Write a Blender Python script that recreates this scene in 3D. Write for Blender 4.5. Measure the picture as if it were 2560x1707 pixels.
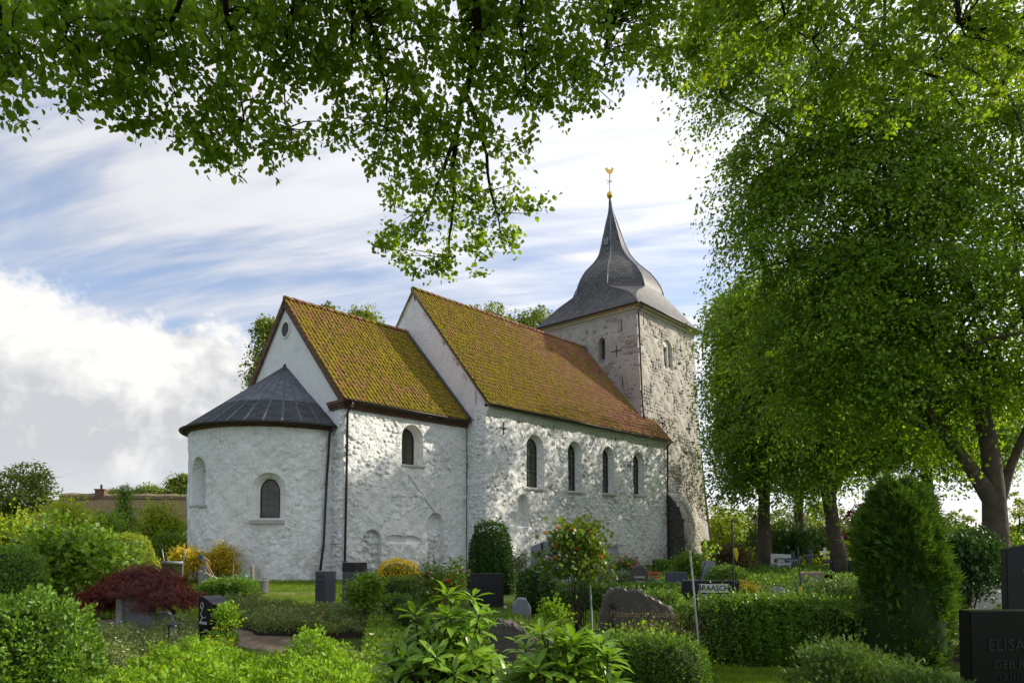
import bpy, bmesh, math, random
import numpy as np
from mathutils import Vector, Matrix, noise as mnoise
from mathutils.geometry import delaunay_2d_cdt

for _o in list(bpy.data.objects): bpy.data.objects.remove(_o, do_unlink=True)
SC = bpy.context.scene
COL = SC.collection
R = math.radians
PI = math.pi

# ------------------------------------------------------------------ camera, sky, sun, exposure
EYE = 1.7
cd = bpy.data.cameras.new('camera')
cam = bpy.data.objects.new('camera', cd); COL.objects.link(cam)
cam.location = (0, 0, EYE)
cam.rotation_euler = (R(90 + 1.972), 0, 0)
cd.sensor_width = 36; cd.lens = 36 * 1689.376 / 2560
cd.shift_y = (1282.773 - 853.5) / 2560
cd.clip_start = 0.05; cd.clip_end = 4000
SC.camera = cam

SUN_AZ, SUN_EL = 74.0, 29.0            # azimuth from +Y towards +X
SUN_DIR = Vector((math.sin(R(SUN_AZ)) * math.cos(R(SUN_EL)), math.cos(R(SUN_AZ)) * math.cos(R(SUN_EL)), math.sin(R(SUN_EL))))
SKY_STRENGTH = 0.10
EXPOSURE = 1.50

class NT:
    """tiny node-tree writer"""
    def __init__(s, tree): s.t = tree
    def n(s, typ, **kw):
        nd = s.t.nodes.new(typ)
        ins = kw.pop('i', {})
        for k, v in kw.items(): setattr(nd, k, v)
        for k, v in ins.items(): s.put(nd.inputs[k], v)
        return nd
    def put(s, sock, v):
        if hasattr(v, 'is_output') or isinstance(v, bpy.types.NodeSocket): s.t.links.new(v, sock)
        elif isinstance(v, bpy.types.Node): s.t.links.new(v.outputs[0], sock)
        elif isinstance(v, (tuple, list)) and sock.type == 'RGBA' and len(v) == 3: sock.default_value = (*v, 1)
        else: sock.default_value = v
    def math(s, op, a, b=0.0, c=None, clamp=False):
        nd = s.n('ShaderNodeMath', operation=op, use_clamp=clamp); s.put(nd.inputs[0], a); s.put(nd.inputs[1], b)
        if c is not None: s.put(nd.inputs[2], c)
        return nd.outputs[0]
    def vmath(s, op, a, b=(0, 0, 0), scale=None):
        nd = s.n('ShaderNodeVectorMath', operation=op); s.put(nd.inputs[0], a); s.put(nd.inputs[1], b)
        if scale is not None: s.put(nd.inputs['Scale'], scale)
        return nd.outputs[1] if op in ('DOT_PRODUCT', 'LENGTH', 'DISTANCE') else nd.outputs[0]
    def mix(s, f, a, b, blend='MIX'):
        nd = s.n('ShaderNodeMix', data_type='RGBA', blend_type=blend)
        s.put(nd.inputs[0], f); s.put(nd.inputs[6], a); s.put(nd.inputs[7], b); return nd.outputs[2]
    def ramp(s, f, stops, interp='LINEAR'):
        nd = s.n('ShaderNodeValToRGB'); s.put(nd.inputs[0], f); r = nd.color_ramp; r.interpolation = interp
        while len(r.elements) < len(stops): r.elements.new(0.5)
        for e, (p, c) in zip(r.elements, stops):
            e.position = p; e.color = (*c, 1) if isinstance(c, (tuple, list)) else (c, c, c, 1)
        return nd.outputs[0]
    def smooth(s, f, a, b):
        nd = s.n('ShaderNodeMapRange', interpolation_type='SMOOTHSTEP'); s.put(nd.inputs[0], f)
        s.put(nd.inputs[1], a); s.put(nd.inputs[2], b); return nd.outputs[0]
    def noise(s, vec, scale, detail=4, rough=0.55, dist=0.0, out=0):
        nd = s.n('ShaderNodeTexNoise', i={'Scale': scale, 'Detail': detail, 'Roughness': rough, 'Distortion': dist})
        if vec is not None: s.put(nd.inputs['Vector'], vec)
        return nd.outputs[out]
    def sep(s, v):
        nd = s.n('ShaderNodeSeparateXYZ'); s.put(nd.inputs[0], v); return nd.outputs
    def comb(s, x, y, z):
        nd = s.n('ShaderNodeCombineXYZ'); s.put(nd.inputs[0], x); s.put(nd.inputs[1], y); s.put(nd.inputs[2], z); return nd.outputs[0]

# photograph pixel (2560 x 1707) -> points of the place
_f, _th, _py = 1689.376, R(1.972), 1282.773
def pray(px, py):
    x = (px - 1280) / _f; u = (_py - py) / _f
    return Vector((x, math.cos(_th) - u * math.sin(_th), math.sin(_th) + u * math.cos(_th)))
def at(px, py, Y):
    r = pray(px, py); r = r * (Y / r.y); return Vector((r.x, r.y, r.z + EYE))
def gnd(px, py):
    r = pray(px, py); r = r * (-EYE / r.z); return Vector((r.x, r.y, 0))

def build_world():
    w = bpy.data.worlds.new('World'); SC.world = w; w.use_nodes = True
    T = NT(w.node_tree); w.node_tree.nodes.clear()
    sky = T.n('ShaderNodeTexSky', sky_type='NISHITA', sun_disc=False, sun_elevation=R(SUN_EL), sun_rotation=R(SUN_AZ),
              air_density=1.0, dust_density=1.2, ozone_density=1.4, altitude=30)
    d = T.n('ShaderNodeTexCoord').outputs['Generated']
    x, y, z = T.sep(d)
    zz = T.math('MAXIMUM', z, 0.0)
    inv = T.math('DIVIDE', 1.0, T.math('ADD', zz, 0.16))
    px, py = T.math('MULTIPLY', x, inv), T.math('MULTIPLY', y, inv)
    # high thin streaks: noise stretched along one direction of the sky plane
    a = R(-14)
    sx = T.math('ADD', T.math('MULTIPLY', px, math.cos(a)), T.math('MULTIPLY', py, math.sin(a)))
    sy = T.math('SUBTRACT', T.math('MULTIPLY', py, math.cos(a)), T.math('MULTIPLY', px, math.sin(a)))
    v1 = T.comb(T.math('MULTIPLY', sx, 0.55), T.math('MULTIPLY', sy, 1.9), 3.7)
    n1 = T.noise(v1, 1.5, 4, 0.56, 0.7)
    v2 = T.comb(T.math('MULTIPLY', sx, 1.3), T.math('MULTIPLY', sy, 8.0), 1.2)
    n2 = T.noise(v2, 1.6, 3, 0.6, 0.4)
    c = T.math('ADD', T.math('MULTIPLY', n1, 0.80), T.math('MULTIPLY', n2, 0.20))
    cir = T.smooth(T.math('ADD', c, T.math('MULTIPLY', x, 0.06)), 0.30, 0.60)
    cir = T.math('MULTIPLY_ADD', cir, 0.82, 0.14)
    low = T.smooth(z, 0.22, 0.02)                      # haze towards the horizon
    cir = T.math('MAXIMUM', cir, T.math('MULTIPLY', low, 0.8))
    # sun-side thin cloud is brighter (forward scattering)
    cosg = T.vmath('DOT_PRODUCT', d, tuple(SUN_DIR))
    fs = T.math('POWER', T.math('MAXIMUM', T.math('MULTIPLY_ADD', cosg, 0.5, 0.5), 0.0), 3.0)
    glow = T.math('MULTIPLY_ADD', fs, 1.0, 0.88)
    ccol = T.mix(T.smooth(T.math('ADD', T.math('MULTIPLY', n1, .6), T.math('MULTIPLY', n2, .4)), 0.36, 0.62), (2.15, 2.25, 2.55), (3.00, 3.00, 3.11))
    ccol = T.vmath('SCALE', ccol, scale=glow)
    blue = T.vmath('MULTIPLY', sky.outputs[0], (0.72, 0.72, 0.76))
    col = T.mix(cir, blue, ccol)
    # heaped clouds: soft masses low in the sky, ragged by noise
    wob = T.noise(d, 5.5, 6, 0.62, 0.25)
    wob2 = T.noise(d, 2.1, 2, 0.5, 0.1)
    mass = None
    for (bx, by, br) in ((40, 1040, .145), (250, 1020, .135), (455, 950, .12), (560, 1010, .11), (640, 1100, .12), (140, 1100, .15), (420, 1100, .15), (-180, 1000, .20), (-420, 1040, .22), (2900, 1130, .20)):
        q = pray(bx, by).normalized()
        dd = T.vmath('DISTANCE', d, tuple(q))
        b = T.math('SUBTRACT', 1.0, T.math('DIVIDE', dd, br))
        mass = b if mass is None else T.math('SMOOTH_MAX', mass, b, 0.12)
    dens = T.math('ADD', mass, T.math('MULTIPLY', T.math('SUBTRACT', wob, 0.52), 2.6))
    cov = T.math('MULTIPLY', T.smooth(dens, 0.02, 0.30), T.smooth(T.math('ADD', z, T.math('MULTIPLY', T.math('SUBTRACT', wob, .5), .10)), 0.03, 0.12))
    lit = T.noise(T.vmath('ADD', d, (0.03, 0.01, 0.05)), 5.5, 4, 0.62, 0.25)
    relief = T.math('MULTIPLY', T.math('SUBTRACT', wob, lit), 2.2)
    h = T.smooth(z, 0.12, 0.31)
    shade = T.math('ADD', T.math('MULTIPLY_ADD', h, 0.68, 0.24), T.math('MULTIPLY', relief, 2.6))
    shade = T.math('SUBTRACT', shade, T.math('MULTIPLY', T.smooth(dens, 0.3, 1.5), 0.25))
    shade = T.math('ADD', shade, T.math('MULTIPLY', T.math('SUBTRACT', wob2, .5), 0.9))
    shade = T.math('ADD', shade, T.math('MULTIPLY', T.math('SUBTRACT', T.noise(T.vmath('MULTIPLY', d, (1, 1, 2.2)), 9.0, 5, 0.6, 0.3), .5), 1.5), clamp=True)
    cum = T.mix(shade, (2.25, 2.3, 2.42), (3.65, 3.6, 3.5))
    col = T.mix(cov, col, cum)
    bg = T.n('ShaderNodeBackground', i={'Color': col, 'Strength': SKY_STRENGTH})
    out = T.n('ShaderNodeOutputWorld'); w.node_tree.links.new(bg.outputs[0], out.inputs[0])
    w.cycles.sampling_method = 'MANUAL'; w.cycles.sample_map_resolution = 512
build_world()

sl = bpy.data.lights.new('sun', 'SUN'); sl.energy = 2.1; sl.angle = R(0.53); sl.color = (1.0, 0.90, 0.74)
so = bpy.data.objects.new('sun', sl); COL.objects.link(so)
so.rotation_euler = (-SUN_DIR).to_track_quat('-Z', 'Y').to_euler()

vs = SC.view_settings
vs.view_transform = 'Standard'; vs.look = 'None'; vs.exposure = EXPOSURE; vs.gamma = 1.0
SC.render.engine = 'CYCLES'
cy = SC.cycles
cy.use_denoising = True; cy.max_bounces = 7; cy.diffuse_bounces = 3; cy.glossy_bounces = 2
cy.transmission_bounces = 4; cy.transparent_max_bounces = 4; cy.caustics_reflective = False; cy.caustics_refractive = False
cy.sample_clamp_indirect = 6

# ------------------------------------------------------------------ mesh helpers
def npmesh(name, V, F, mat=None, smooth=False, uv=None):
    V = np.asarray(V, dtype=np.float32); F = np.asarray(F, dtype=np.int32)
    me = bpy.data.meshes.new(name)
    me.vertices.add(len(V)); me.vertices.foreach_set('co', V.ravel())
    m, k = F.shape
    me.loops.add(m * k); me.loops.foreach_set('vertex_index', F.ravel())
    me.polygons.add(m); me.polygons.foreach_set('loop_start', np.arange(0, m * k, k, dtype=np.int32))
    me.polygons.foreach_set('loop_total', np.full(m, k, dtype=np.int32))
    if smooth: me.polygons.foreach_set('use_smooth', np.ones(m, dtype=bool))
    me.update(calc_edges=True)
    if mat: me.materials.append(mat)
    if uv is not None:
        l = me.uv_layers.new(name='UVMap'); l.data.foreach_set('uv', np.asarray(uv, np.float32)[F.ravel()].ravel())
    return me

def pymesh(name, V, F, mat=None, smooth=False):
    me = bpy.data.meshes.new(name); me.from_pydata([tuple(v) for v in V], [], F)
    if mat: me.materials.append(mat)
    if smooth:
        for p in me.polygons: p.use_smooth = True
    me.update(); return me

def link(name, me, parent=None, loc=None, kind=None):
    o = bpy.data.objects.new(name, me); COL.objects.link(o)
    if parent: o.parent = parent
    if loc is not None: o.location = loc
    if kind: o['kind'] = kind
    return o
def empty(name, loc=(0, 0, 0), rz=0):
    o = bpy.data.objects.new(name, None); COL.objects.link(o); o.location = loc; o.rotation_euler = (0, 0, rz)
    o.empty_display_size = 0.2; return o
def tag(o, label, cat, group=None, kind=None):
    o['label'] = label; o['category'] = cat
    if group: o['group'] = group
    if kind: o['kind'] = kind
    return o
def struct(o): o['kind'] = 'structure'; return o

class MB:
    """collects boxes, tubes and lofts; build() links them as one mesh object"""
    def __init__(s): s.v = []; s.f = []
    def add(s, V, F):
        b = len(s.v); s.v += [Vector(v) for v in V]; s.f += [tuple(i + b for i in f) for f in F]; return s
    def box(s, c, d, rot=None):
        x, y, z = (k / 2 for k in d); c = Vector(c)
        V = [Vector(p) for p in ((-x, -y, -z), (x, -y, -z), (x, y, -z), (-x, y, -z), (-x, -y, z), (x, -y, z), (x, y, z), (-x, y, z))]
        if rot is not None: V = [rot @ p for p in V]
        return s.add([c + p for p in V], [(0, 3, 2, 1), (4, 5, 6, 7), (0, 1, 5, 4), (1, 2, 6, 5), (2, 3, 7, 6), (3, 0, 4, 7)])
    def tube(s, pts, rad, n=6, cap=True):
        pts = [Vector(p) for p in pts]; m = len(pts)
        if not hasattr(rad, '__len__'): rad = [rad] * m
        V = []; ref = Vector((0.13, 0.31, 0.94))
        for i, p in enumerate(pts):
            t = (pts[min(i + 1, m - 1)] - pts[max(i - 1, 0)])
            t = t.normalized() if t.length > 1e-9 else Vector((0, 0, 1))
            a = t.cross(ref)
            if a.length < 0.1: a = t.cross(Vector((1, 0, 0)))
            a.normalize(); b = t.cross(a)
            for k in range(n):
                q = 2 * PI * k / n; V.append(p + (a * math.cos(q) + b * math.sin(q)) * rad[i])
        F = [(i * n + k, i * n + (k + 1) % n, (i + 1) * n + (k + 1) % n, (i + 1) * n + k) for i in range(m - 1) for k in range(n)]
        if cap: F += [tuple(range(n - 1, -1, -1)), tuple((m - 1) * n + k for k in range(n))]
        return s.add(V, F)
    def prism(s, outline, y0, y1):
        """outline of (x, z), extruded along y"""
        n = len(outline)
        V = [(x, y0, z) for x, z in outline] + [(x, y1, z) for x, z in outline]
        F = [tuple(range(n)), tuple(range(2 * n - 1, n - 1, -1))] + [(i, i + n, (i + 1) % n + n, (i + 1) % n) for i in range(n)]
        return s.add(V, F)
    def lathe(s, prof, n=16, c=(0, 0, 0)):
        c = Vector(c); V = []; m = len(prof)
        for r, z in prof:
            for k in range(n):
                q = 2 * PI * k / n; V.append(c + Vector((r * math.cos(q), r * math.sin(q), z)))
        F = [(i * n + k, i * n + (k + 1) % n, (i + 1) * n + (k + 1) % n, (i + 1) * n + k) for i in range(m - 1) for k in range(n)]
        F += [tuple(range(n - 1, -1, -1)), tuple((m - 1) * n + k for k in range(n))]
        return s.add(V, F)
    def build(s, name, mat, parent=None, smooth=False, bevel=0, loc=None):
        me = pymesh(name, s.v, s.f, mat, smooth)
        if bevel:
            bm = bmesh.new(); bm.from_mesh(me)
            bmesh.ops.recalc_face_normals(bm, faces=bm.faces)
            ed = [e for e in bm.edges if len(e.link_faces) == 2 and e.calc_face_angle(0) > 0.5]
            bmesh.ops.bevel(bm, geom=ed, offset=bevel, segments=2, affect='EDGES', clamp_overlap=True)
            bm.to_mesh(me); bm.free()
        else:
            bm = bmesh.new(); bm.from_mesh(me); bmesh.ops.recalc_face_normals(bm, faces=bm.faces); bm.to_mesh(me); bm.free()
        return link(name, me, parent, loc)

# ------------------------------------------------------------------ materials
MATS = {}
def newmat(name):
    m = bpy.data.materials.new(name); m.use_nodes = True; m.node_tree.nodes.clear(); MATS[name] = m
    return m, NT(m.node_tree)
def finish(m, T, sh, disp=None):
    out = T.n('ShaderNodeOutputMaterial'); T.put(out.inputs[0], sh); return m
def prin(T, col, rough=0.6, spec=0.35, normal=None, metal=0.0, **kw):
    p = T.n('ShaderNodeBsdfPrincipled', i={'Base Color': col, 'Roughness': rough, 'Specular IOR Level': spec, 'Metallic': metal})
    if normal is not None: T.put(p.inputs['Normal'], normal)
    for k, v in kw.items(): T.put(p.inputs[k], v)
    return p.outputs[0]
def objco(T): return T.n('ShaderNodeTexCoord').outputs['Object']
def bump(T, h, strength=0.4, dist=0.02):
    return T.n('ShaderNodeBump', i={'Height': h, 'Strength': strength, 'Distance': dist}).outputs[0]

def leafmat(name, col, var=0.35, warm=(1.25, 1.12, 0.5), transl=0.38, gloss=0.45, spec=0.3, hue=0.0):
    """leaf: diffuse + light coming through, a little different from leaf to leaf"""
    m, T = newmat(name)
    rnd = T.n('ShaderNodeNewGeometry').outputs['Random Per Island']
    pos = T.n('ShaderNodeNewGeometry').outputs['Position']
    big = T.noise(pos, 0.9, 2, 0.5)
    k = T.math('ADD', T.math('MULTIPLY', T.math('SUBTRACT', rnd, 0.5), var * 2), 1.0)
    k = T.math('ADD', k, T.math('MULTIPLY', T.math('SUBTRACT', big, 0.5), 0.9))
    c = T.vmath('SCALE', T.mix(T.math('FRACT', T.math('MULTIPLY', rnd, 7.31)), col, tuple(a * b for a, b in zip(col, (1.25, 1.05, 0.7)))), scale=k)
    tc = T.vmath('MULTIPLY', c, warm)
    d = prin(T, c, gloss, spec)
    t = T.n('ShaderNodeBsdfTranslucent', i={'Color': tc})
    mx = T.n('ShaderNodeMixShader', i={0: transl}); T.put(mx.inputs[1], d); T.put(mx.inputs[2], t)
    return finish(m, T, mx)
leafmat('lime_leaf', (0.150, 0.285, 0.030), 0.3, (1.6, 1.35, 0.5), 0.55, 0.5, 0.25)
leafmat('tree_leaf', (0.150, 0.275, 0.032), 0.45, (1.5, 1.4, 0.42), 0.50, 0.5, 0.25)
leafmat('far_leaf', (0.149, 0.230, 0.047), 0.35, (1.5, 1.25, 0.5), 0.42, 0.6, 0.2)
leafmat('hedge_leaf', (0.115, 0.240, 0.030), 0.40, (1.4, 1.3, 0.5), 0.36, 0.4, 0.4)
leafmat('box_leaf', (0.095, 0.205, 0.026), 0.40, (1.4, 1.3, 0.5), 0.32, 0.4, 0.4)
leafmat('yew_leaf', (0.041, 0.101, 0.024), 0.40, (1.4, 1.3, 0.6), 0.18, 0.5, 0.3)
leafmat('thuja_leaf', (0.070, 0.150, 0.022), 0.45, (1.4, 1.3, 0.5), 0.22, 0.5, 0.25)
leafmat('juniper_leaf', (0.095, 0.182, 0.041), 0.40, (1.3, 1.2, 0.6), 0.25, 0.5, 0.25)
leafmat('blue_juniper_leaf', (0.075, 0.130, 0.085), 0.35, (1.1, 1.1, 0.8), 0.22, 0.5, 0.25)
leafmat('weed_leaf', (0.182, 0.351, 0.030), 0.35, (1.4, 1.25, 0.4), 0.42, 0.5, 0.25)
leafmat('shrub_leaf', (0.128, 0.250, 0.030), 0.40, (1.5, 1.3, 0.4), 0.42, 0.45, 0.35)
leafmat('bright_shrub_leaf', (0.257, 0.378, 0.041), 0.35, (1.4, 1.2, 0.4), 0.42, 0.5, 0.25)
leafmat('grey_leaf', (0.165, 0.235, 0.085), 0.35, (1.2, 1.15, 0.7), 0.30, 0.6, 0.25)
leafmat('gold_leaf', (0.44, 0.40, 0.040), 0.40, (1.2, 1.05, 0.5), 0.35, 0.5, 0.25)
leafmat('yellow_leaf', (0.52, 0.46, 0.015), 0.30, (1.2, 1.0, 0.4), 0.35, 0.5, 0.25)
leafmat('maple_leaf', (0.135, 0.042, 0.034), 0.65, (1.7, 0.7, 0.55), 0.35, 0.4, 0.35)
leafmat('purple_leaf', (0.170, 0.045, 0.060), 0.40, (1.5, 0.8, 0.8), 0.4, 0.5, 0.25)
leafmat('brown_leaf', (0.100, 0.075, 0.045), 0.45, (1.3, 1.0, 0.6), 0.3, 0.5, 0.25)
leafmat('rhododendron_leaf', (0.162, 0.304, 0.035), 0.30, (1.35, 1.3, 0.4), 0.36, 0.30, 0.45)
leafmat('rose_leaf', (0.095, 0.169, 0.030), 0.40, (1.4, 1.2, 0.4), 0.35, 0.4, 0.35)
leafmat('grass_blade', (0.176, 0.311, 0.030), 0.40, (1.35, 1.2, 0.4), 0.40, 0.5, 0.25)
leafmat('dry_stem', (0.240, 0.190, 0.110), 0.40, (1.1, 1.0, 0.7), 0.25, 0.6, 0.2)
leafmat('white_petal', (0.750, 0.750, 0.700), 0.15, (1, 1, 0.95), 0.3, 0.6, 0.2)
leafmat('yellow_petal', (0.62, 0.58, 0.030), 0.2, (1, 1, 0.6), 0.3, 0.6, 0.2)
leafmat('orange_petal', (0.620, 0.270, 0.040), 0.3, (1, 0.9, 0.6), 0.3, 0.6, 0.2)
leafmat('pink_petal', (0.450, 0.090, 0.200), 0.4, (1, 0.8, 0.9), 0.3, 0.6, 0.2)
leafmat('red_petal', (0.360, 0.015, 0.025), 0.3, (1, 0.7, 0.7), 0.3, 0.6, 0.2)
leafmat('purple_petal', (0.220, 0.120, 0.400), 0.3, (1, 0.8, 1), 0.3, 0.6, 0.2)

def simple(name, col, rough=0.6, spec=0.35, var=0.25, scale=6.0, bstr=0.25, bscale=40.0, metal=0.0, dist=0.01):
    m, T = newmat(name); co = objco(T)
    n = T.noise(co, scale, 5, 0.6)
    c = T.vmath('SCALE', col if not isinstance(col, tuple) else T.mix(0.0, col, col), scale=T.math('MULTIPLY_ADD', T.math('SUBTRACT', n, 0.5), var * 2.4, 1.0))
    b = bump(T, T.noise(co, bscale, 4, 0.6), bstr, dist)
    return finish(m, T, prin(T, c, rough, spec, b, metal))
simple('bark', (0.095, 0.076, 0.054), 0.9, 0.2, 0.5, 5, 0.9, 14, dist=0.05)
simple('twig', (0.030, 0.024, 0.018), 0.85, 0.2, 0.3)
simple('green_stem', (0.10, 0.14, 0.04), 0.7, 0.3, 0.3)
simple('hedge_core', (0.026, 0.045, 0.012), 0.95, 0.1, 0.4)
simple('black_granite', (0.007, 0.007, 0.008), 0.3, 0.22, 0.5, 90, 0.05, 60)
simple('slate_granite', (0.055, 0.062, 0.078), 0.38, 0.5, 0.35, 70, 0.08, 60)
simple('slate_granite_dark', (0.018, 0.019, 0.021), 0.4, 0.3, 0.35, 70, 0.08, 60)
simple('rough_rock', (0.085, 0.075, 0.066), 0.8, 0.3, 0.6, 9, 0.9, 13, dist=0.05)
simple('polished_rock', (0.060, 0.052, 0.043), 0.42, 0.45, 0.6, 7, 0.1, 50)
simple('grey_stone', (0.23, 0.24, 0.26), 0.7, 0.3, 0.5, 22, 0.4, 40)
simple('pale_stone', (0.42, 0.42, 0.40), 0.8, 0.3, 0.4, 14, 0.5, 30, dist=0.02)
simple('pink_granite', (0.30, 0.215, 0.185), 0.6, 0.4, 0.4, 60, 0.3, 60)
simple('bronze', (0.075, 0.055, 0.035), 0.4, 0.5, 0.4, 20, 0.3, 40, 0.6)
simple('dark_bronze', (0.022, 0.022, 0.026), 0.45, 0.5, 0.5, 12, 0.4, 30, 0.3)
simple('gold', (0.78, 0.48, 0.10), 0.28, 0.5, 0.15, 8, 0.05, 30, 0.9)
simple('iron', (0.024, 0.022, 0.022), 0.6, 0.4, 0.5, 14, 0.3, 40, 0.2)
simple('gutter_metal', (0.046, 0.040, 0.038), 0.5, 0.45, 0.4, 5, 0.2, 30, 0.4)
simple('flashing', (0.13, 0.15, 0.19), 0.5, 0.45, 0.3, 3, 0.2, 20, 0.3)
simple('slate_strip', (0.085, 0.090, 0.108), 0.6, 0.3, 0.3, 6, 0.2, 30)
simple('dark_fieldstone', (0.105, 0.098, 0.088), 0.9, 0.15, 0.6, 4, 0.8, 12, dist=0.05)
simple('zinc', (0.22, 0.23, 0.24), 0.45, 0.45, 0.3, 6, 0.15, 30, 0.5)
simple('wheelbarrow_metal', (0.32, 0.34, 0.36), 0.35, 0.45, 0.3, 6, 0.1, 30, 0.4)
simple('rubber', (0.02, 0.02, 0.02), 0.7, 0.3, 0.3)
simple('green_plastic', (0.10, 0.22, 0.13), 0.5, 0.4, 0.15)
simple('blue_plastic', (0.03, 0.11, 0.16), 0.5, 0.4, 0.15)
simple('old_wood', (0.19, 0.155, 0.11), 0.85, 0.2, 0.5, 8, 0.6, 30)
simple('tool_wood', (0.34, 0.23, 0.13), 0.7, 0.3, 0.3)
simple('pale_pole', (0.34, 0.37, 0.34), 0.6, 0.3, 0.3, 10)
simple('white_paint', (0.78, 0.78, 0.76), 0.6, 0.3, 0.12)
simple('blue_cross_paint', (0.050, 0.066, 0.100), 0.5, 0.4, 0.2)
simple('letter_white', (0.62, 0.63, 0.62), 0.6, 0.3, 0.1)
simple('letter_bronze', (0.29, 0.21, 0.125), 0.45, 0.5, 0.2, metal=0.5)
simple('letter_dark', (0.03, 0.03, 0.03), 0.6, 0.3, 0.1)
simple('letter_dim', (0.013, 0.013, 0.013), 0.5, 0.3, 0.1)
simple('concrete', (0.30, 0.30, 0.29), 0.85, 0.2, 0.35, 7, 0.4, 30)
simple('lamp_glass', (0.45, 0.45, 0.42), 0.2, 0.5, 0.1)
simple('red_tape', (0.55, 0.09, 0.06), 0.5, 0.3, 0.1)
simple('yellow_cloth', (0.62, 0.44, 0.03), 0.7, 0.2, 0.1)
simple('pale_cornice', (0.56, 0.52, 0.44), 0.7, 0.3, 0.2, 3, 0.2, 20)
simple('brick_chimney', (0.16, 0.10, 0.075), 0.85, 0.2, 0.5, 12, 0.5, 30)
simple('corrugated', (0.55, 0.56, 0.57), 0.5, 0.3, 0.15)
simple('barn_wall', (0.10, 0.06, 0.045), 0.8, 0.2, 0.4)
simple('forest_hill', (0.045, 0.07, 0.05), 0.95, 0.05, 0.5, 0.02, 0.8, 0.05, dist=8)

def build_mats():
    # limewashed rubble wall
    m, T = newmat('whitewash'); co = objco(T)
    big = T.noise(co, 0.55, 5, 0.62, 0.6); mid = T.noise(co, 2.7, 6, 0.68, 0.4); fine = T.noise(co, 8.5, 5, 0.65)
    x, y, z = T.sep(co)
    streak = T.noise(T.comb(T.math('MULTIPLY', x, 2.5), T.math('MULTIPLY', y, 2.5), T.math('MULTIPLY', z, 0.25)), 1.6, 5, 0.62)
    vor = T.n('ShaderNodeTexVoronoi', feature='F1', i={'Vector': T.vmath('ADD', co, T.vmath('SCALE', T.n('ShaderNodeTexNoise', i={'Vector': co, 'Scale': 2.5}).outputs['Color'], scale=0.35)), 'Scale': 3.6, 'Randomness': 1.0})
    zone = T.smooth(T.noise(co, 0.8, 4, 0.6), 0.42, 0.62)
    c = T.mix(T.smooth(big, 0.38, 0.70), (0.86, 0.865, 0.86), (0.76, 0.765, 0.75))
    c = T.mix(T.math('MULTIPLY', T.smooth(streak, 0.52, 0.70), 0.45), c, (0.53, 0.53, 0.49))
    c = T.mix(T.math('MULTIPLY', T.smooth(mid, 0.56, 0.68), 0.5), c, (0.54, 0.51, 0.44))
    c = T.mix(T.math('MULTIPLY', T.smooth(fine, 0.585, 0.66), T.math('MULTIPLY_ADD', zone, 0.45, 0.2)), c, (0.30, 0.30, 0.28))
    damp = T.math('MULTIPLY', T.smooth(z, 1.5, 0.1), T.smooth(T.noise(co, 1.4, 5, 0.68, .6), 0.46, 0.60))
    c = T.mix(T.math('MULTIPLY', damp, 0.55), c, (0.40, 0.37, 0.30))
    sh = T.math('MULTIPLY', T.smooth(vor.outputs['Distance'], 0.55, 0.12), zone)
    h = T.math('ADD', T.math('MULTIPLY', T.noise(co, 5, 6, 0.70, 0.6), 0.8), T.math('ADD', T.math('MULTIPLY', sh, 0.55), T.math('MULTIPLY', fine, -0.35)))
    finish(m, T, prin(T, c, 0.88, 0.15, bump(T, h, 1.0, 0.09)))
    # stones under worn limewash
    m, T = newmat('washed_stone'); co = objco(T); pos = T.n('ShaderNodeNewGeometry').outputs['Position']
    oi = T.n('ShaderNodeObjectInfo').outputs['Random']; isl = T.n('ShaderNodeNewGeometry').outputs['Random Per Island']
    r = T.math('FRACT', T.math('ADD', T.math('MULTIPLY', oi, 3.7), isl))
    stone = T.ramp(r, [(0.0, (0.34, 0.33, 0.31)), (0.4, (0.42, 0.40, 0.37)), (0.7, (0.36, 0.31, 0.27)), (1.0, (0.27, 0.27, 0.28))])
    wear = T.noise(pos, 9, 5, 0.65, 0.6)
    thr = T.math('MULTIPLY_ADD', r, 0.30, 0.42)
    c = T.mix(T.math('MULTIPLY', T.smooth(wear, thr, T.math('ADD', thr, 0.09)), 0.85), (0.77, 0.78, 0.78), stone)
    finish(m, T, prin(T, c, 0.88, 0.15, bump(T, T.noise(pos, 24, 5, 0.6), 0.5, 0.03)))
    # tower: mortar and bare stones
    m, T = newmat('tower_mortar'); co = objco(T)
    c = T.mix(T.smooth(T.noise(co, 0.8, 6, 0.65, 0.8), 0.4, 0.65), (0.46, 0.435, 0.395), (0.38, 0.355, 0.315))
    c = T.mix(T.math('MULTIPLY', T.smooth(T.noise(co, 5, 5, 0.65), 0.54, 0.66), 0.45), c, (0.55, 0.53, 0.49))
    h = T.math('ADD', T.noise(co, 7, 5, 0.65, 0.4), T.math('MULTIPLY', T.noise(co, 30, 4), 0.3))
    finish(m, T, prin(T, c, 0.92, 0.1, bump(T, h, 0.8, 0.05)))
    m, T = newmat('tower_stone'); pos = T.n('ShaderNodeNewGeometry').outputs['Position']
    isl = T.n('ShaderNodeNewGeometry').outputs['Random Per Island']; oi = T.n('ShaderNodeObjectInfo').outputs['Random']
    r = T.math('FRACT', T.math('ADD', T.math('MULTIPLY', oi, 3.7), isl))
    c = T.ramp(r, [(0.0, (0.40, 0.37, 0.33)), (0.25, (0.30, 0.28, 0.25)), (0.5, (0.36, 0.32, 0.27)), (0.75, (0.22, 0.20, 0.18)), (1.0, (0.44, 0.40, 0.35))])
    c = T.mix(T.math('MULTIPLY', T.smooth(T.noise(pos, 3.0, 5, 0.65, .5), 0.47, 0.62), 0.55), c, (0.48, 0.455, 0.415))
    finish(m, T, prin(T, c, 0.9, 0.15, bump(T, T.noise(pos, 18, 5, 0.65), 0.7, 0.04)))
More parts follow.
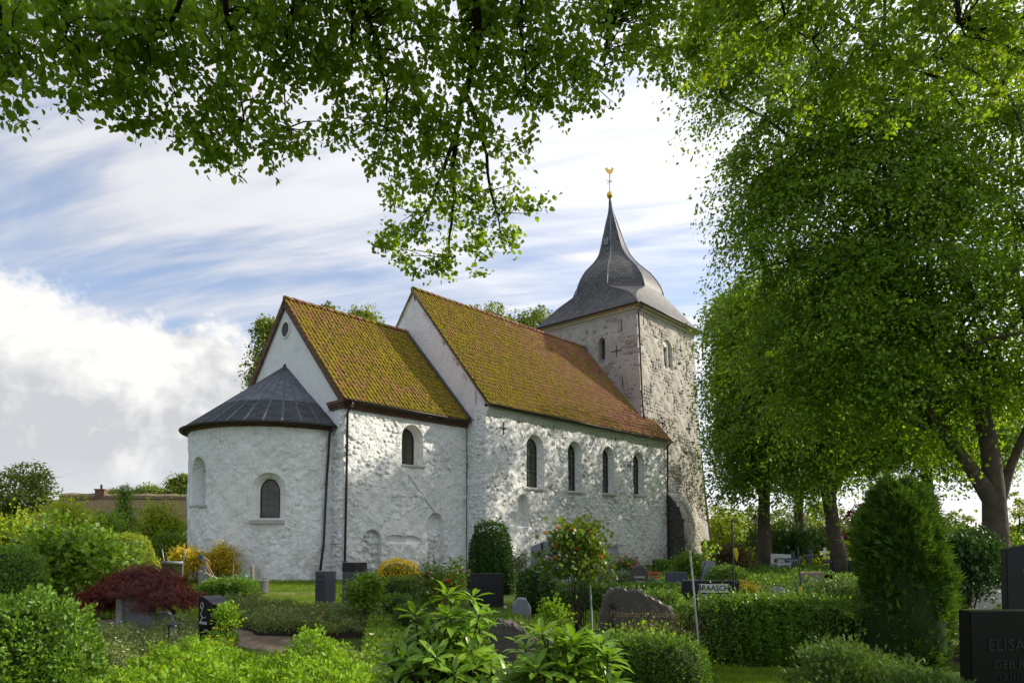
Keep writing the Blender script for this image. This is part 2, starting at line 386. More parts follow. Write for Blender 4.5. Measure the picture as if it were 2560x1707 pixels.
    # brick laid white (gables) and bare brick cornice
    for nm, cols, axis, mort in (('white_brick', ((0.88, 0.88, 0.87), (0.82, 0.82, 0.81)), 'y', (0.66, 0.66, 0.65)), ('red_brick_x', ((0.17, 0.075, 0.05), (0.10, 0.05, 0.038)), 'x', (0.22, 0.18, 0.15)), ('red_brick_y', ((0.17, 0.075, 0.05), (0.10, 0.05, 0.038)), 'y', (0.22, 0.18, 0.15))):
        m, T = newmat(nm); co = objco(T); x, y, z = T.sep(co)
        v = T.comb(x if axis == 'x' else y, z, 0.0)
        jit = T.vmath('ADD', v, T.vmath('SCALE', T.n('ShaderNodeTexNoise', i={'Vector': co, 'Scale': 3.0}).outputs['Color'], scale=0.03))
        b = T.n('ShaderNodeTexBrick', i={'Vector': jit, 'Color1': cols[0], 'Color2': cols[1], 'Mortar': mort, 'Scale': 1.0, 'Mortar Size': 0.011, 'Mortar Smooth': 0.3, 'Brick Width': 0.27, 'Row Height': 0.088})
        c = T.mix(T.math('MULTIPLY', T.smooth(T.noise(co, 1.3, 6, 0.65, .5), 0.5, 0.68), 0.5), b.outputs[0], tuple(k * 0.72 for k in cols[0]))
        h = T.math('ADD', T.math('SUBTRACT', 1.0, b.outputs['Fac']), T.math('MULTIPLY', T.noise(co, 16, 5), 0.8))
        finish(m, T, prin(T, c, 0.88, 0.15, bump(T, h, 0.6, 0.02)))
    # pantiles with moss
    m, T = newmat('pantile'); g = T.n('ShaderNodeNewGeometry'); pos = g.outputs['Position']
    oi = T.n('ShaderNodeObjectInfo').outputs['Random']; isl = g.outputs['Random Per Island']
    r = T.math('FRACT', T.math('ADD', T.math('MULTIPLY', oi, 3.7), isl))
    tile = T.ramp(r, [(0.0, (0.27, 0.115, 0.070)), (0.5, (0.36, 0.165, 0.105)), (0.8, (0.42, 0.225, 0.155)), (1.0, (0.21, 0.095, 0.062))])
    n1 = T.noise(pos, 0.9, 5, 0.65, 0.5); n2 = T.noise(pos, 4.2, 6, 0.72, 0.6); n3 = T.noise(pos, 22, 4, 0.6)
    along = T.vmath('DOT_PRODUCT', pos, (0.679, 0.734, 0.0))     # how far west along the building
    west = T.smooth(T.math('ADD', along, T.math('MULTIPLY', T.math('SUBTRACT', n1, .5), 9.0)), 22.5, 36.0)
    side = T.vmath('DOT_PRODUCT', g.outputs['True Normal'], (-0.679, -0.734, 0.0))
    amt = T.math('ADD', T.math('MULTIPLY', n1, 0.52), T.math('ADD', T.math('MULTIPLY', n2, 0.34), T.math('MULTIPLY', r, 0.16)))
    amt = T.math('ADD', amt, T.math('MULTIPLY', side, 0.20))
    amt = T.math('SUBTRACT', amt, T.math('MULTIPLY', west, 0.16))
    mossm = T.smooth(amt, 0.465, 0.535)
    mcol = T.mix(T.smooth(n3, 0.35, 0.65), (0.24, 0.18, 0.012), (0.44, 0.33, 0.016))
    mcol = T.mix(T.smooth(n2, 0.45, 0.62), mcol, (0.15, 0.145, 0.02))
    c = T.mix(mossm, tile, mcol)
    c = T.mix(T.math('MULTIPLY', T.smooth(T.noise(pos, 8, 5, 0.6), 0.55, 0.7), 0.5), c, (0.07, 0.055, 0.045))
    h = T.math('ADD', T.math('MULTIPLY', mossm, T.math('MULTIPLY_ADD', n3, 1.2, 0.3)), T.math('MULTIPLY', n3, 0.2))
    finish(m, T, prin(T, c, 0.85, 0.2, bump(T, h, 0.9, 0.035)))
    # slate pieces (apse) and slate-hung helm
    m, T = newmat('slate'); g = T.n('ShaderNodeNewGeometry'); pos = g.outputs['Position']
    oi = T.n('ShaderNodeObjectInfo').outputs['Random']
    r = T.math('FRACT', T.math('ADD', T.math('MULTIPLY', oi, 3.7), g.outputs['Random Per Island']))
    c = T.ramp(r, [(0.0, (0.110, 0.118, 0.145)), (0.5, (0.145, 0.156, 0.190)), (0.8, (0.175, 0.184, 0.212)), (1.0, (0.095, 0.100, 0.118))])
    c = T.mix(T.math('MULTIPLY', T.smooth(T.noise(pos, 4, 5, .65), 0.5, 0.7), 0.4), c, (0.10, 0.10, 0.10))
    finish(m, T, prin(T, c, 0.52, 0.4, bump(T, T.noise(pos, 16, 4), 0.3, 0.01)))
    m, T = newmat('helm_slate'); uv = T.n('ShaderNodeUVMap').outputs[0]; co = objco(T)
    b = T.n('ShaderNodeTexBrick', i={'Vector': uv, 'Color1': (0.055, 0.055, 0.060), 'Color2': (0.110, 0.108, 0.102), 'Mortar': (0.014, 0.014, 0.014), 'Scale': 1.0, 'Mortar Size': 0.02, 'Mortar Smooth': 0.2, 'Brick Width': 0.34, 'Row Height': 0.22})
    n = T.noise(co, 1.1, 6, 0.65, 0.5)
    c = T.mix(T.math('MULTIPLY', T.smooth(n, 0.5, 0.64), 0.7), b.outputs[0], (0.030, 0.029, 0.027))
    c = T.mix(T.math('MULTIPLY', T.smooth(T.noise(co, 2.3, 6, 0.7, .5), 0.56, 0.68), 0.45), c, (0.15, 0.13, 0.085))
    h = T.math('ADD', T.math('SUBTRACT', 1.0, b.outputs['Fac']), T.math('MULTIPLY', T.noise(co, 12, 4), .5))
    finish(m, T, prin(T, c, 0.55, 0.4, bump(T, h, 0.7, 0.02)))
    # window glass seen from outside, dark interior behind
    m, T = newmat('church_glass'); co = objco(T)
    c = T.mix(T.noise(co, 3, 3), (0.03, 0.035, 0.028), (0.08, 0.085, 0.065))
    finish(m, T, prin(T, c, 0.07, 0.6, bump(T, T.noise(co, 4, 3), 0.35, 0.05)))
    # ground: turf over soil
    m, T = newmat('turf'); pos = T.n('ShaderNodeNewGeometry').outputs['Position']
    n = T.noise(pos, 0.8, 6, 0.65, .4); n2 = T.noise(pos, 9, 5, .65); n3 = T.noise(pos, 60, 3, .6)
    c = T.mix(T.smooth(n2, 0.3, 0.7), (0.055, 0.095, 0.014), (0.095, 0.15, 0.020))
    c = T.mix(T.smooth(n, 0.60, 0.72), c, (0.075, 0.060, 0.036))
    finish(m, T, prin(T, c, 0.95, 0.1, bump(T, T.math('ADD', n2, n3), 0.9, 0.06)))
    m, T = newmat('gravel_path'); pos = T.n('ShaderNodeNewGeometry').outputs['Position']
    v = T.n('ShaderNodeTexVoronoi', i={'Vector': pos, 'Scale': 55.0})
    c = T.mix(T.math('MULTIPLY', T.sep(v.outputs['Color'])[0], 1.0), (0.17, 0.125, 0.085), (0.33, 0.26, 0.19))
    c = T.mix(T.smooth(T.noise(pos, 2.2, 5, .6), 0.45, 0.62), c, (0.14, 0.11, 0.075))
    finish(m, T, prin(T, c, 0.95, 0.1, bump(T, v.outputs['Distance'], 0.7, 0.02)))
    m, T = newmat('soil'); pos = T.n('ShaderNodeNewGeometry').outputs['Position']
    c = T.mix(T.noise(pos, 7, 6, .7), (0.022, 0.017, 0.012), (0.06, 0.048, 0.034))
    finish(m, T, prin(T, c, 0.95, 0.1, bump(T, T.noise(pos, 18, 6, .7), 1.0, 0.05)))
    m, T = newmat('thatch'); co = objco(T); x, y, z = T.sep(co)
    st = T.noise(T.comb(T.math('MULTIPLY', x, 9.0), y, T.math('MULTIPLY', z, 0.8)), 2.2, 5, .65)
    c = T.mix(st, (0.060, 0.045, 0.030), (0.155, 0.118, 0.075))
    finish(m, T, prin(T, c, 0.95, 0.1, bump(T, st, 0.9, 0.08)))
    m, T = newmat('ridge_turf'); co = objco(T)
    c = T.mix(T.noise(co, 6, 5, .6), (0.19, 0.15, 0.09), (0.33, 0.27, 0.17))
    finish(m, T, prin(T, c, 0.95, 0.1, bump(T, T.noise(co, 20, 5), 0.8, 0.05)))
    m, T = newmat('lake_water'); pos = T.n('ShaderNodeNewGeometry').outputs['Position']
    finish(m, T, prin(T, (0.05, 0.07, 0.09), 0.12, 0.5, bump(T, T.noise(pos, 1.2, 4), 0.15, 0.05)))
build_mats()
# ------------------------------------------------------------------ the ground
def ground():
    n = 90
    xs = np.concatenate([np.linspace(-900, -40, 12, endpoint=False), np.linspace(-40, 40, n), np.linspace(60, 900, 12)])
    ys = np.concatenate([np.linspace(-200, -6, 6, endpoint=False), np.linspace(-6, 70, n), np.linspace(80, 400, 10)])
    X, Y = np.meshgrid(xs, ys)
    near = np.clip(1 - np.maximum(np.abs(X) / 38, np.abs(Y - 30) / 38), 0, 1)
    Z = 0.012 * np.sin(X * 1.1 + 0.7 * np.sin(Y * .6)) * np.sin(Y * 0.9 + 1.3) * np.minimum(near * 4, 1) - 0.012
    far = np.clip((np.hypot(X - 10, Y - 20) - 62) / 60, 0, 1)      # the churchyard falls away to the lake
    Z = Z - 4.5 * far * far * (3 - 2 * far)
    w = len(xs); F = [(j * w + i, j * w + i + 1, (j + 1) * w + i + 1, (j + 1) * w + i) for j in range(len(ys) - 1) for i in range(w - 1)]
    o = link('ground', npmesh('ground', np.c_[X.ravel(), Y.ravel(), Z.ravel()], F, MATS['turf'], True)); struct(o)
ground()
def sheet(name, pts, z, mat):
    o = link(name, pymesh(name, [(p[0], p[1], z) for p in pts], [tuple(range(len(pts)))], MATS[mat])); struct(o); return o
def strip(name, line, width, z, mat):
    V = []; F = []
    L = [Vector((p[0], p[1], 0)) for p in line]
    M = []
    for i in range(len(L) - 1):
        for t in range(6): M.append(L[i].lerp(L[i + 1], t / 6))
    M.append(L[-1]); rng = random.Random(3)
    for i, p in enumerate(M):
        t = (M[min(i + 1, len(M) - 1)] - M[max(i - 1, 0)]).normalized(); q = Vector((-t.y, t.x, 0)); w = width / 2
        V += [p + q * (w + .1 + rng.uniform(-.05, .05)) + Vector((0, 0, -.06)), p + q * (w - .06) + Vector((0, 0, z)), p + Vector((0, 0, z + .015)), p - q * (w - .06) + Vector((0, 0, z)), p - q * (w + .1 + rng.uniform(-.05, .05)) + Vector((0, 0, -.06))]
    for i in range(len(M) - 1): F += [(5 * i + k, 5 * i + k + 1, 5 * i + 6 + k, 5 * i + 5 + k) for k in range(4)]
    o = link(name, pymesh(name, V, F, MATS[mat], True)); struct(o); return o
strip('path', [(-14, 21.5), (-9.5, 20.4), (-6.7, 20.2), (-3.5, 20.6), (0.5, 22.5), (6, 27.5), (12, 33)], 0.85, 0.012, 'gravel_path')
strip('path', [(-8.2, 14.2), (-5.8, 12.4), (-4.5, 11.5), (-3.4, 10.7), (-2.4, 9.5), (-1.6, 8.2), (-1.2, 6.4)], 1.0, 0.012, 'gravel_path')

# ------------------------------------------------------------------ the church
YAW = R(42.758)
church = empty('church', (-10.116, 29.94, 0), PI / 2 - YAW)
tag(church, 'white limewashed fieldstone village church with mossy tiled roofs and grey stone tower', 'church')
rs = np.random.RandomState(7); rng = random.Random(7)
WC, HC, RC, LC = 4.566, 6.82, 12.32, 6.833
RN, WN, HN, LN, NV = 14.50, 5.34, 7.68, 16.34, -0.481
LT, WT, HT, LD, TV = 21.654, 3.92, 16.34, 7.95, -0.616
AR, AH, AA = 3.846, 6.05, 9.27
NS = NV - WN                      # south face of the nave

def wobble(s, z, k=1.0, ph=0.0):
    return k * (0.018 * np.sin(1.3 * s + 2.1 * z + ph) + 0.014 * np.sin(3.1 * s - 1.7 * z + 1.3 + ph) + 0.010 * np.sin(5.7 * s + 4.9 * z + ph * 2) + 0.007 * np.sin(9.1 * z - 7.3 * s))
def relief(s, z, amt):
    m = min(1, max(0, .5 + 1.3 * mnoise.noise(Vector((s * .5, z * .5, 4.2)))))
    wx, wz = .25 * mnoise.noise(Vector((s * 2, z * 2, 1))), .25 * mnoise.noise(Vector((s * 2, z * 2, 9)))
    d = mnoise.voronoi(Vector(((s + wx) * 3.6, (z + wz) * 4.8, 0.5)))[0]
    e = min(1, max(0, (d[1] - d[0]) * 3.2)); e = e * e * (3 - 2 * e)
    return amt * ((.15 + .85 * m) * (e - .5) * .055 + .020 * mnoise.noise(Vector((s * 5, z * 7, 2))) + .012 * mnoise.noise(Vector((s * 11, z * 13, 3))))
def inside(P, poly):
    P = np.asarray(P); r = np.zeros(len(P), bool); q = np.asarray(poly); n = len(q); j = n - 1
    for i in range(n):
        xi, yi = q[i]; xj, yj = q[j]
        c = ((yi > P[:, 1]) != (yj > P[:, 1])) & (P[:, 0] < (xj - xi) * (P[:, 1] - yi) / (yj - yi + 1e-12) + xi)
        r ^= c; j = i
    return r
def arch(x0, x1, z0, z1, n=12):
    w = (x1 - x0) / 2; c = (x0 + x1) / 2; sp = z1 - w
    return [(x0, z0)] + [(x0, z0 + (sp - z0) * t) for t in (.33, .66)] + [(c - w * math.cos(PI * k / n), sp + w * math.sin(PI * k / n)) for k in range(n + 1)] + [(x1, sp - (sp - z0) * t) for t in (.33, .66)] + [(x1, z0)]
def panel(name, outer, holes, fn, mat, parent, step=0.22, smooth=True, k=1.0, rel=0.0):
    """wall sheet in (s, z) with openings; fn maps s, z and a bulge outwards to church space"""
    def dens(poly, st):
        out = []
        for i, a in enumerate(poly):
            b = poly[(i + 1) % len(poly)]; m = max(1, int(math.hypot(b[0] - a[0], b[1] - a[1]) / st))
            out += [(a[0] + (b[0] - a[0]) * t / m, a[1] + (b[1] - a[1]) * t / m) for t in range(m)]
        return out
    o2 = dens(outer, step * 1.2); P = list(o2); E = [(i, (i + 1) % len(o2)) for i in range(len(o2))]
    for h in holes:
        b = len(P); P += list(h); E += [(b + i, b + (i + 1) % len(h)) for i in range(len(h))]
    oa = np.array(outer); g = []
    for s in np.arange(oa[:, 0].min(), oa[:, 0].max(), step):
        for z in np.arange(oa[:, 1].min(), oa[:, 1].max(), step): g.append((s + rng.uniform(-.25, .25) * step, z + rng.uniform(-.25, .25) * step))
    g = np.array(g); B = np.array(P); ok = inside(g, outer)
    for h in holes: ok &= ~inside(g, h)
    g = g[ok]
    dmin = np.concatenate([np.min(np.hypot(q[:, None, 0] - B[None, :, 0], q[:, None, 1] - B[None, :, 1]), axis=1) for q in np.array_split(g, max(1, len(g) // 2000))]); g = g[dmin > step * .45]
    allp = [Vector(p) for p in P] + [Vector(p) for p in g]
    V2, _, F, *_ = delaunay_2d_cdt(allp, E, [], 0, 1e-5)
    c = np.array([[sum(V2[i][0] for i in f) / len(f), sum(V2[i][1] for i in f) / len(f)] for f in F])
    keep = inside(c, outer)
    for h in holes: keep &= ~inside(c, h)
    F = [tuple(f) for f, q in zip(F, keep) if q]
    used = sorted({i for f in F for i in f}); mp = {i: j for j, i in enumerate(used)}
    hb = np.array([p for h in holes for p in h] + o2)
    V = []
    for i in used:
        s, z = V2[i]; d = np.min(np.hypot(hb[:, 0] - s, hb[:, 1] - z))
        V.append(fn(s, z, (float(wobble(s, z, k)) + (relief(s, z, rel) if rel else 0)) * min(1, d / .2)))
    me = pymesh(name, V, [tuple(mp[i] for i in f) for f in F], MATS[mat], smooth)
    bm = bmesh.new(); bm.from_mesh(me); bmesh.ops.recalc_face_normals(bm, faces=bm.faces); bm.to_mesh(me); bm.free()
    return link(name, me, parent)

SOUTH = lambda v: (lambda s, z, d: (s, v - d, z))
EASTF = lambda u: (lambda s, z, d: (u - d, s, z))
def APSE(s, z, d): return ((AR + d) * math.cos(s / AR), (AR + d) * math.sin(s / AR), z)

def opening(name, cont, fn, depth, splay, parent, glass=True, bars=0, mat='whitewash', frame=True, sill=None, shift=0.0):
    """reveal, pane, bars and sill of one window; splay = how much the opening narrows inside"""
    w = empty(name); w.parent = parent
    c = np.array(cont); cx = (c[:, 0].min() + c[:, 0].max()) / 2; z0, z1 = c[:, 1].min(), c[:, 1].max()
    sx = 1 - 2 * splay / (c[:, 0].max() - c[:, 0].min())
    inn = [(cx + shift + (s - cx) * sx, z0 + 0.10 + (z - z0) * ((z1 - z0 - 0.10 - splay) / (z1 - z0))) for s, z in cont]
    n = len(cont); V = []; rings = ((0.0, 0), (0.04, .08), (.5, .5), (1.0, 1.0))
    for t, q in rings:
        V += [fn(a[0] + (b[0] - a[0]) * q, a[1] + (b[1] - a[1]) * q, -depth * t) for a, b in zip(cont, inn)]
    F = [(r * n + i, r * n + (i + 1) % n, (r + 1) * n + (i + 1) % n, (r + 1) * n + i) for r in range(len(rings) - 1) for i in range(n)]
    link('reveal', pymesh('reveal', V, F, MATS[mat], False), w)
    if glass:
        link('pane', pymesh('pane', [fn(s, z, -depth - .03) for s, z in inn], [tuple(range(n))], MATS['church_glass']), w)
        if frame:
            mb = MB(); mb.tube([fn(s, z, -depth + .005) for s, z in inn] + [fn(*inn[0], -depth + .005)], 0.028, 4); mb.build('frame', MATS['iron'], w)
        if bars:
            xs = [p[0] for p in inn]; a, b = min(xs), max(xs); zz0 = min(p[1] for p in inn); zz1 = max(p[1] for p in inn); hw = (b - a) / 2; mid = (a + b) / 2
            mb = MB()
            for k in range(1, bars + 1):
                z = zz0 + (zz1 - zz0) * k / (bars + 1); sp = zz1 - hw
                q = hw if z < sp else math.sqrt(max(0.0001, hw * hw - (z - sp) ** 2))
                mb.tube([fn(mid - q, z, -depth - .008), fn(mid + q, z, -depth - .008)], 0.012 if k % 3 else 0.022, 4)
            for t in (-.33, .33): mb.tube([fn(mid + t * hw, zz0, -depth - .01), fn(mid + t * hw, zz1 - hw * .15, -depth - .01)], 0.010, 4)
            mb.build('lead_bars', MATS['zinc'], w)
    else:
        link('blind_back', pymesh('blind_back', [fn(s, z, -depth + float(wobble(s, z, .6))) for s, z in inn], [tuple(range(n))], MATS[mat], True), w)
    if sill:
        a, b, zt, out, th = sill; mb = MB(); m = 8
        V = []; 
        for i in range(m + 1):
            s = a + (b - a) * i / m
            V += [fn(s, zt, out), fn(s, zt - th, out * .95), fn(s, zt - th, -.05), fn(s, zt + .045, -.12)]
        F = [(4 * i + k, 4 * i + (k + 1) % 4, 4 * i + 4 + (k + 1) % 4, 4 * i + 4 + k) for i in range(m) for k in range(4)] + [(0, 1, 2, 3), (4 * m + 3, 4 * m + 2, 4 * m + 1, 4 * m)]
        mb.add(V, F).build('sill', MATS['pale_stone'], w)
    return w

# --- field stones: low rounded lumps set in the walls
def stone_shape(seed, square=0.0):
    r = random.Random(seed); n = 8; V = []
    rad = []
    for k in range(n):
        q = 2 * PI * (k + r.uniform(-.25, .25)) / n
        sq = 1 / max(abs(math.cos(q)), abs(math.sin(q)))
        rr = (1 - square) * r.uniform(.78, 1.12) + square * min(sq, 1.28) * r.uniform(.92, 1.05)
        rad.append((rr * math.cos(q) * .5, rr * math.sin(q) * .5))
    for sc, h in ((1.0, -.35), (.90, .30), (.68, .82)):
        for (a, b) in rad: V.append((a * sc, b * sc, h * r.uniform(.85, 1.1)))
    V.append((r.uniform(-.1, .1), r.uniform(-.1, .1), 1.0))
    F = [(i * n + k, i * n + (k + 1) % n, (i + 1) * n + (k + 1) % n, (i + 1) * n + k) for i in range(2) for k in range(n)]
    T = [(a, b, c) for a, b, c, d in F] + [(a, c, d) for a, b, c, d in F] + [(16 + k, 16 + (k + 1) % n, 24) for k in range(n)]
    return np.array(V), np.array(T)
SH_ROUND = [stone_shape(i) for i in range(8)]; SH_SQ = [stone_shape(50 + i, .75) for i in range(8)]
ST_MESH = {}
def stones(parent, fn, sts, mat, square=False, single=0):
    """sts: rows of (s, z, width, height, proud, turn); the first `single` are separate pieces, the rest one mass"""
    shapes = SH_SQ if square else SH_ROUND; VV = []; FF = []; b = 0
    for i, (s, z, w, h, pr, a) in enumerate(sts):
        p = np.array(fn(s, z, 0.0)); e = 1e-2
        tx = (np.array(fn(s + e, z, 0.0)) - p) / e; tz = (np.array(fn(s, z + e, 0.0)) - p) / e; nn = np.array(fn(s, z, 1.0)) - p
        tx /= np.linalg.norm(tx); tz /= np.linalg.norm(tz); nn /= np.linalg.norm(nn)
        ca, sa = math.cos(a), math.sin(a); ax = tx * ca + tz * sa; az = -tx * sa + tz * ca
        k = (i * 5 + int(abs(s) * 31)) % 8; V, T = shapes[k]
        if np.dot(np.cross(ax, az), nn) < 0: T = T[:, ::-1]
        if i < single:
            key = (mat, square, k, bool(np.dot(np.cross(ax, az), nn) < 0))
            if key not in ST_MESH: ST_MESH[key] = npmesh('fieldstone', V, T, MATS[mat], True)
            o = link('fieldstone', ST_MESH[key], parent)
            o.matrix_basis = Matrix([[ax[j] * w, az[j] * h, nn[j] * pr, p[j]] for j in range(3)] + [[0, 0, 0, 1]])
        else:
            VV.append(p + V[:, :1] * w * ax + V[:, 1:2] * h * az + V[:, 2:] * pr * nn); FF.append(T + b); b += len(V)
    if VV: link('fieldstones', npmesh('fieldstones', np.concatenate(VV), np.concatenate(FF), MATS[mat], True), parent, kind='stuff')
def scatter(s0, s1, z0, z1, step, keep, size, proud, seed, square=False):
    r = random.Random(seed); out = []; row = 0; z = z0
    while z < z1:
        s = s0 + (step * .5 if row % 2 else 0) + r.uniform(-.05, .05)
        while s < s1:
            ss, zz = s + r.uniform(-.28, .28) * step * (0.5 if square else 1), z + r.uniform(-.25, .25) * step * (0.4 if square else 1)
            p = keep(ss, zz)
            if p > r.random():
                w = size * r.choice((.6, .8, .95, 1.1, 1.45)) * r.uniform(.85, 1.15); h = w * r.uniform(.62, .95) if not square else size * r.uniform(.62, .82)
                out.append((ss, zz, w, h, proud * r.uniform(.25, 1.5), r.uniform(-.5, .5) * (0.15 if square else 1)))
            s += step * (r.uniform(.85, 1.25) if square else 1)
        z += step * (.78 if not square else .72); row += 1
    return out
def clear(holes, m=.16):
    bx = [(min(p[0] for p in h) - m, max(p[0] for p in h) + m, min(p[1] for p in h) - m, max(p[1] for p in h) + m) for h in holes]
    return lambda s, z: not any(a < s < b and c < z < d for a, b, c, d in bx)
nz = lambda s, z, k, o=0: mnoise.noise(Vector((s * k + o, z * k - o, o * .37)))

# --- apse
apse = empty('apse'); apse.parent = church
sA = lambda deg: R(deg) * AR
a1 = arch(sA(173.5), sA(191.5), 2.95, 4.90); a2 = arch(sA(223.6), sA(242.7), 2.34, 4.20)
wA = panel('apse_wall', [(sA(89), -.3), (sA(271), -.3), (sA(271), AH + .05), (sA(89), AH + .05)], [a1, a2], APSE, 'whitewash', apse, .085, k=1.3, rel=.8)
opening('window', a1, APSE, 0.55, .20, apse, bars=5, sill=(sA(172), sA(193), 2.95, .07, .07))
opening('window', a2, APSE, 0.30, .26, apse, bars=5, sill=(sA(222.6), sA(241.9), 2.33, .11, .13))
ok = clear([a1, a2])
stA = scatter(sA(150), sA(269), .15, AH - .12, .30, lambda s, z: ok(s, z) * (0.40 + 1.1 * nz(s, z, .55, 3)), .24, .032, 11)

# --- chancel
chan = empty('chancel'); chan.parent = church
cw = arch(2.96, 4.16, 4.80, 6.60); cn = arch(.98, 1.95, -.25, 2.0); cd2 = arch(4.42, 5.35, -.25, 2.78)
slot = [(2.15, 1.42), (2.10, 1.66), (2.5, 1.80), (3.0, 1.72), (3.6, 1.74), (4.1, 1.62), (4.08, 1.40), (3.1, 1.38)]
panel('south_wall', [(0, -.3), (LC, -.3), (LC, HC), (0, HC)], [cw, cn, cd2, slot], SOUTH(-WC), 'whitewash', chan, .085, k=1.2, rel=.8)
opening('window', cw, SOUTH(-WC), 0.55, .12, chan, bars=0, sill=(2.93, 4.2, 4.80, .06, .08))
opening('blind_niche', cn, SOUTH(-WC), 0.26, .03, chan, glass=False)
opening('blind_doorway', cd2, SOUTH(-WC), 0.22, .03, chan, glass=False)
opening('wall_slot', slot, SOUTH(-WC), 0.12, .03, chan, glass=False)
ST = SOUTH(-WC); ok = clear([cw, cd2, slot, cn], .05)
def keepC(s, z):
    if not ok(s, z): return 0
    d = 0.25 * nz(s, z, .6, 1)
    if z > 4.3 and s < 3.1 - (6.8 - z) * .1: return .92 + d
    if z > 4.2: return .16 + d
    if s < .9 or s > 5.5: return .2 + d
    if z > 1.9: return .02 + d * .5
    return .12 + d
sC = scatter(.12, LC - .1, .1, HC - .1, .29, keepC, .25, .040, 5)
nC = [(s, z, w, h, p, a) for s, z, w, h, p, a in scatter(1.12, 1.85, .05, 1.75, .27, lambda s, z: 1, .31, .10, 8)]
dC = [(s, z, w, h, p, a) for s, z, w, h, p, a in scatter(4.55, 5.25, .05, 1.9, .22, lambda s, z: 1, .24, .06, 9)]
stones(chan, ST, sC, 'washed_stone', single=220)
stones(chan, lambda s, z, d: (s, -WC + .24 - d, z), nC, 'washed_stone', single=14)
stones(chan, lambda s, z, d: (s, -WC + .20 - d, z), dC, 'washed_stone', single=10)

# raking scar of a lost porch roof
mb = MB(); q = Vector((3.30, -WC - .012, 4.42)); q2 = Vector((4.86, -WC - .012, 2.80))
mb.tube([q.lerp(q2, t) + Vector((rng.uniform(-.02, .02), 0, rng.uniform(-.02, .02))) for t in np.linspace(0, 1, 12)], [.05, .06, .045, .06, .05, .06, .05, .055, .045, .06, .05, .04], 5)
mb.build('roof_scar', MATS['whitewash'], chan)
# east wall with gable
def gable(name, u, ya, yb, yc, ze, zr, parent, mat, z0=-.3):
    return panel(name, [(ya, z0), (yb, z0), (yb, ze), (yc, zr), (ya, ze)], [], EASTF(u), mat, parent, .3, k=.6)
ce = panel('east_wall', [(-WC, -.3), (WC, -.3), (WC, HC), (-WC, HC)], [], EASTF(0), 'whitewash', chan, .25, k=1.2)
panel('east_gable', [(-WC - .06, HC), (WC + .06, HC), (0, RC - .05)], [], EASTF(-.01), 'white_brick', chan, .3, k=.3)
stones(chan, EASTF(0), scatter(-WC + .1, -AR + .05, .2, HC - .1, .24, lambda s, z: .7, .24, .05, 6), 'washed_stone')
panel('north_wall', [(0, -.3), (LC, -.3), (LC, HC), (0, HC)], [], lambda s, z, d: (s, WC + d, z), 'whitewash', chan, .6)
v = MB(); v.tube([(-.03, -.02 + .36 * math.cos(t), 10.93 + .36 * math.sin(t)) for t in np.linspace(0, 2 * PI, 25)], .05, 5)
vt = v.build('gable_vent', MATS['white_paint'], chan, True)
s = MB()
for k in range(-4, 5):
    hw = math.sqrt(max(.01, .33 ** 2 - (k * .075) ** 2)); s.box((-.03, -.02, 10.93 + k * .075), (.02, 2 * hw, .035), Matrix.Rotation(.5, 3, 'Y'))
s.build('slat', MATS['zinc'], vt)
link('vent_back', pymesh('vent_back', [(-.012, -.02 + .34 * math.cos(t), 10.93 + .34 * math.sin(t)) for t in np.linspace(0, 2 * PI, 20, endpoint=False)], [tuple(range(20))], MATS['iron']), vt)

# --- nave
nave = empty('nave'); nave.parent = church
nw = [arch(9.66, 10.98, 4.08, 6.79), arch(12.95, 14.13, 4.06, 6.79), arch(16.08, 17.26, 4.10, 6.82), arch(19.22, 20.46, 4.16, 6.79)]
nb = arch(9.02, 9.80, 2.14, 3.78); nd = arch(13.75, 15.05, -.25, 2.90)
panel('south_wall', [(LC, -.3), (LC + LN, -.3), (LC + LN, HN), (LC, HN)], nw + [nb, nd], SOUTH(NS), 'whitewash', nave, .10, k=1.3, rel=.95)
for k, w in enumerate(nw):
    opening('window', w, SOUTH(NS), 0.34, .20, nave, bars=8, sill=(w[0][0] - .02, w[-1][0] + .05, w[0][1], .09, .08))
opening('blind_niche', nb, SOUTH(NS), 0.30, .03, nave, glass=False)
opening('blind_doorway', nd, SOUTH(NS), 0.16, .05, nave, glass=False)
ok = clear(nw + [nb, nd], .10)
def keepN(s, z):
    if not ok(s, z): return 0
    d = .35 * nz(s, z, .5, 9)
    if z > 6.95: return .06
    if z > 4.0: return .46 + d
    if s < 13 and z < 1.9: return .16 + d
    return .55 + d + (.2 if s > 16 else 0)
sN = scatter(LC + .12, LC + LN - .1, .1, HN - .25, .285, keepN, .26, .036, 15)
sN.sort(key=lambda q: q[0])
stones(nave, SOUTH(NS), sN, 'washed_stone', single=40)
panel('east_gable', [(NV - WN, HN - .02), (NV + WN, HN - .02), (NV, RN - .06)], [], EASTF(LC), 'white_brick', nave, .35, k=.5)
panel('east_wall', [(NV - WN, -.3), (NV + WN, -.3), (NV + WN, HN - .02), (NV - WN, HN - .02)], [], EASTF(LC), 'whitewash', nave, .35, k=1.0)
stones(nave, EASTF(LC), scatter(NV - WN + .08, -WC - .05, .2, HN - .3, .22, lambda s, z: .75, .23, .05, 16), 'washed_stone')
panel('north_wall', [(LC, -.3), (LC + LN, -.3), (LC + LN, HN), (LC, HN)], [], lambda s, z, d: (s, NV + WN + d, z), 'whitewash', nave, .8)
panel('west_wall', [(NV - WN, -.3), (NV + WN, -.3), (NV + WN, HN), (NV, RN - .1), (NV - WN, HN)], [], lambda s, z, d: (LC + LN + d, s, z), 'whitewash', nave, .6)

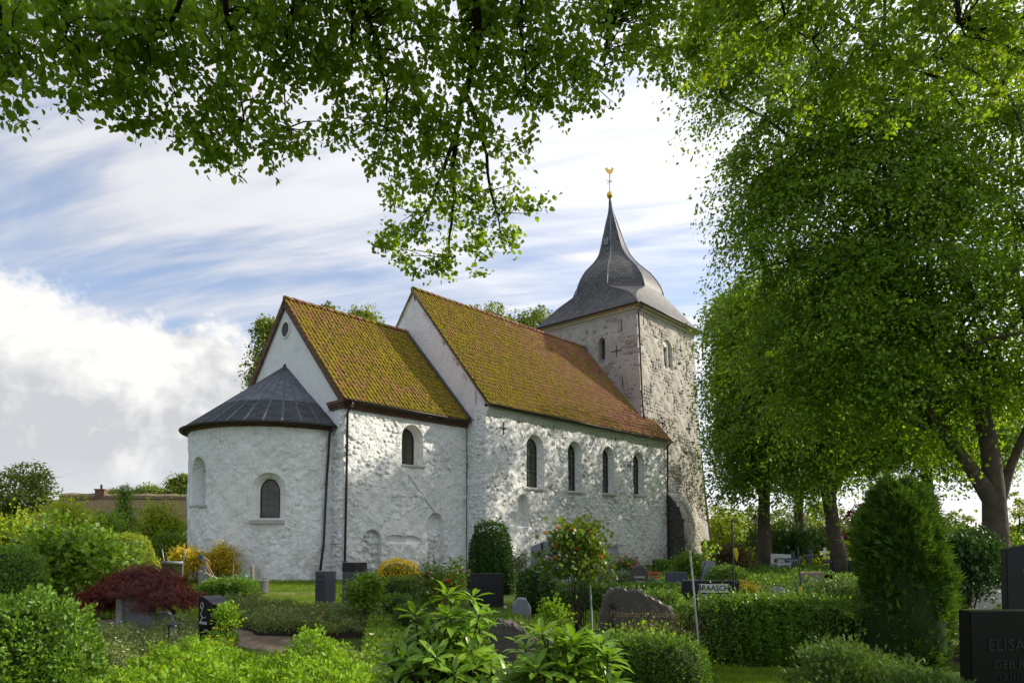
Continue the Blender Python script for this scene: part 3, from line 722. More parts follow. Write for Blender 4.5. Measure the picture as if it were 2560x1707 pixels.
def anchor(u, z, fn, cross=True, h=.62, w=.6, parent=nave, lean=0.0):
    mb = MB(); a = fn(u - lean, z - h / 2, .035); b = fn(u + lean, z + h / 2, .035)
    mb.tube([a, b], .026, 4)
    if cross: mb.tube([fn(u - w / 2, z + .02, .045), fn(u + w / 2, z + .02, .045)], .026, 4)
    mb.build('wall_anchor', MATS['iron'], parent)
for u, z in ((8.0, 6.82), (18.87, 5.88)): anchor(u, z, SOUTH(NS))
for u in (9.06, 11.71, 17.32, 20.8): anchor(u, 7.30, SOUTH(NS), False, .26)
for y, z in ((NV - .7, 13.6), (NV - 1.6, 12.4), (NV - 2.4, 11.3), (NV - 3.4, 10.1), (NV - .15, 14.0)): anchor(y, z, EASTF(LC), False, .30, lean=.05)

# --- roofs
TW, TE = 0.205, 0.315
def tile_shape():
    xs = np.linspace(0, 1.10, 7) * TW; V = []
    prof = [0.016, 0.056, 0.060, 0.028, 0.004, 0.002, 0.018]
    for y, dz in ((0.0, 0.020), (TE + .05, 0.0)):
        for x, h in zip(xs, prof): V.append((x, y, h + dz))
    for x, h in zip(xs, prof): V.append((x, 0.004, h - .006))
    F = [(i, i + 1, i + 8, i + 7) for i in range(6)] + [(i + 14, i + 15, i + 1, i) for i in range(6)]
    return np.array(V), np.array(F)
TV_, TF_ = tile_shape(); TILE = npmesh('roof_tile', TV_, TF_, MATS['pantile'], True)
def roof(name, parent, u0, u1, ve, ze, vr, zr, side, single=0, skip=None, seed=1, plain=False):
    """one slope of pantiles from the eave (ve, ze) up to the ridge (vr, zr)"""
    r = random.Random(seed); o = empty(name); o.parent = parent
    du = Vector((1, 0, 0)); dy = Vector((0, vr - ve, zr - ze)); L = dy.length; dy.normalize(); nn = du.cross(dy)
    if nn.z < 0: nn = -nn
    cols = int(round((u1 - u0) / TW)); w = (u1 - u0) / cols; rows = int(L / TE)
    # boards under the tiles
    mb = MB(); e0 = Vector((u0, ve, ze)) - nn * .05; e1 = Vector((u1, ve, ze)) - nn * .05; t = dy * L
    mb.add([e0, e1, e1 + t, e0 + t, e0 - nn * .08, e1 - nn * .08, e1 + t - nn * .08, e0 + t - nn * .08], [(0, 1, 2, 3), (7, 6, 5, 4), (0, 4, 5, 1), (1, 5, 6, 2), (2, 6, 7, 3), (3, 7, 4, 0)])
    mb.build('roof_deck', MATS['pantile' if plain else 'old_wood'], o)
    if plain: return o
    VV = []; FF = []; b = 0; cnt = 0
    for i in range(rows + 1):
        for j in range(cols):
            sag = -.03 * math.sin(PI * i / rows) + .012 * mnoise.noise(Vector((j * .2, i * .2, seed)))
            p = Vector((u0 + j * w, ve, ze)) + dy * (i * TE - .03 + r.gauss(0, .008) - (r.uniform(.02, .07) if r.random() < .012 else 0)) + nn * (sag + r.uniform(-.006, .010))
            if i * TE > L - .1: continue
            if skip and skip(p.x, p.y, p.z): continue
            a = r.gauss(0, .018)
            ax = (du + dy * a); ay = dy - du * a + nn * r.uniform(-.012, .012); az = nn
            if side < 0: pass
            if cnt < single and i < 14 and j % 1 == 0:
                to = link('roof_tile', TILE, o); cnt += 1
                to.matrix_basis = Matrix([[ax[k], ay[k], az[k], p[k]] for k in range(3)] + [[0, 0, 0, 1]])
            else:
                VV.append(np.array(p) + TV_[:, :1] * np.array(ax) + TV_[:, 1:2] * np.array(ay) + TV_[:, 2:] * np.array(az)); FF.append(TF_ + b); b += len(TV_)
    link('roof_tiles', npmesh('roof_tiles', np.concatenate(VV), np.concatenate(FF), MATS['pantile'], True), o, kind='stuff')
    return o
cs = (RC - HC - .35) / WC
roof('chancel_roof_south', church, -.12, LC - .05, -WC - .28, HC + .33, 0, RC, 1, single=300, seed=2)
roof('chancel_roof_north', church, -.12, LC - .05, WC + .28, HC + .33, 0, RC, -1, seed=3, plain=True)
intow = lambda u, v, z: u > LT - .02 and v > TV - WT - .10
roof('nave_roof_south', church, LC - .10, LC + LN + .12, NS - .30, HN + .10, NV, RN, 1, seed=4, skip=intow)
roof('nave_roof_north', church, LC - .10, LC + LN + .12, NV + WN + .30, HN + .10, NV, RN, -1, seed=5, skip=intow, plain=True)
def ridge(parent, u0, u1, v, z):
    n = int((u1 - u0) / .40); w = (u1 - u0) / n
    prof = [(.15 * math.cos(t), .12 * math.sin(t) - .02) for t in np.linspace(-.25, PI + .25, 8)]
    V = [(x, a, b + (.02 if x == 0 else 0)) for x in (0, w + .04) for a, b in prof] + [(0, a * .85, b - .02) for a, b in prof]
    F = [(i, i + 1, i + 9, i + 8) for i in range(7)] + [(i + 16, i + 17, i + 1, i) for i in range(7)]
    me = pymesh('ridge_tile', V, F, MATS['pantile'], True)
    for k in range(n): link('ridge_tile', me, parent, (u0 + k * w, v, z + rng.uniform(-.008, .008)))
ridge(chan, -.10, LC - .05, 0, RC + .03); ridge(nave, LC - .05, LT, NV, RN + .03)
# verges and brick cornices
def verge(u, ya, za, yr, zr, parent, mat, w=.14, th=.20):
    for s in (-1, 1):
        a = Vector((u, yr + s * abs(ya - yr), za)); b = Vector((u, yr, zr)); d = (b - a).normalized(); nn = Vector((0, -d.z * (1 if s > 0 else -1) * -1, abs(d.y)))
        n2 = Vector((1, 0, 0)).cross(d); n2 = n2 if n2.z > 0 else -n2
        mb = MB(); q = [a - n2 * th, a, b, b - n2 * th]
        mb.add([p for p in q] + [p - Vector((w, 0, 0)) for p in q], [(0, 1, 2, 3), (7, 6, 5, 4), (0, 4, 5, 1), (1, 5, 6, 2), (2, 6, 7, 3), (3, 7, 4, 0)])
        mb.build('verge', MATS[mat], parent)
verge(-.02, -WC - .26, HC + .30, 0, RC - .02, chan, 'red_brick_y', .13, .24)
verge(LC + .0, NS - .02, HN + .18, NV, RN - .03, nave, 'white_brick', .05, .10)
mb = MB()
for k, (out, h) in enumerate(((.06, .10), (.12, .10), (.18, .12))): mb.box((LC / 2 - .09, -WC - out / 2, HC + .05 + k * .105), (LC + .14, out, h))
mb.build('brick_cornice', MATS['red_brick_x'], chan)
mb = MB()
for k, (out, h) in enumerate(((.06, .10), (.12, .10), (.18, .12))): mb.box((-.02 - out / 2, -WC + .40 - out / 2, HC + .05 + k * .105), (out, .95 + out, h))
mb.build('brick_cornice', MATS['red_brick_y'], chan)
mb = MB()
for k, out in enumerate((.05, .09, .13, .18)): mb.box((LC + LN / 2, NS - out / 2, HN - .30 + k * .09), (LN, out, .085))
mb.build('eave_moulding', MATS['whitewash'], nave)
# gutters and pipes
def gutter(pts, parent, r=.07):
    V = []; F = []; n = 7
    for i, p in enumerate(pts):
        p = Vector(p); t = Vector(pts[min(i + 1, len(pts) - 1)]) - Vector(pts[max(i - 1, 0)]); t.normalize(); side = t.cross(Vector((0, 0, 1)))
        for k in range(n):
            q = PI + PI * k / (n - 1); V.append(p + side * math.cos(q) * r + Vector((0, 0, 1)) * math.sin(q) * r)
    F = [(i * n + k, i * n + k + 1, (i + 1) * n + k + 1, (i + 1) * n + k) for i in range(len(pts) - 1) for k in range(n - 1)]
    me = pymesh('gutter', V, F, MATS['gutter_metal'], True); o = link('gutter', me, parent)
    md = o.modifiers.new('thick', 'SOLIDIFY'); md.thickness = .008
gutter([(-.15, -WC - .36, HC + .31), (LC - .1, -WC - .36, HC + .29)], chan)
gutter([(LC + .05, NS - .38, HN + .09), (LC + LN + .15, NS - .38, HN + .05)], nave)
def pipe(pts, parent, r=.05):
    mb = MB(); mb.tube(pts, r, 8)
    o = mb.build('downpipe', MATS['gutter_metal'], parent, True)
    c = MB(); P = [Vector(p) for p in pts]
    for t in (.18, .5, .82):
        k = t * (len(P) - 1); i = int(k); q = P[i].lerp(P[min(i + 1, len(P) - 1)], k - i); c.box(q, (.13, .13, .03))
    c.build('pipe_clip', MATS['gutter_metal'], o)
pipe([(.22, -WC - .36, HC + .25), (.20, -WC - .30, HC + .05), (.16, -WC - .10, HC - .15), (.14, -WC - .10, 4), (.08, -WC - .12, .75), (.02, -WC - .35, .5)], chan)
PP = lambda deg, z, r=AR + .12: (r * math.cos(R(deg)), r * math.sin(R(deg)), z)
pipe([PP(-92.5, AH + .05, AR + .4), PP(-92.9, AH - .2), PP(-94.7, 3.8), PP(-96, 1.5), PP(-98.6, .3, AR + .2)], apse)
pipe([(LC + LN - .08, NS - .38, HN + .02), (LC + LN - .12, NS - .12, HN - .3), (LC + LN - .12, NS - .10, 4), (LC + LN - .08, NS - .12, .5), (LC + LN + .1, NS - .3, .15)], nave)
mb = MB(); mb.tube([(LC - .05, -WC - .03, HC + .2), (LC - .05, -WC - .03, 3), (LC - .06, -WC - .03, 0)], .014, 4); mb.tube([(-.05, -3.5, 1.40), (-.06, -WC - .1, 1.42)], .012, 4)
mb.build('lightning_cable', MATS['iron'], chan)
mb = MB(); mb.tube([(LC - .05, NV - WN + .65, 9.3), (LC - .05, NV - WN + .62, HN + .2)], .014, 4); mb.build('lightning_cable', MATS['iron'], nave)
# lead flashings
def flash(a, b, w, parent, nrm, mat='flashing'):
    a, b, nrm = Vector(a), Vector(b), Vector(nrm); mb = MB(); d = (b - a).normalized(); q = d.cross(nrm).normalized()
    mb.add([a, b, b + q * w, a + q * w] + [p + nrm * .03 for p in (a, b, b + q * w, a + q * w)], [(0, 1, 2, 3), (7, 6, 5, 4), (0, 4, 5, 1), (1, 5, 6, 2), (2, 6, 7, 3), (3, 7, 4, 0)])
    mb.build('flashing', MATS[mat], parent)
mb = MB(); a = Vector((LC - .12, 0.02, RC + .10)); b = Vector((LC - .12, -WC - .30, HC + .40)); mb.tube([a, b], .10, 6); mb.build('flashing', MATS['gutter_metal'], chan)
mb = MB(); a = Vector((LT - .06, NV, RN + .10)); b = Vector((LT - .06, TV - WT - .05, RN + .12 - (-NV + .616 + WT - .0) * (RN - HN) / WN)); mb.tube([a, b], .13, 6)
mb.tube([b, b + Vector((1.0, -.05, .0)), b + Vector((1.6, -.12, -.06))], .10, 6); mb.build('flashing', MATS['flashing'], nave)

# --- apse roof: half cone of slates
ar = empty('apse_roof'); ar.parent = church
ER, EZ = AR + .27, AH + .12
cone = []; n = 40
for k in range(n + 1):
    q = PI / 2 + PI * k / n; cone.append((ER * math.cos(q) * (1 if k not in (0, n) else 1), ER * math.sin(q), EZ))
V = cone + [(0, 0, AA)] + [(x * (AR - .1) / ER, y * (AR - .1) / ER, EZ - .02) for x, y, z in cone]
F = [(k, k + 1, n + 1) for k in range(n)] + [(k + 1, k, n + 2 + k, n + 3 + k) for k in range(n)]
link('roof_deck', pymesh('roof_deck', V, F, MATS['old_wood']), ar)
SLV = np.array([(-.5, 0, .010), (.5, 0, .010), (.5, 1, .0), (-.5, 1, .0), (-.5, 0, .0), (.5, 0, .0)]); SLF = np.array([(0, 1, 2, 3), (4, 5, 1, 0)])
SLATE = npmesh('slate', SLV, SLF, MATS['slate'])
L = math.hypot(ER, AA - EZ); rows = 34; ex = L / rows; VV = []; FF = []; b = 0; cnt = 0
ribs = 18
todo = []
for i in range(rows):
    r0 = ER * (1 - i / rows); m = max(6, int(PI * r0 / .26 / ribs) * ribs)
    if r0 < 1.7: m = max(ribs, int(PI * r0 / .2))
    for j in range(m):
        q = PI / 2 + PI * (j + .5 + (.5 if i % 2 else 0) * .9) / m
        if q > PI * 1.5: continue
        todo.append((i, j, m, q, r0))
for i, j, m, q, r0 in todo:
    p = Vector((r0 * math.cos(q), r0 * math.sin(q), EZ + (AA - EZ) * i / rows)); up = (Vector((0, 0, AA)) - p).normalized()
    tx = Vector((-math.sin(q), math.cos(q), 0)); nn = up.cross(tx); nn = nn if nn.z > 0 else -nn
    if tx.cross(up).dot(nn) < 0: tx = -tx
    w = PI * r0 / m * .997; p = p + nn * (.012 + rng.uniform(-.002, .004)) - up * .02
    if cnt < 300 and i < 12 and q > PI * .93:
        o = link('slate', SLATE, ar); cnt += 1
        o.matrix_basis = Matrix([[tx[k] * w, up[k] * ex * 1.25, nn[k], p[k]] for k in range(3)] + [[0, 0, 0, 1]])
    else:
        VV.append(np.array(p) + SLV[:, :1] * np.array(tx) * w + SLV[:, 1:2] * np.array(up) * ex * 1.25 + SLV[:, 2:] * np.array(nn)); FF.append(SLF + b); b += 6
link('slates', npmesh('slates', np.concatenate(VV), np.concatenate(FF), MATS['slate']), ar, kind='stuff')
for k in range(ribs + 1):
    q = PI / 2 + PI * k / ribs; mb = MB(); e = Vector((ER * math.cos(q), ER * math.sin(q), EZ)); ap = Vector((-.02 if k in (0, ribs) else 0, 0, AA)); d = (ap - e); t = Vector((-math.sin(q), math.cos(q), 0)); nn = d.normalized().cross(t); nn = nn if nn.z > 0 else -nn
    a = [e + t * .055 + nn * .018, e + nn * .026, e - t * .055 + nn * .018]; c2 = [e + d * .985 + t * .02 + nn * .02, e + d * .985 + nn * .05, e + d * .985 - t * .02 + nn * .02]
    mb.add(a + c2, [(0, 1, 4, 3), (1, 2, 5, 4), (2, 1, 0)]).build('hip_slate', MATS['slate_strip'], ar)
gutter([((ER + .05) * math.cos(PI / 2 + PI * k / 36), (ER + .05) * math.sin(PI / 2 + PI * k / 36), EZ - .02) for k in range(37)], ar, .075)
V = []; F = []
pr = [(AR, AH - .08), (AR + .06, AH - .08), (AR + .06, AH - .01), (AR + .14, AH + .0), (AR + .14, AH + .06), (AR + .20, AH + .07), (AR + .22, AH + .12)]
for k in range(41):
    q = PI / 2 + PI * k / 40; V += [(r * math.cos(q), r * math.sin(q), z) for r, z in pr]
for k in range(40): F += [(k * 7 + i, k * 7 + i + 1, k * 7 + 8 + i, k * 7 + 7 + i) for i in range(6)]
link('brick_cornice', pymesh('brick_cornice', V, F, MATS['red_brick_y']), apse)
mb = MB(); mb.tube([(-.02, 0, AA - .2), (-.02, 0, AA + .12)], [.16, .05], 6); mb.build('lead_cap', MATS['gutter_metal'], ar)

# --- tower
tow = empty('tower', (LT, TV - WT, 0), R(1.0)); tow.parent = church          # local x west, y north
TS = 2 * WT
def batter(z): return float(np.interp(z, (0, .8, 3, 4.4, 9, 16.4), (1.35, 1.15, .85, .72, .36, 0)))
def flare(z): return float(np.interp(z, (0, 2.2, 2.8, 3.4, 4.0, 4.5, 5.6), (1.3, 1.5, 1.5, 1.35, .95, .45, 0)))
def fw(s): 
    t = min(1, max(0, (s - 1.5) / 5.5)); return 1 - t * t * (3 - 2 * t)
def TSO(s, z, d): return (s + (.05 * batter(z) if s > LD * .5 else 0), -batter(z) - flare(z) * fw(s) - d, z)
def TEA(s, z, d): return (-d, s, z)
def TWE(s, z, d): return (LD + .25 * batter(z) + d, s, z)
te = arch(2.36, 2.90, 13.40, 14.92)
tsw = arch(3.28, 4.55, 13.05, 15.12)
panel('south_wall', [(0, 7.0), (0, HT), (LD, HT), (LD, -.3), (1.52, -.3), (1.52, 7.0)], [tsw], TSO, 'tower_mortar', tow, .13, k=1.5, rel=.8)
panel('east_wall', [(-batter(6), 6), (TS, 6), (TS, HT), (0, HT), (-batter(12), 12), (-batter(9), 9)], [te], TEA, 'tower_mortar', tow, .28, k=1.4)
panel('west_wall', [(-1.3, -.3), (TS, -.3), (TS, HT), (0, HT), (-.36, 9), (-.8, 4.4)], [], TWE, 'tower_mortar', tow, .4, k=1.4)
panel('north_wall', [(0, -.3), (LD, -.3), (LD, HT), (0, HT)], [], lambda s, z, d: (s, TS + d, z), 'tower_mortar', tow, .6)
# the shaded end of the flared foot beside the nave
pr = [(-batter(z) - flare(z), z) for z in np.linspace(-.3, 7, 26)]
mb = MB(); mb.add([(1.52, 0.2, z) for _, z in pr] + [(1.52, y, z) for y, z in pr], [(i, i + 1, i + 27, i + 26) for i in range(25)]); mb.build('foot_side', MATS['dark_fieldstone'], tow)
opening('window', te, TEA, .42, .05, tow, bars=0, mat='tower_mortar', frame=False)
tb = opening('window', tsw, TSO, .16, .06, tow, glass=False, mat='pale_cornice')
for a, b in ((3.42, 3.83), (4.00, 4.41)):
    c = arch(a, b, 13.25, 14.75)
    link('pane', pymesh('pane', [TSO(s, z, -.145) for s, z in c], [tuple(range(len(c)))], MATS['church_glass']), tb)
mb = MB(); mb.tube([TSO(3.915, 13.15, -.08), TSO(3.915, 14.3, -.08), TSO(3.915, 14.6, -.08)], [.06, .06, .09], 8); mb.build('mullion', MATS['pale_cornice'], tb)
ok = clear([tsw], .05)
sS = scatter(.1, LD - .1, .1, HT - .35, .30, lambda s, z: (ok(s, z) and (s > 1.7 or z > 7.8)) * (.80 + .45 * nz(s, z, .45, 5)), .30, .026, 21, True)
stones(tow, TSO, sS, 'tower_stone', True)
ok2 = clear([te], .06)
sE = scatter(.1, TS - .1, 7.5, HT - .3, .30, lambda s, z: ok2(s, z) * (.62 + .6 * nz(s, z, .45, 6) - (.28 if z > 15.2 else 0)), .30, .026, 22, True)
stones(tow, TEA, sE, 'tower_stone', True)
sF = scatter(0, 1.0, .1, 4.6, .28, lambda s, z: 1.0, .30, .05, 23, True)
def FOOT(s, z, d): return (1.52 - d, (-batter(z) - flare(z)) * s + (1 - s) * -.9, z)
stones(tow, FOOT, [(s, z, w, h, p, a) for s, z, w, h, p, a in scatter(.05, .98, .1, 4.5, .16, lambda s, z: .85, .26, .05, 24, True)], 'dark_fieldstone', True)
for y, z, c in ((1.45, 13.78, True), (1.05, 15.4, False), (1.0, 11.7, False)): anchor(y, z, TEA, c, .75, .8, tow, 0 if c else .03)
for x, z, c in ((2.1, 14.92, True), (5.75, 14.74, True), (.85, 15.75, False), (6.65, 15.5, False), (1.35, 11.35, False), (4.35, 10.6, False), (7.1, 11.2, False), (2.65, 9.2, True), (6.4, 9.3, True), (7.0, 7.4, False), (4.6, 6.6, False), (6.2, 5.6, False), (5.0, 4.6, False), (2.3, 6.3, False)): anchor(x, z, TSO, c, .78, .62, tow, 0 if c else .03)
mb = MB(); mb.tube([(.12, -.42, HT + .1), (.10, -.14, HT - .3), (.10, -.40, 10), (.12, -.55, 8.6)], .055, 8); mb.build('downpipe', MATS['gutter_metal'], tow, True)
# eave cornice
mb = MB(); c = (LD / 2, TS / 2)
for k, (o, h) in enumerate(((.10, .16), (.20, .14))):
    for sx, sy in ((0, -1), (0, 1), (-1, 0), (1, 0)):
        z = HT + .08 + k * .15 - .06
        if sx == 0: mb.box((c[0], c[1] + sy * (TS / 2 + o / 2 - .02), z), (LD + 2 * o, o + .04, h))
        else: mb.box((c[0] + sx * (LD / 2 + o / 2 - .02), c[1], z - .002), (o + .04, TS + 2 * o - .01, h))
mb.build('eave_cornice', MATS['pale_cornice'], tow)
# helm: square skirt turning into an eight-sided bell and a thin point
helm = empty('helm', (LD / 2, TS / 2, 0)); helm.parent = tow
prof = [(4.36, 0.0, 16.50), (4.30, 0.0, 16.58), (3.95, .02, 17.0), (3.62, .10, 17.5), (3.38, .35, 18.0), (3.22, .80, 18.45), (3.08, 1, 18.75), (3.04, 1, 19.0), (2.92, 1, 19.4), (2.76, 1, 19.75), (2.56, 1, 20.1), (2.30, 1, 20.5), (1.98, 1, 20.85), (1.66, 1, 21.2), (1.36, 1, 21.6), (1.12, 1, 22.0), (.92, 1, 22.5), (.78, 1, 23.0), (.66, 1, 23.5), (.53, 1, 24.0), (.41, 1, 24.5), (.34, 1, 24.75), (.20, 1, 25.3), (.11, 1, 25.8), (.08, 1, 26.2), (.05, 1, 26.5)]
def lean(z): t = min(1, max(0, (z - 17.5) / 9.0)); return .62 * t
def octa(r, k):
    c = r * .586 * k; p = [(r, -r + c), (r, r - c), (r - c, r), (-r + c, r), (-r, r - c), (-r, -r + c), (-r + c, -r), (r - c, -r)]; return p
V = []; F = []; UV = []; acc = 0
for i, (r, k, z) in enumerate(prof):
    if i: acc += math.hypot(prof[i - 1][0] - r, z - prof[i - 1][2])
    p = octa(r, k)
    for j in range(8):
        a, b = Vector(p[j]), Vector(p[(j + 1) % 8]); w = (b - a).length
        V += [(a.x, a.y + lean(z), z), (b.x, b.y + lean(z), z)]; UV += [(j * 9.13 - w / 2, acc), (j * 9.13 + w / 2, acc)]
for i in range(len(prof) - 1):
    for j in range(8): F.append((i * 16 + 2 * j, i * 16 + 2 * j + 1, i * 16 + 17 + 2 * j, i * 16 + 16 + 2 * j))
link('helm_skin', npmesh('helm_skin', V, F, MATS['helm_slate'], False, UV), helm)
mb = MB(); r = 4.36
mb.add([(-r, -r, 16.495), (r, -r, 16.495), (r, r, 16.495), (-r, r, 16.495)], [(0, 3, 2, 1)]); mb.build('soffit', MATS['pale_cornice'], helm)
for (x0, y0, x1, y1) in ((-r, -r, r, -r), (-r, -r, -r, r), (r, -r, r, r)): gutter([(x0 * 1.015, y0 * 1.015, 16.52), (x1 * 1.015, y1 * 1.015, 16.52)], helm, .08)
for j in range(8):                                   # rolled hips
    mb = MB(); pts = []; q = []
    for (rr, k, z) in prof[6:]: p = octa(rr, k)[j]; pts.append((p[0] * 1.005, p[1] * 1.005 + lean(z), z)); q.append(.045 if rr > .3 else .02)
    mb.tube(pts, q, 5); mb.build('hip_roll', MATS['flashing'], helm)
d = Vector((-math.cos(R(0)), 0, 0))
mb = MB(); mb.box((-.90, -.05 + lean(22.85), 22.85), (.20, .30, .42), Matrix.Rotation(-.22, 3, 'Y')); mb.build('helm_hatch', MATS['zinc'], helm)
mb = MB(); mb.lathe([(.05, 26.42), (.09, 26.48), (.18, 26.55), (.23, 26.68), (.23, 26.78), (.18, 26.90), (.08, 26.97), (.03, 27.0)], 16, (0, .62, 0)); mb.build('gilded_ball', MATS['gold'], helm, True)
mb = MB(); mb.tube([(0, .62, 26.9), (0, .62, 28.35)], .028, 6); mb.tube([(-.28, .70, 27.75), (.28, .54, 27.75)], .020, 5); mb.tube([(-.08, .34, 27.71), (.08, .90, 27.71)], .020, 5); vane = mb.build('vane_rod', MATS['iron'], helm)
cock = [(-.42, .30), (-.50, .45), (-.44, .58), (-.30, .62), (-.20, .50), (-.17, .46), (-.05, .43), (.10, .47), (.18, .52), (.20, .66), (.27, .74), (.33, .68), (.37, .62), (.46, .59), (.37, .55), (.38, .46), (.34, .30), (.26, .14), (.12, .04), (.06, -.06), (-.04, -.06), (-.08, .04), (-.22, .10), (-.32, .20)]
mb = MB(); mb.prism([(x * .72, z * .72) for x, z in cock], -.025, .025); o = mb.build('weathercock', MATS['gold'], helm, bevel=.008); o.location = (0, .62, 28.30); o.rotation_euler = (0, 0, R(-35))
# ------------------------------------------------------------------ foliage helpers
def leaf_tpl(kind):
    if kind == 'heart':       # lime leaf, folded a little along its midrib
        V = [(.42, 0, -.03), (.04, 0, 0), (-.06, .26, .05), (.22, .47, .07), (.62, .36, .03), (1.02, 0, -.10), (.62, -.36, .03), (.22, -.47, .07), (-.06, -.26, .05)]
        F = [(0, i, i + 1) for i in range(1, 8)] + [(0, 8, 1)]
    elif kind == 'round':     # small leaf, four faces
        V = [(0, 0, 0), (.46, .40, .07), (1, 0, -.07), (.46, -.40, .07)]; F = [(0, 3, 2), (0, 2, 1)]
    elif kind == 'lime':      # lime leaf farther off, four faces
        V = [(0, 0, 0), (.10, .40, .06), (.62, .38, .0), (1.04, 0, -.10), (.62, -.38, 0), (.10, -.40, .06)]
        F = [(0, 5, 3), (5, 4, 3), (0, 3, 1), (1, 3, 2)]
    elif kind == 'oval':
        V = [(0, 0, 0), (.5, .27, .07), (1, 0, -.05), (.5, -.27, .07)]; F = [(0, 3, 2), (0, 2, 1)]
    elif kind == 'blade':
        V = [(0, -.5, 0), (0, .5, 0), (.55, .32, .0), (1, 0, 0), (.55, -.32, 0)]; V = [(0, -.045, 0), (0, .045, 0), (1, 0, -.1)]; F = [(0, 2, 1)]
    elif kind == 'spray':     # scale-leaf spray of conifers: a ragged fan
        V = [(0, 0, 0), (.55, .10, .03), (1, .05, 0), (.5, -.10, .02), (.9, -.26, -.02), (.75, .34, 0)]; F = [(0, 3, 2), (0, 4, 3), (0, 1, 5)]
    elif kind == 'maple':     # deeply cut leaf: three thin fingers
        V = [(0, 0, 0), (.5, .05, .02), (1, 0, -.12), (.5, -.05, .02), (.42, .16, 0), (.8, .45, -.10), (.36, .22, 0), (.42, -.16, 0), (.8, -.45, -.10), (.36, -.22, 0)]
        F = [(0, 3, 2), (0, 2, 1), (0, 4, 5), (0, 5, 6), (0, 8, 7), (0, 9, 8)]
    elif kind == 'petal':
        V = [(0, 0, 0), (.5, .38, .12), (1, 0, .22), (.5, -.38, .12)]; F = [(0, 3, 2), (0, 2, 1)]
    elif kind == 'rhodo':     # long leathery leaf with a gutter
        V = [(0, 0, 0), (.14, .045, .015), (.14, -.045, .015), (.45, .15, .05), (.45, 0, 0), (.45, -.15, .05), (.75, .125, .02), (.75, 0, -.03), (.75, -.125, .02), (1, 0, -.12)]
        F = [(0, 2, 1), (1, 2, 4), (1, 4, 3), (2, 5, 4), (3, 4, 7), (3, 7, 6), (4, 5, 8), (4, 8, 7), (6, 7, 9), (7, 8, 9)]
    return np.array(V, float), np.array(F)
TPL = {k: leaf_tpl(k) for k in ('heart', 'round', 'oval', 'blade', 'spray', 'maple', 'petal', 'rhodo', 'lime')}
def unit(a): return a / np.maximum(np.linalg.norm(a, axis=-1, keepdims=True), 1e-9)
def leaf_arrays(P, D, N, S, kind):
    V, F = TPL[kind]; D = unit(D); N = unit(N - (N * D).sum(-1, keepdims=True) * D); B = np.cross(N, D); S = np.asarray(S).reshape(-1, 1, 1)
    W = P[:, None, :] + S * (V[None, :, 0:1] * D[:, None, :] + V[None, :, 1:2] * B[:, None, :] + V[None, :, 2:3] * N[:, None, :])
    FF = F[None] + (np.arange(len(P)) * len(V))[:, None, None]
    return W.reshape(-1, 3), FF.reshape(-1, 3)
def leaf_obj(name, parts, mat, parent=None, kind=None):
    """parts: list of (P, D, N, S, template)"""
    VV = []; FF = []; b = 0
    for p in parts:
        V, F = leaf_arrays(*p); VV.append(V); FF.append(F + b); b += len(V)
    return link(name, npmesh(name, np.concatenate(VV), np.concatenate(FF), MATS[mat], False), parent, kind=kind)
def rdir(r, n): return unit(r.normal(size=(n, 3)))
def vnoise(P, k, seed=0):
    """cheap smooth noise in -1..1"""
    a = np.zeros(len(P)); rr = np.random.RandomState(seed)
    for i in range(5):
        w = rr.normal(size=3) * k * (1 + .7 * i); a += np.sin(P @ w + rr.uniform(0, 7)) / (1 + .5 * i)
    return a / 2.6

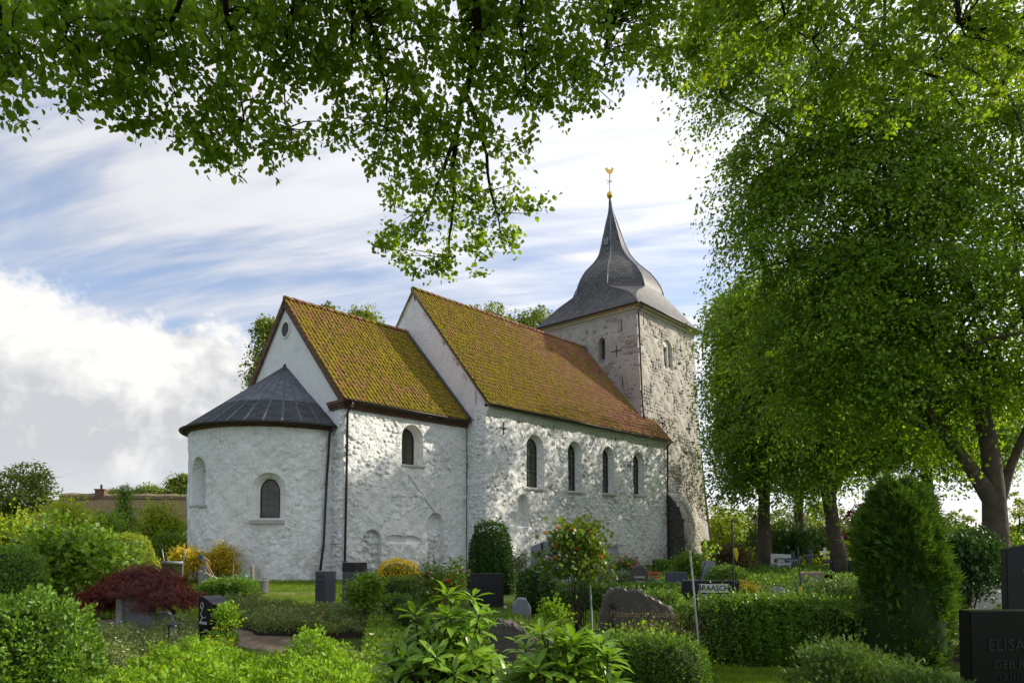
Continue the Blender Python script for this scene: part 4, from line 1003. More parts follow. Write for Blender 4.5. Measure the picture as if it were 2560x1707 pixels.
def hedge(label, cat, c, size, rz=0, leaf=.035, n=16000, mat='hedge_leaf', kind='oval', rough=.05, name='hedge', group=None, dome=.0, z0=0.0, power=6, fuzz=.0):
    """clipped hedge or bush: rounded box shell of leaves round a dark core"""
    r = np.random.RandomState(abs(hash((round(c[0], 3), round(c[1], 3), n))) % 99991)
    o = empty(name, (c[0], c[1], z0), rz); tag(o, label, cat, group)
    hx, hy, h = size[0] / 2, size[1] / 2, size[2]
    d = rdir(r, n * 2); d[:, 2] = np.abs(d[:, 2]) * 1.0
    # superellipsoid direction -> surface
    e = (np.abs(d / np.array([hx, hy, h])) ** power).sum(1) ** (-1 / power); P = d * e[:, None]
    # area-even: sample the box faces instead when it is long
    if max(hx, hy) > 1.6 * h:
        ar_ = np.array([2 * hx * h, 2 * hx * h, 2 * hy * h, 2 * hy * h, 4 * hx * hy]); f = r.choice(5, n * 2, p=ar_ / ar_.sum()); u = r.uniform(-1, 1, n * 2); v = r.uniform(0, 1, n * 2); w = r.uniform(-1, 1, n * 2)
        P = np.where((f == 0)[:, None], np.c_[u * hx, -np.full(n * 2, hy), v * h], 0) + np.where((f == 1)[:, None], np.c_[u * hx, np.full(n * 2, hy), v * h], 0) + np.where((f == 2)[:, None], np.c_[-np.full(n * 2, hx), u * hy, v * h], 0) + np.where((f == 3)[:, None], np.c_[np.full(n * 2, hx), u * hy, v * h], 0) + np.where((f == 4)[:, None], np.c_[u * hx, w * hy, np.full(n * 2, h)], 0)
        q = np.maximum(np.abs(P[:, 1] / hy), P[:, 2] / h)
        k = (np.abs(P[:, 1] / hy) ** power + (P[:, 2] / h) ** power) ** (-1 / power); P[:, 1] *= k; P[:, 2] *= k
    P = P[:n]; Nn = unit(P / np.array([hx, hy, h]) ** 2 + np.array([0, 0, .15]))
    bumps = rough * vnoise(P, 6 / max(.4, min(hx, hy, h)), 3) + rough * .7 * vnoise(P, 16 / max(.4, min(hx, hy, h)), 5)
    P = P + Nn * (bumps + r.uniform(-.5, .35, n) * rough * 1.6)[:, None]
    if fuzz:                                           # young shoots standing up out of the clipped top
        m = (r.random(n) < .14) & (Nn[:, 2] > .2); P[m] += np.c_[r.normal(size=(m.sum(), 2)) * .02, np.abs(r.normal(size=m.sum())) * fuzz]
    P[:, 2] = np.maximum(P[:, 2], .02)
    D = unit(Nn * .8 + rdir(r, n) * .9 + np.array([0, 0, .35])); N2 = unit(Nn + rdir(r, n) * .9)
    leaf_obj('foliage', [(P, D, N2, leaf * r.uniform(.65, 1.3, n), kind)], mat, o)
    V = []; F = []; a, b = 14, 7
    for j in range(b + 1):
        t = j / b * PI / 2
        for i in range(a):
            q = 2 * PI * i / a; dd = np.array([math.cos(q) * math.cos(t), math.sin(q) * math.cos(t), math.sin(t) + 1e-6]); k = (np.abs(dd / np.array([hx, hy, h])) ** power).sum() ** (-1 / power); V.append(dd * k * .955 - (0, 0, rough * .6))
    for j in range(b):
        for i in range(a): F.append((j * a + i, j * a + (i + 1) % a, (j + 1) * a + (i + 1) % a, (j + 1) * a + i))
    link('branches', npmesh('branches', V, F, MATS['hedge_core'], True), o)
    return o

def shrub(label, cat, c, rad, leaf=.05, n=4000, mat='shrub_leaf', kind='round', clumps=40, name='shrub', group=None, z0=0.0, spread=.32, stems=7, droop=0.0, up=.3, hollow=.55, extra=None, stemmat='twig', cz=None):
    """loose bush: leaf clumps spread through an ellipsoid, stems from the ground"""
    r = np.random.RandomState(abs(hash((round(c[0], 3), round(c[1], 3), n, clumps))) % 99991)
    o = empty(name, (c[0], c[1], z0)); tag(o, label, cat, group)
    rx, ry, rz = rad; cz = rz if cz is None else cz
    d = rdir(r, clumps); d[:, 2] = np.where(d[:, 2] < -.5, -d[:, 2], d[:, 2]); k = r.uniform(hollow, 1.0, clumps) * (1 + .14 * r.normal(size=clumps))
    C = d * k[:, None] * np.array(rad) + np.array([0, 0, cz]); C[:, 2] = np.maximum(C[:, 2], .06)
    w = r.uniform(.5, 1.5, clumps); idx = r.choice(clumps, n, p=w / w.sum()); sr = spread * min(rx, ry, rz)
    off = r.normal(size=(n, 3)) * np.array([1, 1, .75]) * sr * (.5 + .5 * w[idx])[:, None]
    P = C[idx] + off; P[:, 2] = np.maximum(P[:, 2], .02)
    out = unit(P - np.array([0, 0, cz * .6])); D = unit(out * .7 + rdir(r, n) * .8 + np.array([0, 0, up - droop])); N = unit(np.array([0, 0, .8]) + out * .35 + rdir(r, n) * .7)
    leaf_obj('foliage', [(P, D, N, leaf * r.uniform(.6, 1.35, n), kind)], mat, o)
    mb = MB()
    for i in range(min(stems, clumps)):
        e = Vector(C[i]); b = Vector((r.uniform(-.12, .12) * rx, r.uniform(-.12, .12) * ry, 0)); m = b.lerp(e, .5) + Vector((r.normal() * .08 * rx, r.normal() * .08 * ry, .1 * rz)); g = max(.006, .012 * rz)
        mb.tube([b, b.lerp(m, .6), m, m.lerp(e, .6), e], [g * 1.6, g * 1.4, g * 1.1, g * .8, g * .4], 5)
    mb.build('stems', MATS[stemmat], o)
    if extra:
        for nm, pm, cnt, sz, petals in extra: blossoms(nm, pm, C, np.array([0, 0, cz * .6]), cnt, sz, petals, r, o, sr)
    return o
def blossoms(nm, pm, C, mid, cnt, sz, petals, r, o, sr=.1):
    """each bloom a little rosette of petals, one mesh per bloom kind"""
    for q in range(cnt):
        c = C[r.randint(len(C))] + r.normal(size=3) * sr * .8; ax = unit(c - mid + np.array([0, -.5, .5])); c = c + ax * sr * .9
        t = rdir(r, 1)[0]; a = unit(np.cross(ax, t)); b = np.cross(ax, a); ring = []
        for lay, (tilt, s) in enumerate(((.25, 1.0), (.9, .75))):
            ph = np.arange(petals) / petals * 2 * PI + lay * .5; D = np.cos(ph)[:, None] * a + np.sin(ph)[:, None] * b + tilt * ax
            ring.append((np.repeat(c[None], petals, 0), D, np.repeat(ax[None], petals, 0) + 0 * D, np.full(petals, sz * s), 'petal'))
        leaf_obj(nm, ring, pm, o)

def bed(name, label, cat, a, b, h, n, leaf, mat, kind='round', seed=1, clump=2.2, up=.5, tall=1.0, flowers=None, soil=True):
    """ground cover between two lines (px left, px right, distance); nobody could count it"""
    r = np.random.RandomState(seed)
    t = r.uniform(0, 1, n) ** .9; Y = a[2] + (b[2] - a[2]) * t; L = a[0] + (b[0] - a[0]) * t; Rr = a[1] + (b[1] - a[1]) * t
    px = L + (Rr - L) * r.uniform(0, 1, n); X = (px - 1280) / _f * Y
    g = np.c_[X, Y, np.zeros(n)]; hh = h * (.62 + .55 * vnoise(g, clump, seed) + .25 * vnoise(g, clump * 3, seed + 1)); hh = np.clip(hh, .12 * h, 1.6 * h)
    z = hh * r.uniform(0, 1, n) ** .45
    P = np.c_[X, Y, z + .02]; D = unit(rdir(r, n) + np.array([0, 0, up])); N = unit(rdir(r, n) * .8 + np.array([0, 0, .8]))
    if kind == 'blade': P[:, 2] = .01; D = unit(rdir(r, n) * .35 + np.array([0, 0, 1])); N = rdir(r, n)
    S = leaf * r.uniform(.6, 1.4, n) * (hh / h if kind == 'blade' else 1)
    o = leaf_obj(name, [(P, D, N, S, kind)], mat, kind='stuff'); tag(o, label, cat, kind='stuff')
    if soil:
        q = [((p - 1280) / _f * yy, yy) for p, yy in ((a[0] - 15, a[2] - .15), (a[1] + 15, a[2] - .15), (b[1] + 10, b[2] + .15), (b[0] - 10, b[2] + .15))]
        V = []; m = 10
        for j in range(m + 1):
            for i in range(m + 1):
                u, w = i / m, j / m; x = (q[0][0] * (1 - u) + q[1][0] * u) * (1 - w) + (q[3][0] * (1 - u) + q[2][0] * u) * w; y = q[0][1] * (1 - w) + q[2][1] * w
                e = min(u, 1 - u, w, 1 - w); V.append((x, y, (.045 if e > 0 else -.05) + .012 * math.sin(x * 7 + seed) * math.sin(y * 6)))
        F = [(j * (m + 1) + i, j * (m + 1) + i + 1, (j + 1) * (m + 1) + i + 1, (j + 1) * (m + 1) + i) for j in range(m) for i in range(m)]
        so_ = link('soil', npmesh('soil', V, F, MATS['soil'], True)); struct(so_)
    if flowers:
        for fm, cnt, fs, pet in flowers:
            parts = []; ii = r.choice(n, cnt, replace=False)
            for i in ii:
                c = np.array([X[i], Y[i], hh[i] + r.uniform(.0, .10)]); ph = np.arange(pet) / pet * 2 * PI + r.uniform(0, 3); tl = rdir(r, 1)[0] * .5
                D = np.c_[np.cos(ph), np.sin(ph), np.full(pet, .3)] + tl; parts.append((np.repeat(c[None], pet, 0), D, np.tile([0, -.3, 1.0], (pet, 1)), np.full(pet, fs * r.uniform(.7, 1.2)), 'petal'))
            leaf_obj('blossoms', parts, fm, o, kind='stuff')
    return o

def limb(mb, a, b, r0, r1, rr, sag=0.0, n=7, sides=7, wig=.05):
    a, b = Vector(a), Vector(b); L = (b - a).length; pts = []; rad = []
    o1 = Vector(rr.normal(size=3)) * wig * L; o2 = Vector(rr.normal(size=3)) * wig * L
    for i in range(n):
        t = i / (n - 1); p = a.lerp(b, t) + o1 * math.sin(PI * t) + o2 * math.sin(2 * PI * t) * .5 + Vector((0, 0, -sag * L * (t * t - t) * -1 if False else sag * L * math.sin(PI * t)))
        pts.append(p); rad.append(r0 + (r1 - r0) * t ** .8)
    mb.tube(pts, rad, sides, True); return pts

def tree(label, base, fork, tr, blobs, nclump, per, leaf, seed, mat='tree_leaf', kind='round', clump_r=.55, name='lime_tree', group=None, stems=None, limbs=12, cat='tree', flat=.55, barkmat='bark', twigs=90, inner=.45, avoid=None, split=0.0, fill=0):
    """trunk(s) up to the fork, limbs to the crown masses, twigs to leaf clumps, leaves"""
    r = np.random.RandomState(seed); o = empty(name, base); tag(o, label, cat, group); B = Vector(base)
    mb = MB(); tops = []
    for (fx, fy, fz, q) in (stems or [(fork[0] - B.x, fork[1] - B.y, fork[2] - B.z, 1.0)]):
        f = Vector((fx, fy, fz)); s0 = Vector((0, 0, -.3))
        ps = [s0, Vector((0, 0, .15)) + f * .03, f * .35 + Vector((r.normal() * .05, r.normal() * .05, 0)), f * .7 + Vector((r.normal() * .08, r.normal() * .08, 0)), f]
        rd = [tr * 1.35 * q, tr * 1.08 * q, tr * .92 * q, tr * .82 * q, tr * .62 * q]
        if split:
            k0 = Vector((f.x * .04, f.y * .04, split)); ps = [s0, Vector((0, 0, .2)), Vector((0, 0, split * .55)), k0] + [k0.lerp(f, t) + Vector((r.normal() * .06, r.normal() * .06, 0)) for t in (.3, .65)] + [f]; rd = [tr * 1.3 * (.9 + .1 * q), tr * 1.05 * (.9 + .1 * q), tr * .95 * (.9 + .1 * q), tr * .80 * (.6 + .4 * q), tr * .72 * q, tr * .64 * q, tr * .52 * q]
        mb.tube(ps, rd, 12); tops.append((f, tr * .55 * q))
    mb.build('trunk', MATS[barkmat], o, True)
    wts = np.array([b[2] if len(b) > 2 else np.prod(b[1]) ** .67 for b in blobs]); bi = r.choice(len(blobs), nclump, p=wts / wts.sum())
    d = rdir(r, nclump); k = 1 - (1 - inner) * r.uniform(0, 1, nclump) ** 1.8
    C = np.array([blobs[i][0] for i in bi]) - np.array(B) + d * k[:, None] * np.array([blobs[i][1] for i in bi]) * (1 + .10 * r.normal(size=(nclump, 1)))
    if avoid is not None: C = C[~avoid(C + np.array(B))]; nclump = len(C)
    mb = MB(); ends = []; pool = []
    for i in range(limbs):
        e = C[r.randint(nclump, size=12)]; base_i = ends and np.array(ends)
        if len(ends): e = e[np.argmax([np.min(np.linalg.norm(base_i - q, axis=1)) for q in e])]
        else: e = e[0]
        ends.append(e); f, fr = tops[i % len(tops)]; st = f * r.uniform(.75, 1.0)
        pool += limb(mb, st, Vector(e) * .96, fr * r.uniform(.40, .75), .035, r, .10, 9, 7, .06)
    pl = np.array(pool)
    for i in r.permutation(nclump)[:twigs]:
        e = C[i]; dd = np.linalg.norm(pl - e, axis=1); j = int(np.argmin(dd)); limb(mb, pl[j], e, .022 + .006 * dd[j], .006, r, .06, 5, 4, .06)
    mb.build('branches', MATS[barkmat], o, True)
    n = nclump * per; idx = np.repeat(np.arange(nclump), per); sz = clump_r * r.uniform(.55, 1.35, nclump)
    # every clump is a spray: leaves in a drooping sheet, tilted outwards, edges thinner than the middle
    mid = np.mean(C, axis=0); oc = unit((C - mid) * np.array([1, 1, .4])); SN = unit(np.array([0, 0, 1.0]) + oc * .75 + rdir(r, nclump) * .40)
    A1 = unit(np.cross(SN, rdir(r, nclump))); B1 = np.cross(SN, A1)
    q = r.uniform(0, 2 * PI, n); rr = np.sqrt(r.uniform(0, 1, n)) ** 1.15 * (1 + .38 * np.sin(q * 3 + idx) + .18 * np.sin(q * 7 + idx * 2.3))
    lx, ly = rr * np.cos(q), rr * np.sin(q)
    P = C[idx] + (A1[idx] * lx[:, None] + B1[idx] * ly[:, None]) * sz[idx][:, None] + SN[idx] * (r.normal(size=n) * flat * .32 * sz[idx])[:, None] - np.array([0, 0, 1.0]) * (.42 * rr ** 2 * sz[idx])[:, None]
    rad = unit(A1[idx] * lx[:, None] + B1[idx] * ly[:, None]); D = unit(rad * .6 + rdir(r, n) * .8 + np.array([0, 0, -.40])); N = unit(SN[idx] + rdir(r, n) * .40)
    parts = [(P, D, N, leaf * r.uniform(.6, 1.3, n), kind)]
    if fill:                                            # leaves deeper inside the crown
        i2 = r.choice(nclump, fill); k2 = r.uniform(.15, .85, fill); Q = mid + (C[i2] - mid) * k2[:, None] + r.normal(size=(fill, 3)) * clump_r * .8
        parts.append((Q, rdir(r, fill), unit(rdir(r, fill) + np.array([0, 0, .5])), leaf * r.uniform(1.0, 1.9, fill), 'oval'))
    leaf_obj('crown', parts, mat, o)
    return o

# ------------------------------------------------------------------ overhanging lime branches in front
def overhang():
    r = np.random.RandomState(42)
    o = empty('lime_tree', (-1.5, -4.5, 0)); tag(o, 'overhanging lime tree whose leafy boughs hang down across the top of the view', 'tree')
    B = np.array([-1.5, -4.5, 0.0])
    mb = MB(); mb.tube([(0, 0, -.3), (0, 0, .4), (.1, .1, 3), (.1, .3, 6.5), (.2, .6, 9)], [.75, .6, .5, .42, .3], 12); mb.build('trunk', MATS['bark'], o, True)
    # leafy masses: silhouettes of the hanging boughs (photo px) with their distance
    M = [(-80, 110, 5.2, 110), (40, 50, 5.6, 120), (160, 60, 5.4, 110), (30, 190, 5.6, 65), (110, 225, 5.5, 45), (180, 240, 5.5, 30), (20, 270, 5.6, 28), (260, 90, 5.6, 110), (250, 215, 5.8, 50), (320, 190, 5.8, 90), (330, 300, 6.0, 30), (410, 280, 6.1, 65), (400, 90, 5.8, 120), (470, 330, 6.2, 50), (510, 180, 6.0, 120), (530, 330, 6.4, 75), (570, 400, 6.6, 45), (640, 400, 6.5, 48), (630, 250, 6.3, 110), (690, 350, 6.6, 55), (740, 360, 6.6, 30), (620, 80, 6.0, 110), (740, 100, 6.2, 120), (800, 210, 6.6, 90), (840, 320, 6.9, 35), (870, 70, 6.4, 120), (900, 290, 7.0, 75), (940, 370, 7.2, 50), (960, 200, 7.0, 110), (1010, 80, 6.6, 120), (1040, 300, 7.2, 110), (1110, 180, 7.0, 120), (1010, 400, 7.6, 75), (1140, 400, 7.8, 100), (1140, 60, 6.8, 120), (1220, 290, 7.4, 100), (1250, 150, 7.0, 120), (1300, 60, 6.9, 110), (1295, 345, 7.6, 45), (1080, 500, 8.2, 95), (990, 480, 8.2, 45), (980, 545, 8.5, 45), (1190, 490, 8.2, 85), (1110, 600, 8.6, 85), (1000, 615, 8.7, 60), (960, 610, 8.7, 28), (1260, 480, 8.3, 55), (1330, 500, 8.4, 50), (1230, 575, 8.6, 65), (1110, 670, 8.8, 45), (1040, 660, 8.8, 42), (1190, 640, 8.7, 48), (1270, 590, 8.6, 30), (1380, 110, 7.2, 110), (1350, 230, 7.4, 75), (1420, 225, 7.4, 65), (1480, 130, 7.4, 100), (1490, 225, 7.4, 45), (1560, 60, 7.6, 100), (1545, 190, 7.6, 55), (1620, 90, 8.2, 90), (1700, 50, 8.6, 110), (1640, 170, 8.6, 45), (1720, 160, 8.8, 50), (1670, 130, 8.8, 70), (1760, 150, 9.0, 80), (1690, 215, 9.0, 30), (1800, 90, 9.0, 120), (1920, 60, 8.6, 130), (2060, 110, 8.4, 130), (2150, 200, 8.6, 110), (2230, 110, 8.2, 140), (2300, 250, 8.6, 75), (2380, 80, 8.2, 150), (2480, 150, 8.4, 130), (2560, 60, 8.4, 150), (2050, 250, 9.0, 60)]
    for px in range(-200, 2700, 130): M.append((px, -90, 6.0 + abs(px - 700) / 700, 150))
    C = []; W = []
    for (px, py, Y, rad) in M:
        c = np.array(at(px, py, Y)); rw = rad / _f * Y
        m = max(3, int(17 * (rad / 100) ** 2))
        for _ in range(m):
            d = rdir(r, 1)[0]; C.append(c + d * rw * np.array([1, 1.5, .95]) * r.uniform(.1, 1) ** .5 * .92); W.append(rw)
    C = np.array(C)
    per = 33; n = len(C) * per; idx = np.repeat(np.arange(len(C)), per)
    # each clump is a small drooping spray: leaves set along a twig
    tdir = unit(rdir(r, len(C)) * np.array([1, 1, .35]) + np.array([0, .3, -.30])); t = np.tile(np.linspace(-1, 1, per), len(C))
    P = C[idx] + tdir[idx] * (t * .14)[:, None] + np.clip(r.normal(size=(n, 3)), -1.8, 1.8) * .055
    D = unit(tdir[idx] * .5 + rdir(r, n) * np.array([1, 1, .5]) + np.array([0, 0, -.55])); N = unit(rdir(r, n) * 1.0 + np.array([0, -.25, .55]))
    S = .057 * r.uniform(.5, 1.3, n)
    Pl = P - B
    # the leaves that show largest are pieces of their own
    th = _th; dep = P[:, 1] * math.cos(th) + (P[:, 2] - EYE) * math.sin(th); up = -P[:, 1] * math.sin(th) + (P[:, 2] - EYE) * math.cos(th)
    sx = 1280 + _f * P[:, 0] / np.maximum(dep, .1); sy = _py - _f * up / np.maximum(dep, .1)
    vis = (sx > 5) & (sx < 2555) & (sy > 5) & (sy < 720) & (dep > 1); big = np.where(vis, S / np.maximum(dep, 1), 0); order = np.argsort(-big); one = order[:300]; rest = np.setdiff1d(np.arange(n), one)
    V, F = TPL['heart']; me = npmesh('leaf', V, F, MATS['lime_leaf'])
    for i in one:
        d = D[i]; nn = unit(N[i] - np.dot(N[i], d) * d); b = np.cross(nn, d); q = link('leaf', me, o); s = S[i]
        q.matrix_basis = Matrix([[d[k] * s, b[k] * s, nn[k] * s, Pl[i][k]] for k in range(3)] + [[0, 0, 0, 1]])
    leaf_obj('crown', [(Pl[rest], D[rest], N[rest], S[rest], 'lime')], 'lime_leaf', o)
    # boughs and twigs
    mb = MB(); hub = Vector((.2, .6, 8.6)); pool = []
    paths = [[(1110, -330, 5.2), (1180, 0, 6.6), (1195, 70, 6.8), (1165, 220, 7.2), (1140, 330, 7.6), (1110, 430, 8.0), (1075, 520, 8.4)], [(1165, 240, 7.2), (1200, 320, 7.6), (1215, 390, 8.0), (1240, 520, 8.4), (1250, 580, 8.6)], [(1140, 330, 7.6), (1135, 450, 8.2), (1128, 560, 8.6), (1120, 650, 8.8)], [(850, -200, 5.6), (905, 0, 6.2), (945, 120, 6.6), (965, 220, 7.0), (968, 320, 7.2)], [(520, -200, 5.0), (560, 0, 5.6), (580, 90, 6.0), (575, 170, 6.3), (610, 300, 6.6)], [(470, -100, 5.0), (450, 20, 5.5), (400, 75, 5.7), (330, 130, 5.9), (210, 150, 6.0)], [(740, -200, 5.4), (735, 0, 6.0), (720, 60, 6.2), (705, 150, 6.5), (720, 320, 6.8)], [(-40, -80, 5.0), (0, 60, 5.3), (50, 140, 5.6), (110, 200, 5.8)], [(1300, -150, 6.2), (1305, 60, 6.8), (1310, 170, 7.1), (1320, 240, 7.3)], [(1500, -200, 6.4), (1520, 60, 7.4), (1510, 160, 7.6), (1460, 250, 7.8)], [(1900, -250, 7.4), (1960, 40, 8.8), (2060, 140, 9.0), (2200, 250, 9.0)], [(2350, -250, 7.4), (2400, 60, 8.4), (2300, 180, 8.8)], [(200, -160, 5.0), (170, 0, 5.3), (165, 90, 5.5)], [(880, -120, 6.0), (880, 40, 6.5), (880, 170, 6.9)]]
    for k, pth in enumerate(paths):
        pts = [Vector(at(*p)) - Vector(B) for p in pth]
        if k not in (1, 2):
            limb(mb, hub, pts[0], .11, .055, r, .06, 7, 7, .03)
        r0 = .058 if k == 0 else (.034 if k < 5 else .024)
        fine = []
        for i in range(len(pts) - 1):
            for t_ in (0, .33, .66): fine.append(pts[i].lerp(pts[i + 1], t_) + Vector(r.normal(size=3)) * .012)
        fine.append(pts[-1]); mb.tube(fine, [r0 * (1 - .8 * i / len(fine)) for i in range(len(fine))], 6); pool += fine
    pl = np.array(pool); Cl = C - B
    for i in r.permutation(len(C))[:1100]:
        e = Cl[i] + tdir[i] * .14; dd = np.linalg.norm(pl - e, axis=1); j = int(np.argmin(dd))
        if dd[j] < 1.5: limb(mb, pl[j], e, .008 + .004 * dd[j], .003, r, .05, 5, 3, .06)
    mb.build('branches', MATS['twig'], o, True)
overhang()

# ------------------------------------------------------------------ trees
def blob(px, py, Y, rp, ry=None, rz=None):
    s = Y / _f; c = at(px, py, Y); return (tuple(c), (rp * s, (ry or rp) * s, (rz or rp) * s))
def leftof(Q):
    # the crowns on the right end where the sky and the tower begin
    dep = Q[:, 1] * math.cos(_th) + (Q[:, 2] - EYE) * math.sin(_th); up = -Q[:, 1] * math.sin(_th) + (Q[:, 2] - EYE) * math.cos(_th)
    sx = 1280 + _f * Q[:, 0] / dep; sy = _py - _f * up / dep
    return sx < np.interp(sy, (-400, 60, 150, 250, 330, 430, 520, 600, 690, 760, 830, 900, 1150, 1250), (1600, 1640, 1670, 1740, 1790, 1790, 1805, 1825, 1860, 1790, 1775, 1775, 1785, 1800))
# the big lime by the right edge: two stems
bD = [blob(1790, 150, 17.0, 130, 180, 130), blob(1850, 40, 17.0, 170, 200, 150), blob(2330, 560, 17.8, 420, 230, 330), blob(2120, 480, 17.3, 290, 230, 300), blob(1960, 640, 17.3, 190, 200, 220), blob(1930, 330, 17.0, 170, 200, 170), blob(2150, 800, 17.7, 250, 230, 200), blob(2420, 860, 18.0, 300, 230, 200), blob(2000, 880, 17.7, 170, 180, 150), blob(1890, 500, 17.1, 120, 150, 130), blob(2250, 180, 17.1, 330, 230, 260), blob(2600, 480, 17.8, 360, 230, 480), blob(2350, 960, 18.2, 210, 200, 110), blob(2110, 985, 18.0, 170, 170, 110)]
tD = at(2490, 1340, 18.2)
tree('great lime tree with forked trunk and dense crown filling the upper right', (tD.x, tD.y, 0), None, .35, bD, 780, 205, .104, 101, 'tree_leaf', 'round', 1.0, flat=.30, inner=.45, split=2.7, fill=9000, stems=[(-2.5, -.2, 6.0, .62), (-.25, .25, 7.0, .90), (1.9, .4, 6.0, .45)], limbs=26, twigs=320, name='lime_tree', avoid=leftof)
tA = at(1910, 1340, 31)
bA = [blob(1790, 1210, 30, 60, 80, 40), blob(1850, 1190, 30, 70, 90, 30), blob(1830, 850, 32, 130, 160, 130), blob(1790, 760, 33, 70, 90, 60), blob(1800, 1000, 32, 120, 150, 120), blob(1880, 1080, 30, 170, 170, 80), blob(1960, 950, 31, 160, 160, 140), blob(1780, 1130, 31, 90, 110, 60), blob(1990, 1150, 30, 100, 110, 50), blob(1900, 760, 33, 130, 140, 90)]
tree('lime tree with twin upright stems standing beside the church tower', (tA.x, tA.y, 0), None, .34, bA, 620, 120, .17, 102, 'tree_leaf', 'oval', 1.05, flat=.4, split=2.6, fill=14000, stems=[(-.35, 0, 5.6, .75), (.25, .1, 6.2, .9)], limbs=14, twigs=150, name='lime_tree', avoid=leftof)
tB = at(2110, 1370, 27)
bB = [blob(2010, 1190, 27, 80, 80, 40), blob(2080, 1010, 27, 160, 160, 120), blob(2190, 1080, 27, 130, 140, 80), blob(2040, 1120, 27, 110, 110, 60), blob(2120, 900, 27, 200, 180, 130), blob(2300, 1040, 27, 160, 160, 100)]
tree('slim lime tree with leaning ivy trunk behind the grave crosses', (tB.x, tB.y, 0), (tB.x - 1.0, tB.y, 5.6), .30, bB, 480, 100, .16, 103, 'tree_leaf', 'oval', .95, limbs=11, twigs=110, name='lime_tree')
tC = at(2330, 1330, 34)
bC = [blob(2330, 1060, 34, 200, 180, 90), blob(2480, 1050, 33, 190, 180, 100), blob(2250, 1130, 34, 100, 100, 60), blob(2420, 1150, 33, 90, 90, 50)]
tree('straight lime tree half hidden behind the tall clipped conifer', (tC.x, tC.y, 0), (tC.x - .2, tC.y, 7), .32, bC, 400, 100, .18, 104, 'tree_leaf', 'oval', 1.05, limbs=10, twigs=90, name='lime_tree')
for lab, (x, y), h, seed in (('lime tree added behind the tower-side lime to shade the nave wall', (18.5, 39.0), 18, 105), ('lime tree added farthest back beside the tower to shade the nave wall', (19, 44.5), 16, 107)):  # added limes, mostly hidden; placed and sized to shade the nave wall
    tree(lab, (x, y, 0), (x, y, 5), .36, [((x, y, h * .62), (4.6, 4.2, h * .36)), ((x - 2.2, y, h * .5), (3, 3, 2.6)), ((x + 2.4, y, h * .52), (3, 3, 2.8)), ((x, y - 2, h * .42), (3, 2.4, 2))], 420, 50, .25, seed, 'tree_leaf', 'oval', 1.2, limbs=10, twigs=80, name='lime_tree')
# behind the church
for lab, bl, base, seed in (('tall tree showing left of the chancel gable', [blob(700, 880, 62, 50, 60, 80), blob(650, 905, 60, 24, 30, 50), blob(680, 960, 60, 45, 50, 60), blob(668, 815, 62, 16, 22, 25)], (690, 62), 111), ('tree top peeping over the chancel ridge', [blob(880, 830, 66, 75, 80, 40), blob(810, 790, 66, 28, 40, 28), blob(915, 795, 66, 30, 40, 30)], (870, 66), 112), ('broad tree top rising over the nave ridge', [blob(1260, 840, 70, 100, 100, 75), blob(1350, 830, 70, 70, 80, 60), blob(1210, 800, 70, 40, 50, 35), blob(1390, 830, 70, 30, 40, 30)], (1290, 70), 113)):
    b = at(base[0], 1341, base[1]); tree(lab, (b.x, b.y, -.5), (b.x, b.y, 9), .45, bl, 220, 60, .28, seed, 'far_leaf', 'round', .95, name='broadleaf_tree', group='trees behind the church', limbs=8, twigs=60)
for lab, bl, base, seed, mt in (('big rounded tree at the far left edge', [blob(50, 1230, 58, 80, 70, 65), blob(20, 1290, 58, 70, 70, 50), blob(105, 1250, 58, 38, 40, 45), blob(70, 1180, 58, 40, 40, 30), blob(-40, 1260, 58, 60, 60, 60)], (50, 58), 121, 'far_leaf'), ('distant tree beside the apse behind the thatched roof', [blob(455, 1215, 80, 30, 30, 32), blob(430, 1235, 80, 22, 22, 18), blob(480, 1230, 80, 30, 30, 30)], (455, 80), 122, 'far_leaf'), ('low distant tree behind the thatched ridge', [blob(380, 1232, 85, 30, 30, 18), blob(350, 1236, 85, 20, 20, 12), blob(280, 1236, 85, 18, 18, 12)], (380, 85), 123, 'far_leaf')):
    b = at(base[0], 1341, base[1]); tree(lab, (b.x, b.y, -.8), (b.x, b.y, 2.2), .3, bl, 150, 80, .24, seed, mt, 'round', .9, name='broadleaf_tree', group='trees around the thatched house', limbs=7, twigs=40)
# beyond the churchyard on the right
k = 0
for lab, px, Y, wpx, top, mt in (('bright backlit shrubby tree by the lakeside path', 1800, 52, 60, 1250, 'bright_shrub_leaf'), ('thin pale tree left of the churchyard lamp', 1850, 64, 45, 1262, 'far_leaf'), ('round backlit tree behind the twin-stemmed lime', 1960, 66, 70, 1268, 'far_leaf'), ('backlit tree between the two nearer limes', 2060, 70, 60, 1252, 'far_leaf'), ('copper-leaved purple tree behind the graves', 2155, 44, 42, 1262, 'purple_leaf'), ('bushy backlit tree behind the tall conifer', 2260, 60, 70, 1240, 'bright_shrub_leaf'), ('grey willow-like tree by the lake shore', 2395, 55, 45, 1270, 'far_leaf'), ('yellow-green bush tree at the right edge', 2545, 34, 55, 1230, 'bright_shrub_leaf'), ('dark young tree left of the white pointed stone', 2370, 40, 40, 1300, 'shrub_leaf')):
    c = at(px, top, Y); s = Y / _f; w = wpx * s; h = c.z; k += 1
    tree(lab, (c.x, Y, -.4), (c.x, Y, h * .45), .14, [((c.x, Y, h * .62), (w, w, h * .38)), ((c.x + w * .4, Y, h * .42), (w * .7, w * .7, h * .28)), ((c.x - w * .5, Y + .4, h * .45), (w * .6, w * .6, h * .3))], 90, 60, .005 * Y * .75, 130 + k, mt, 'round', w * .30, name='small_tree', group='trees beyond the churchyard', limbs=6, twigs=30)
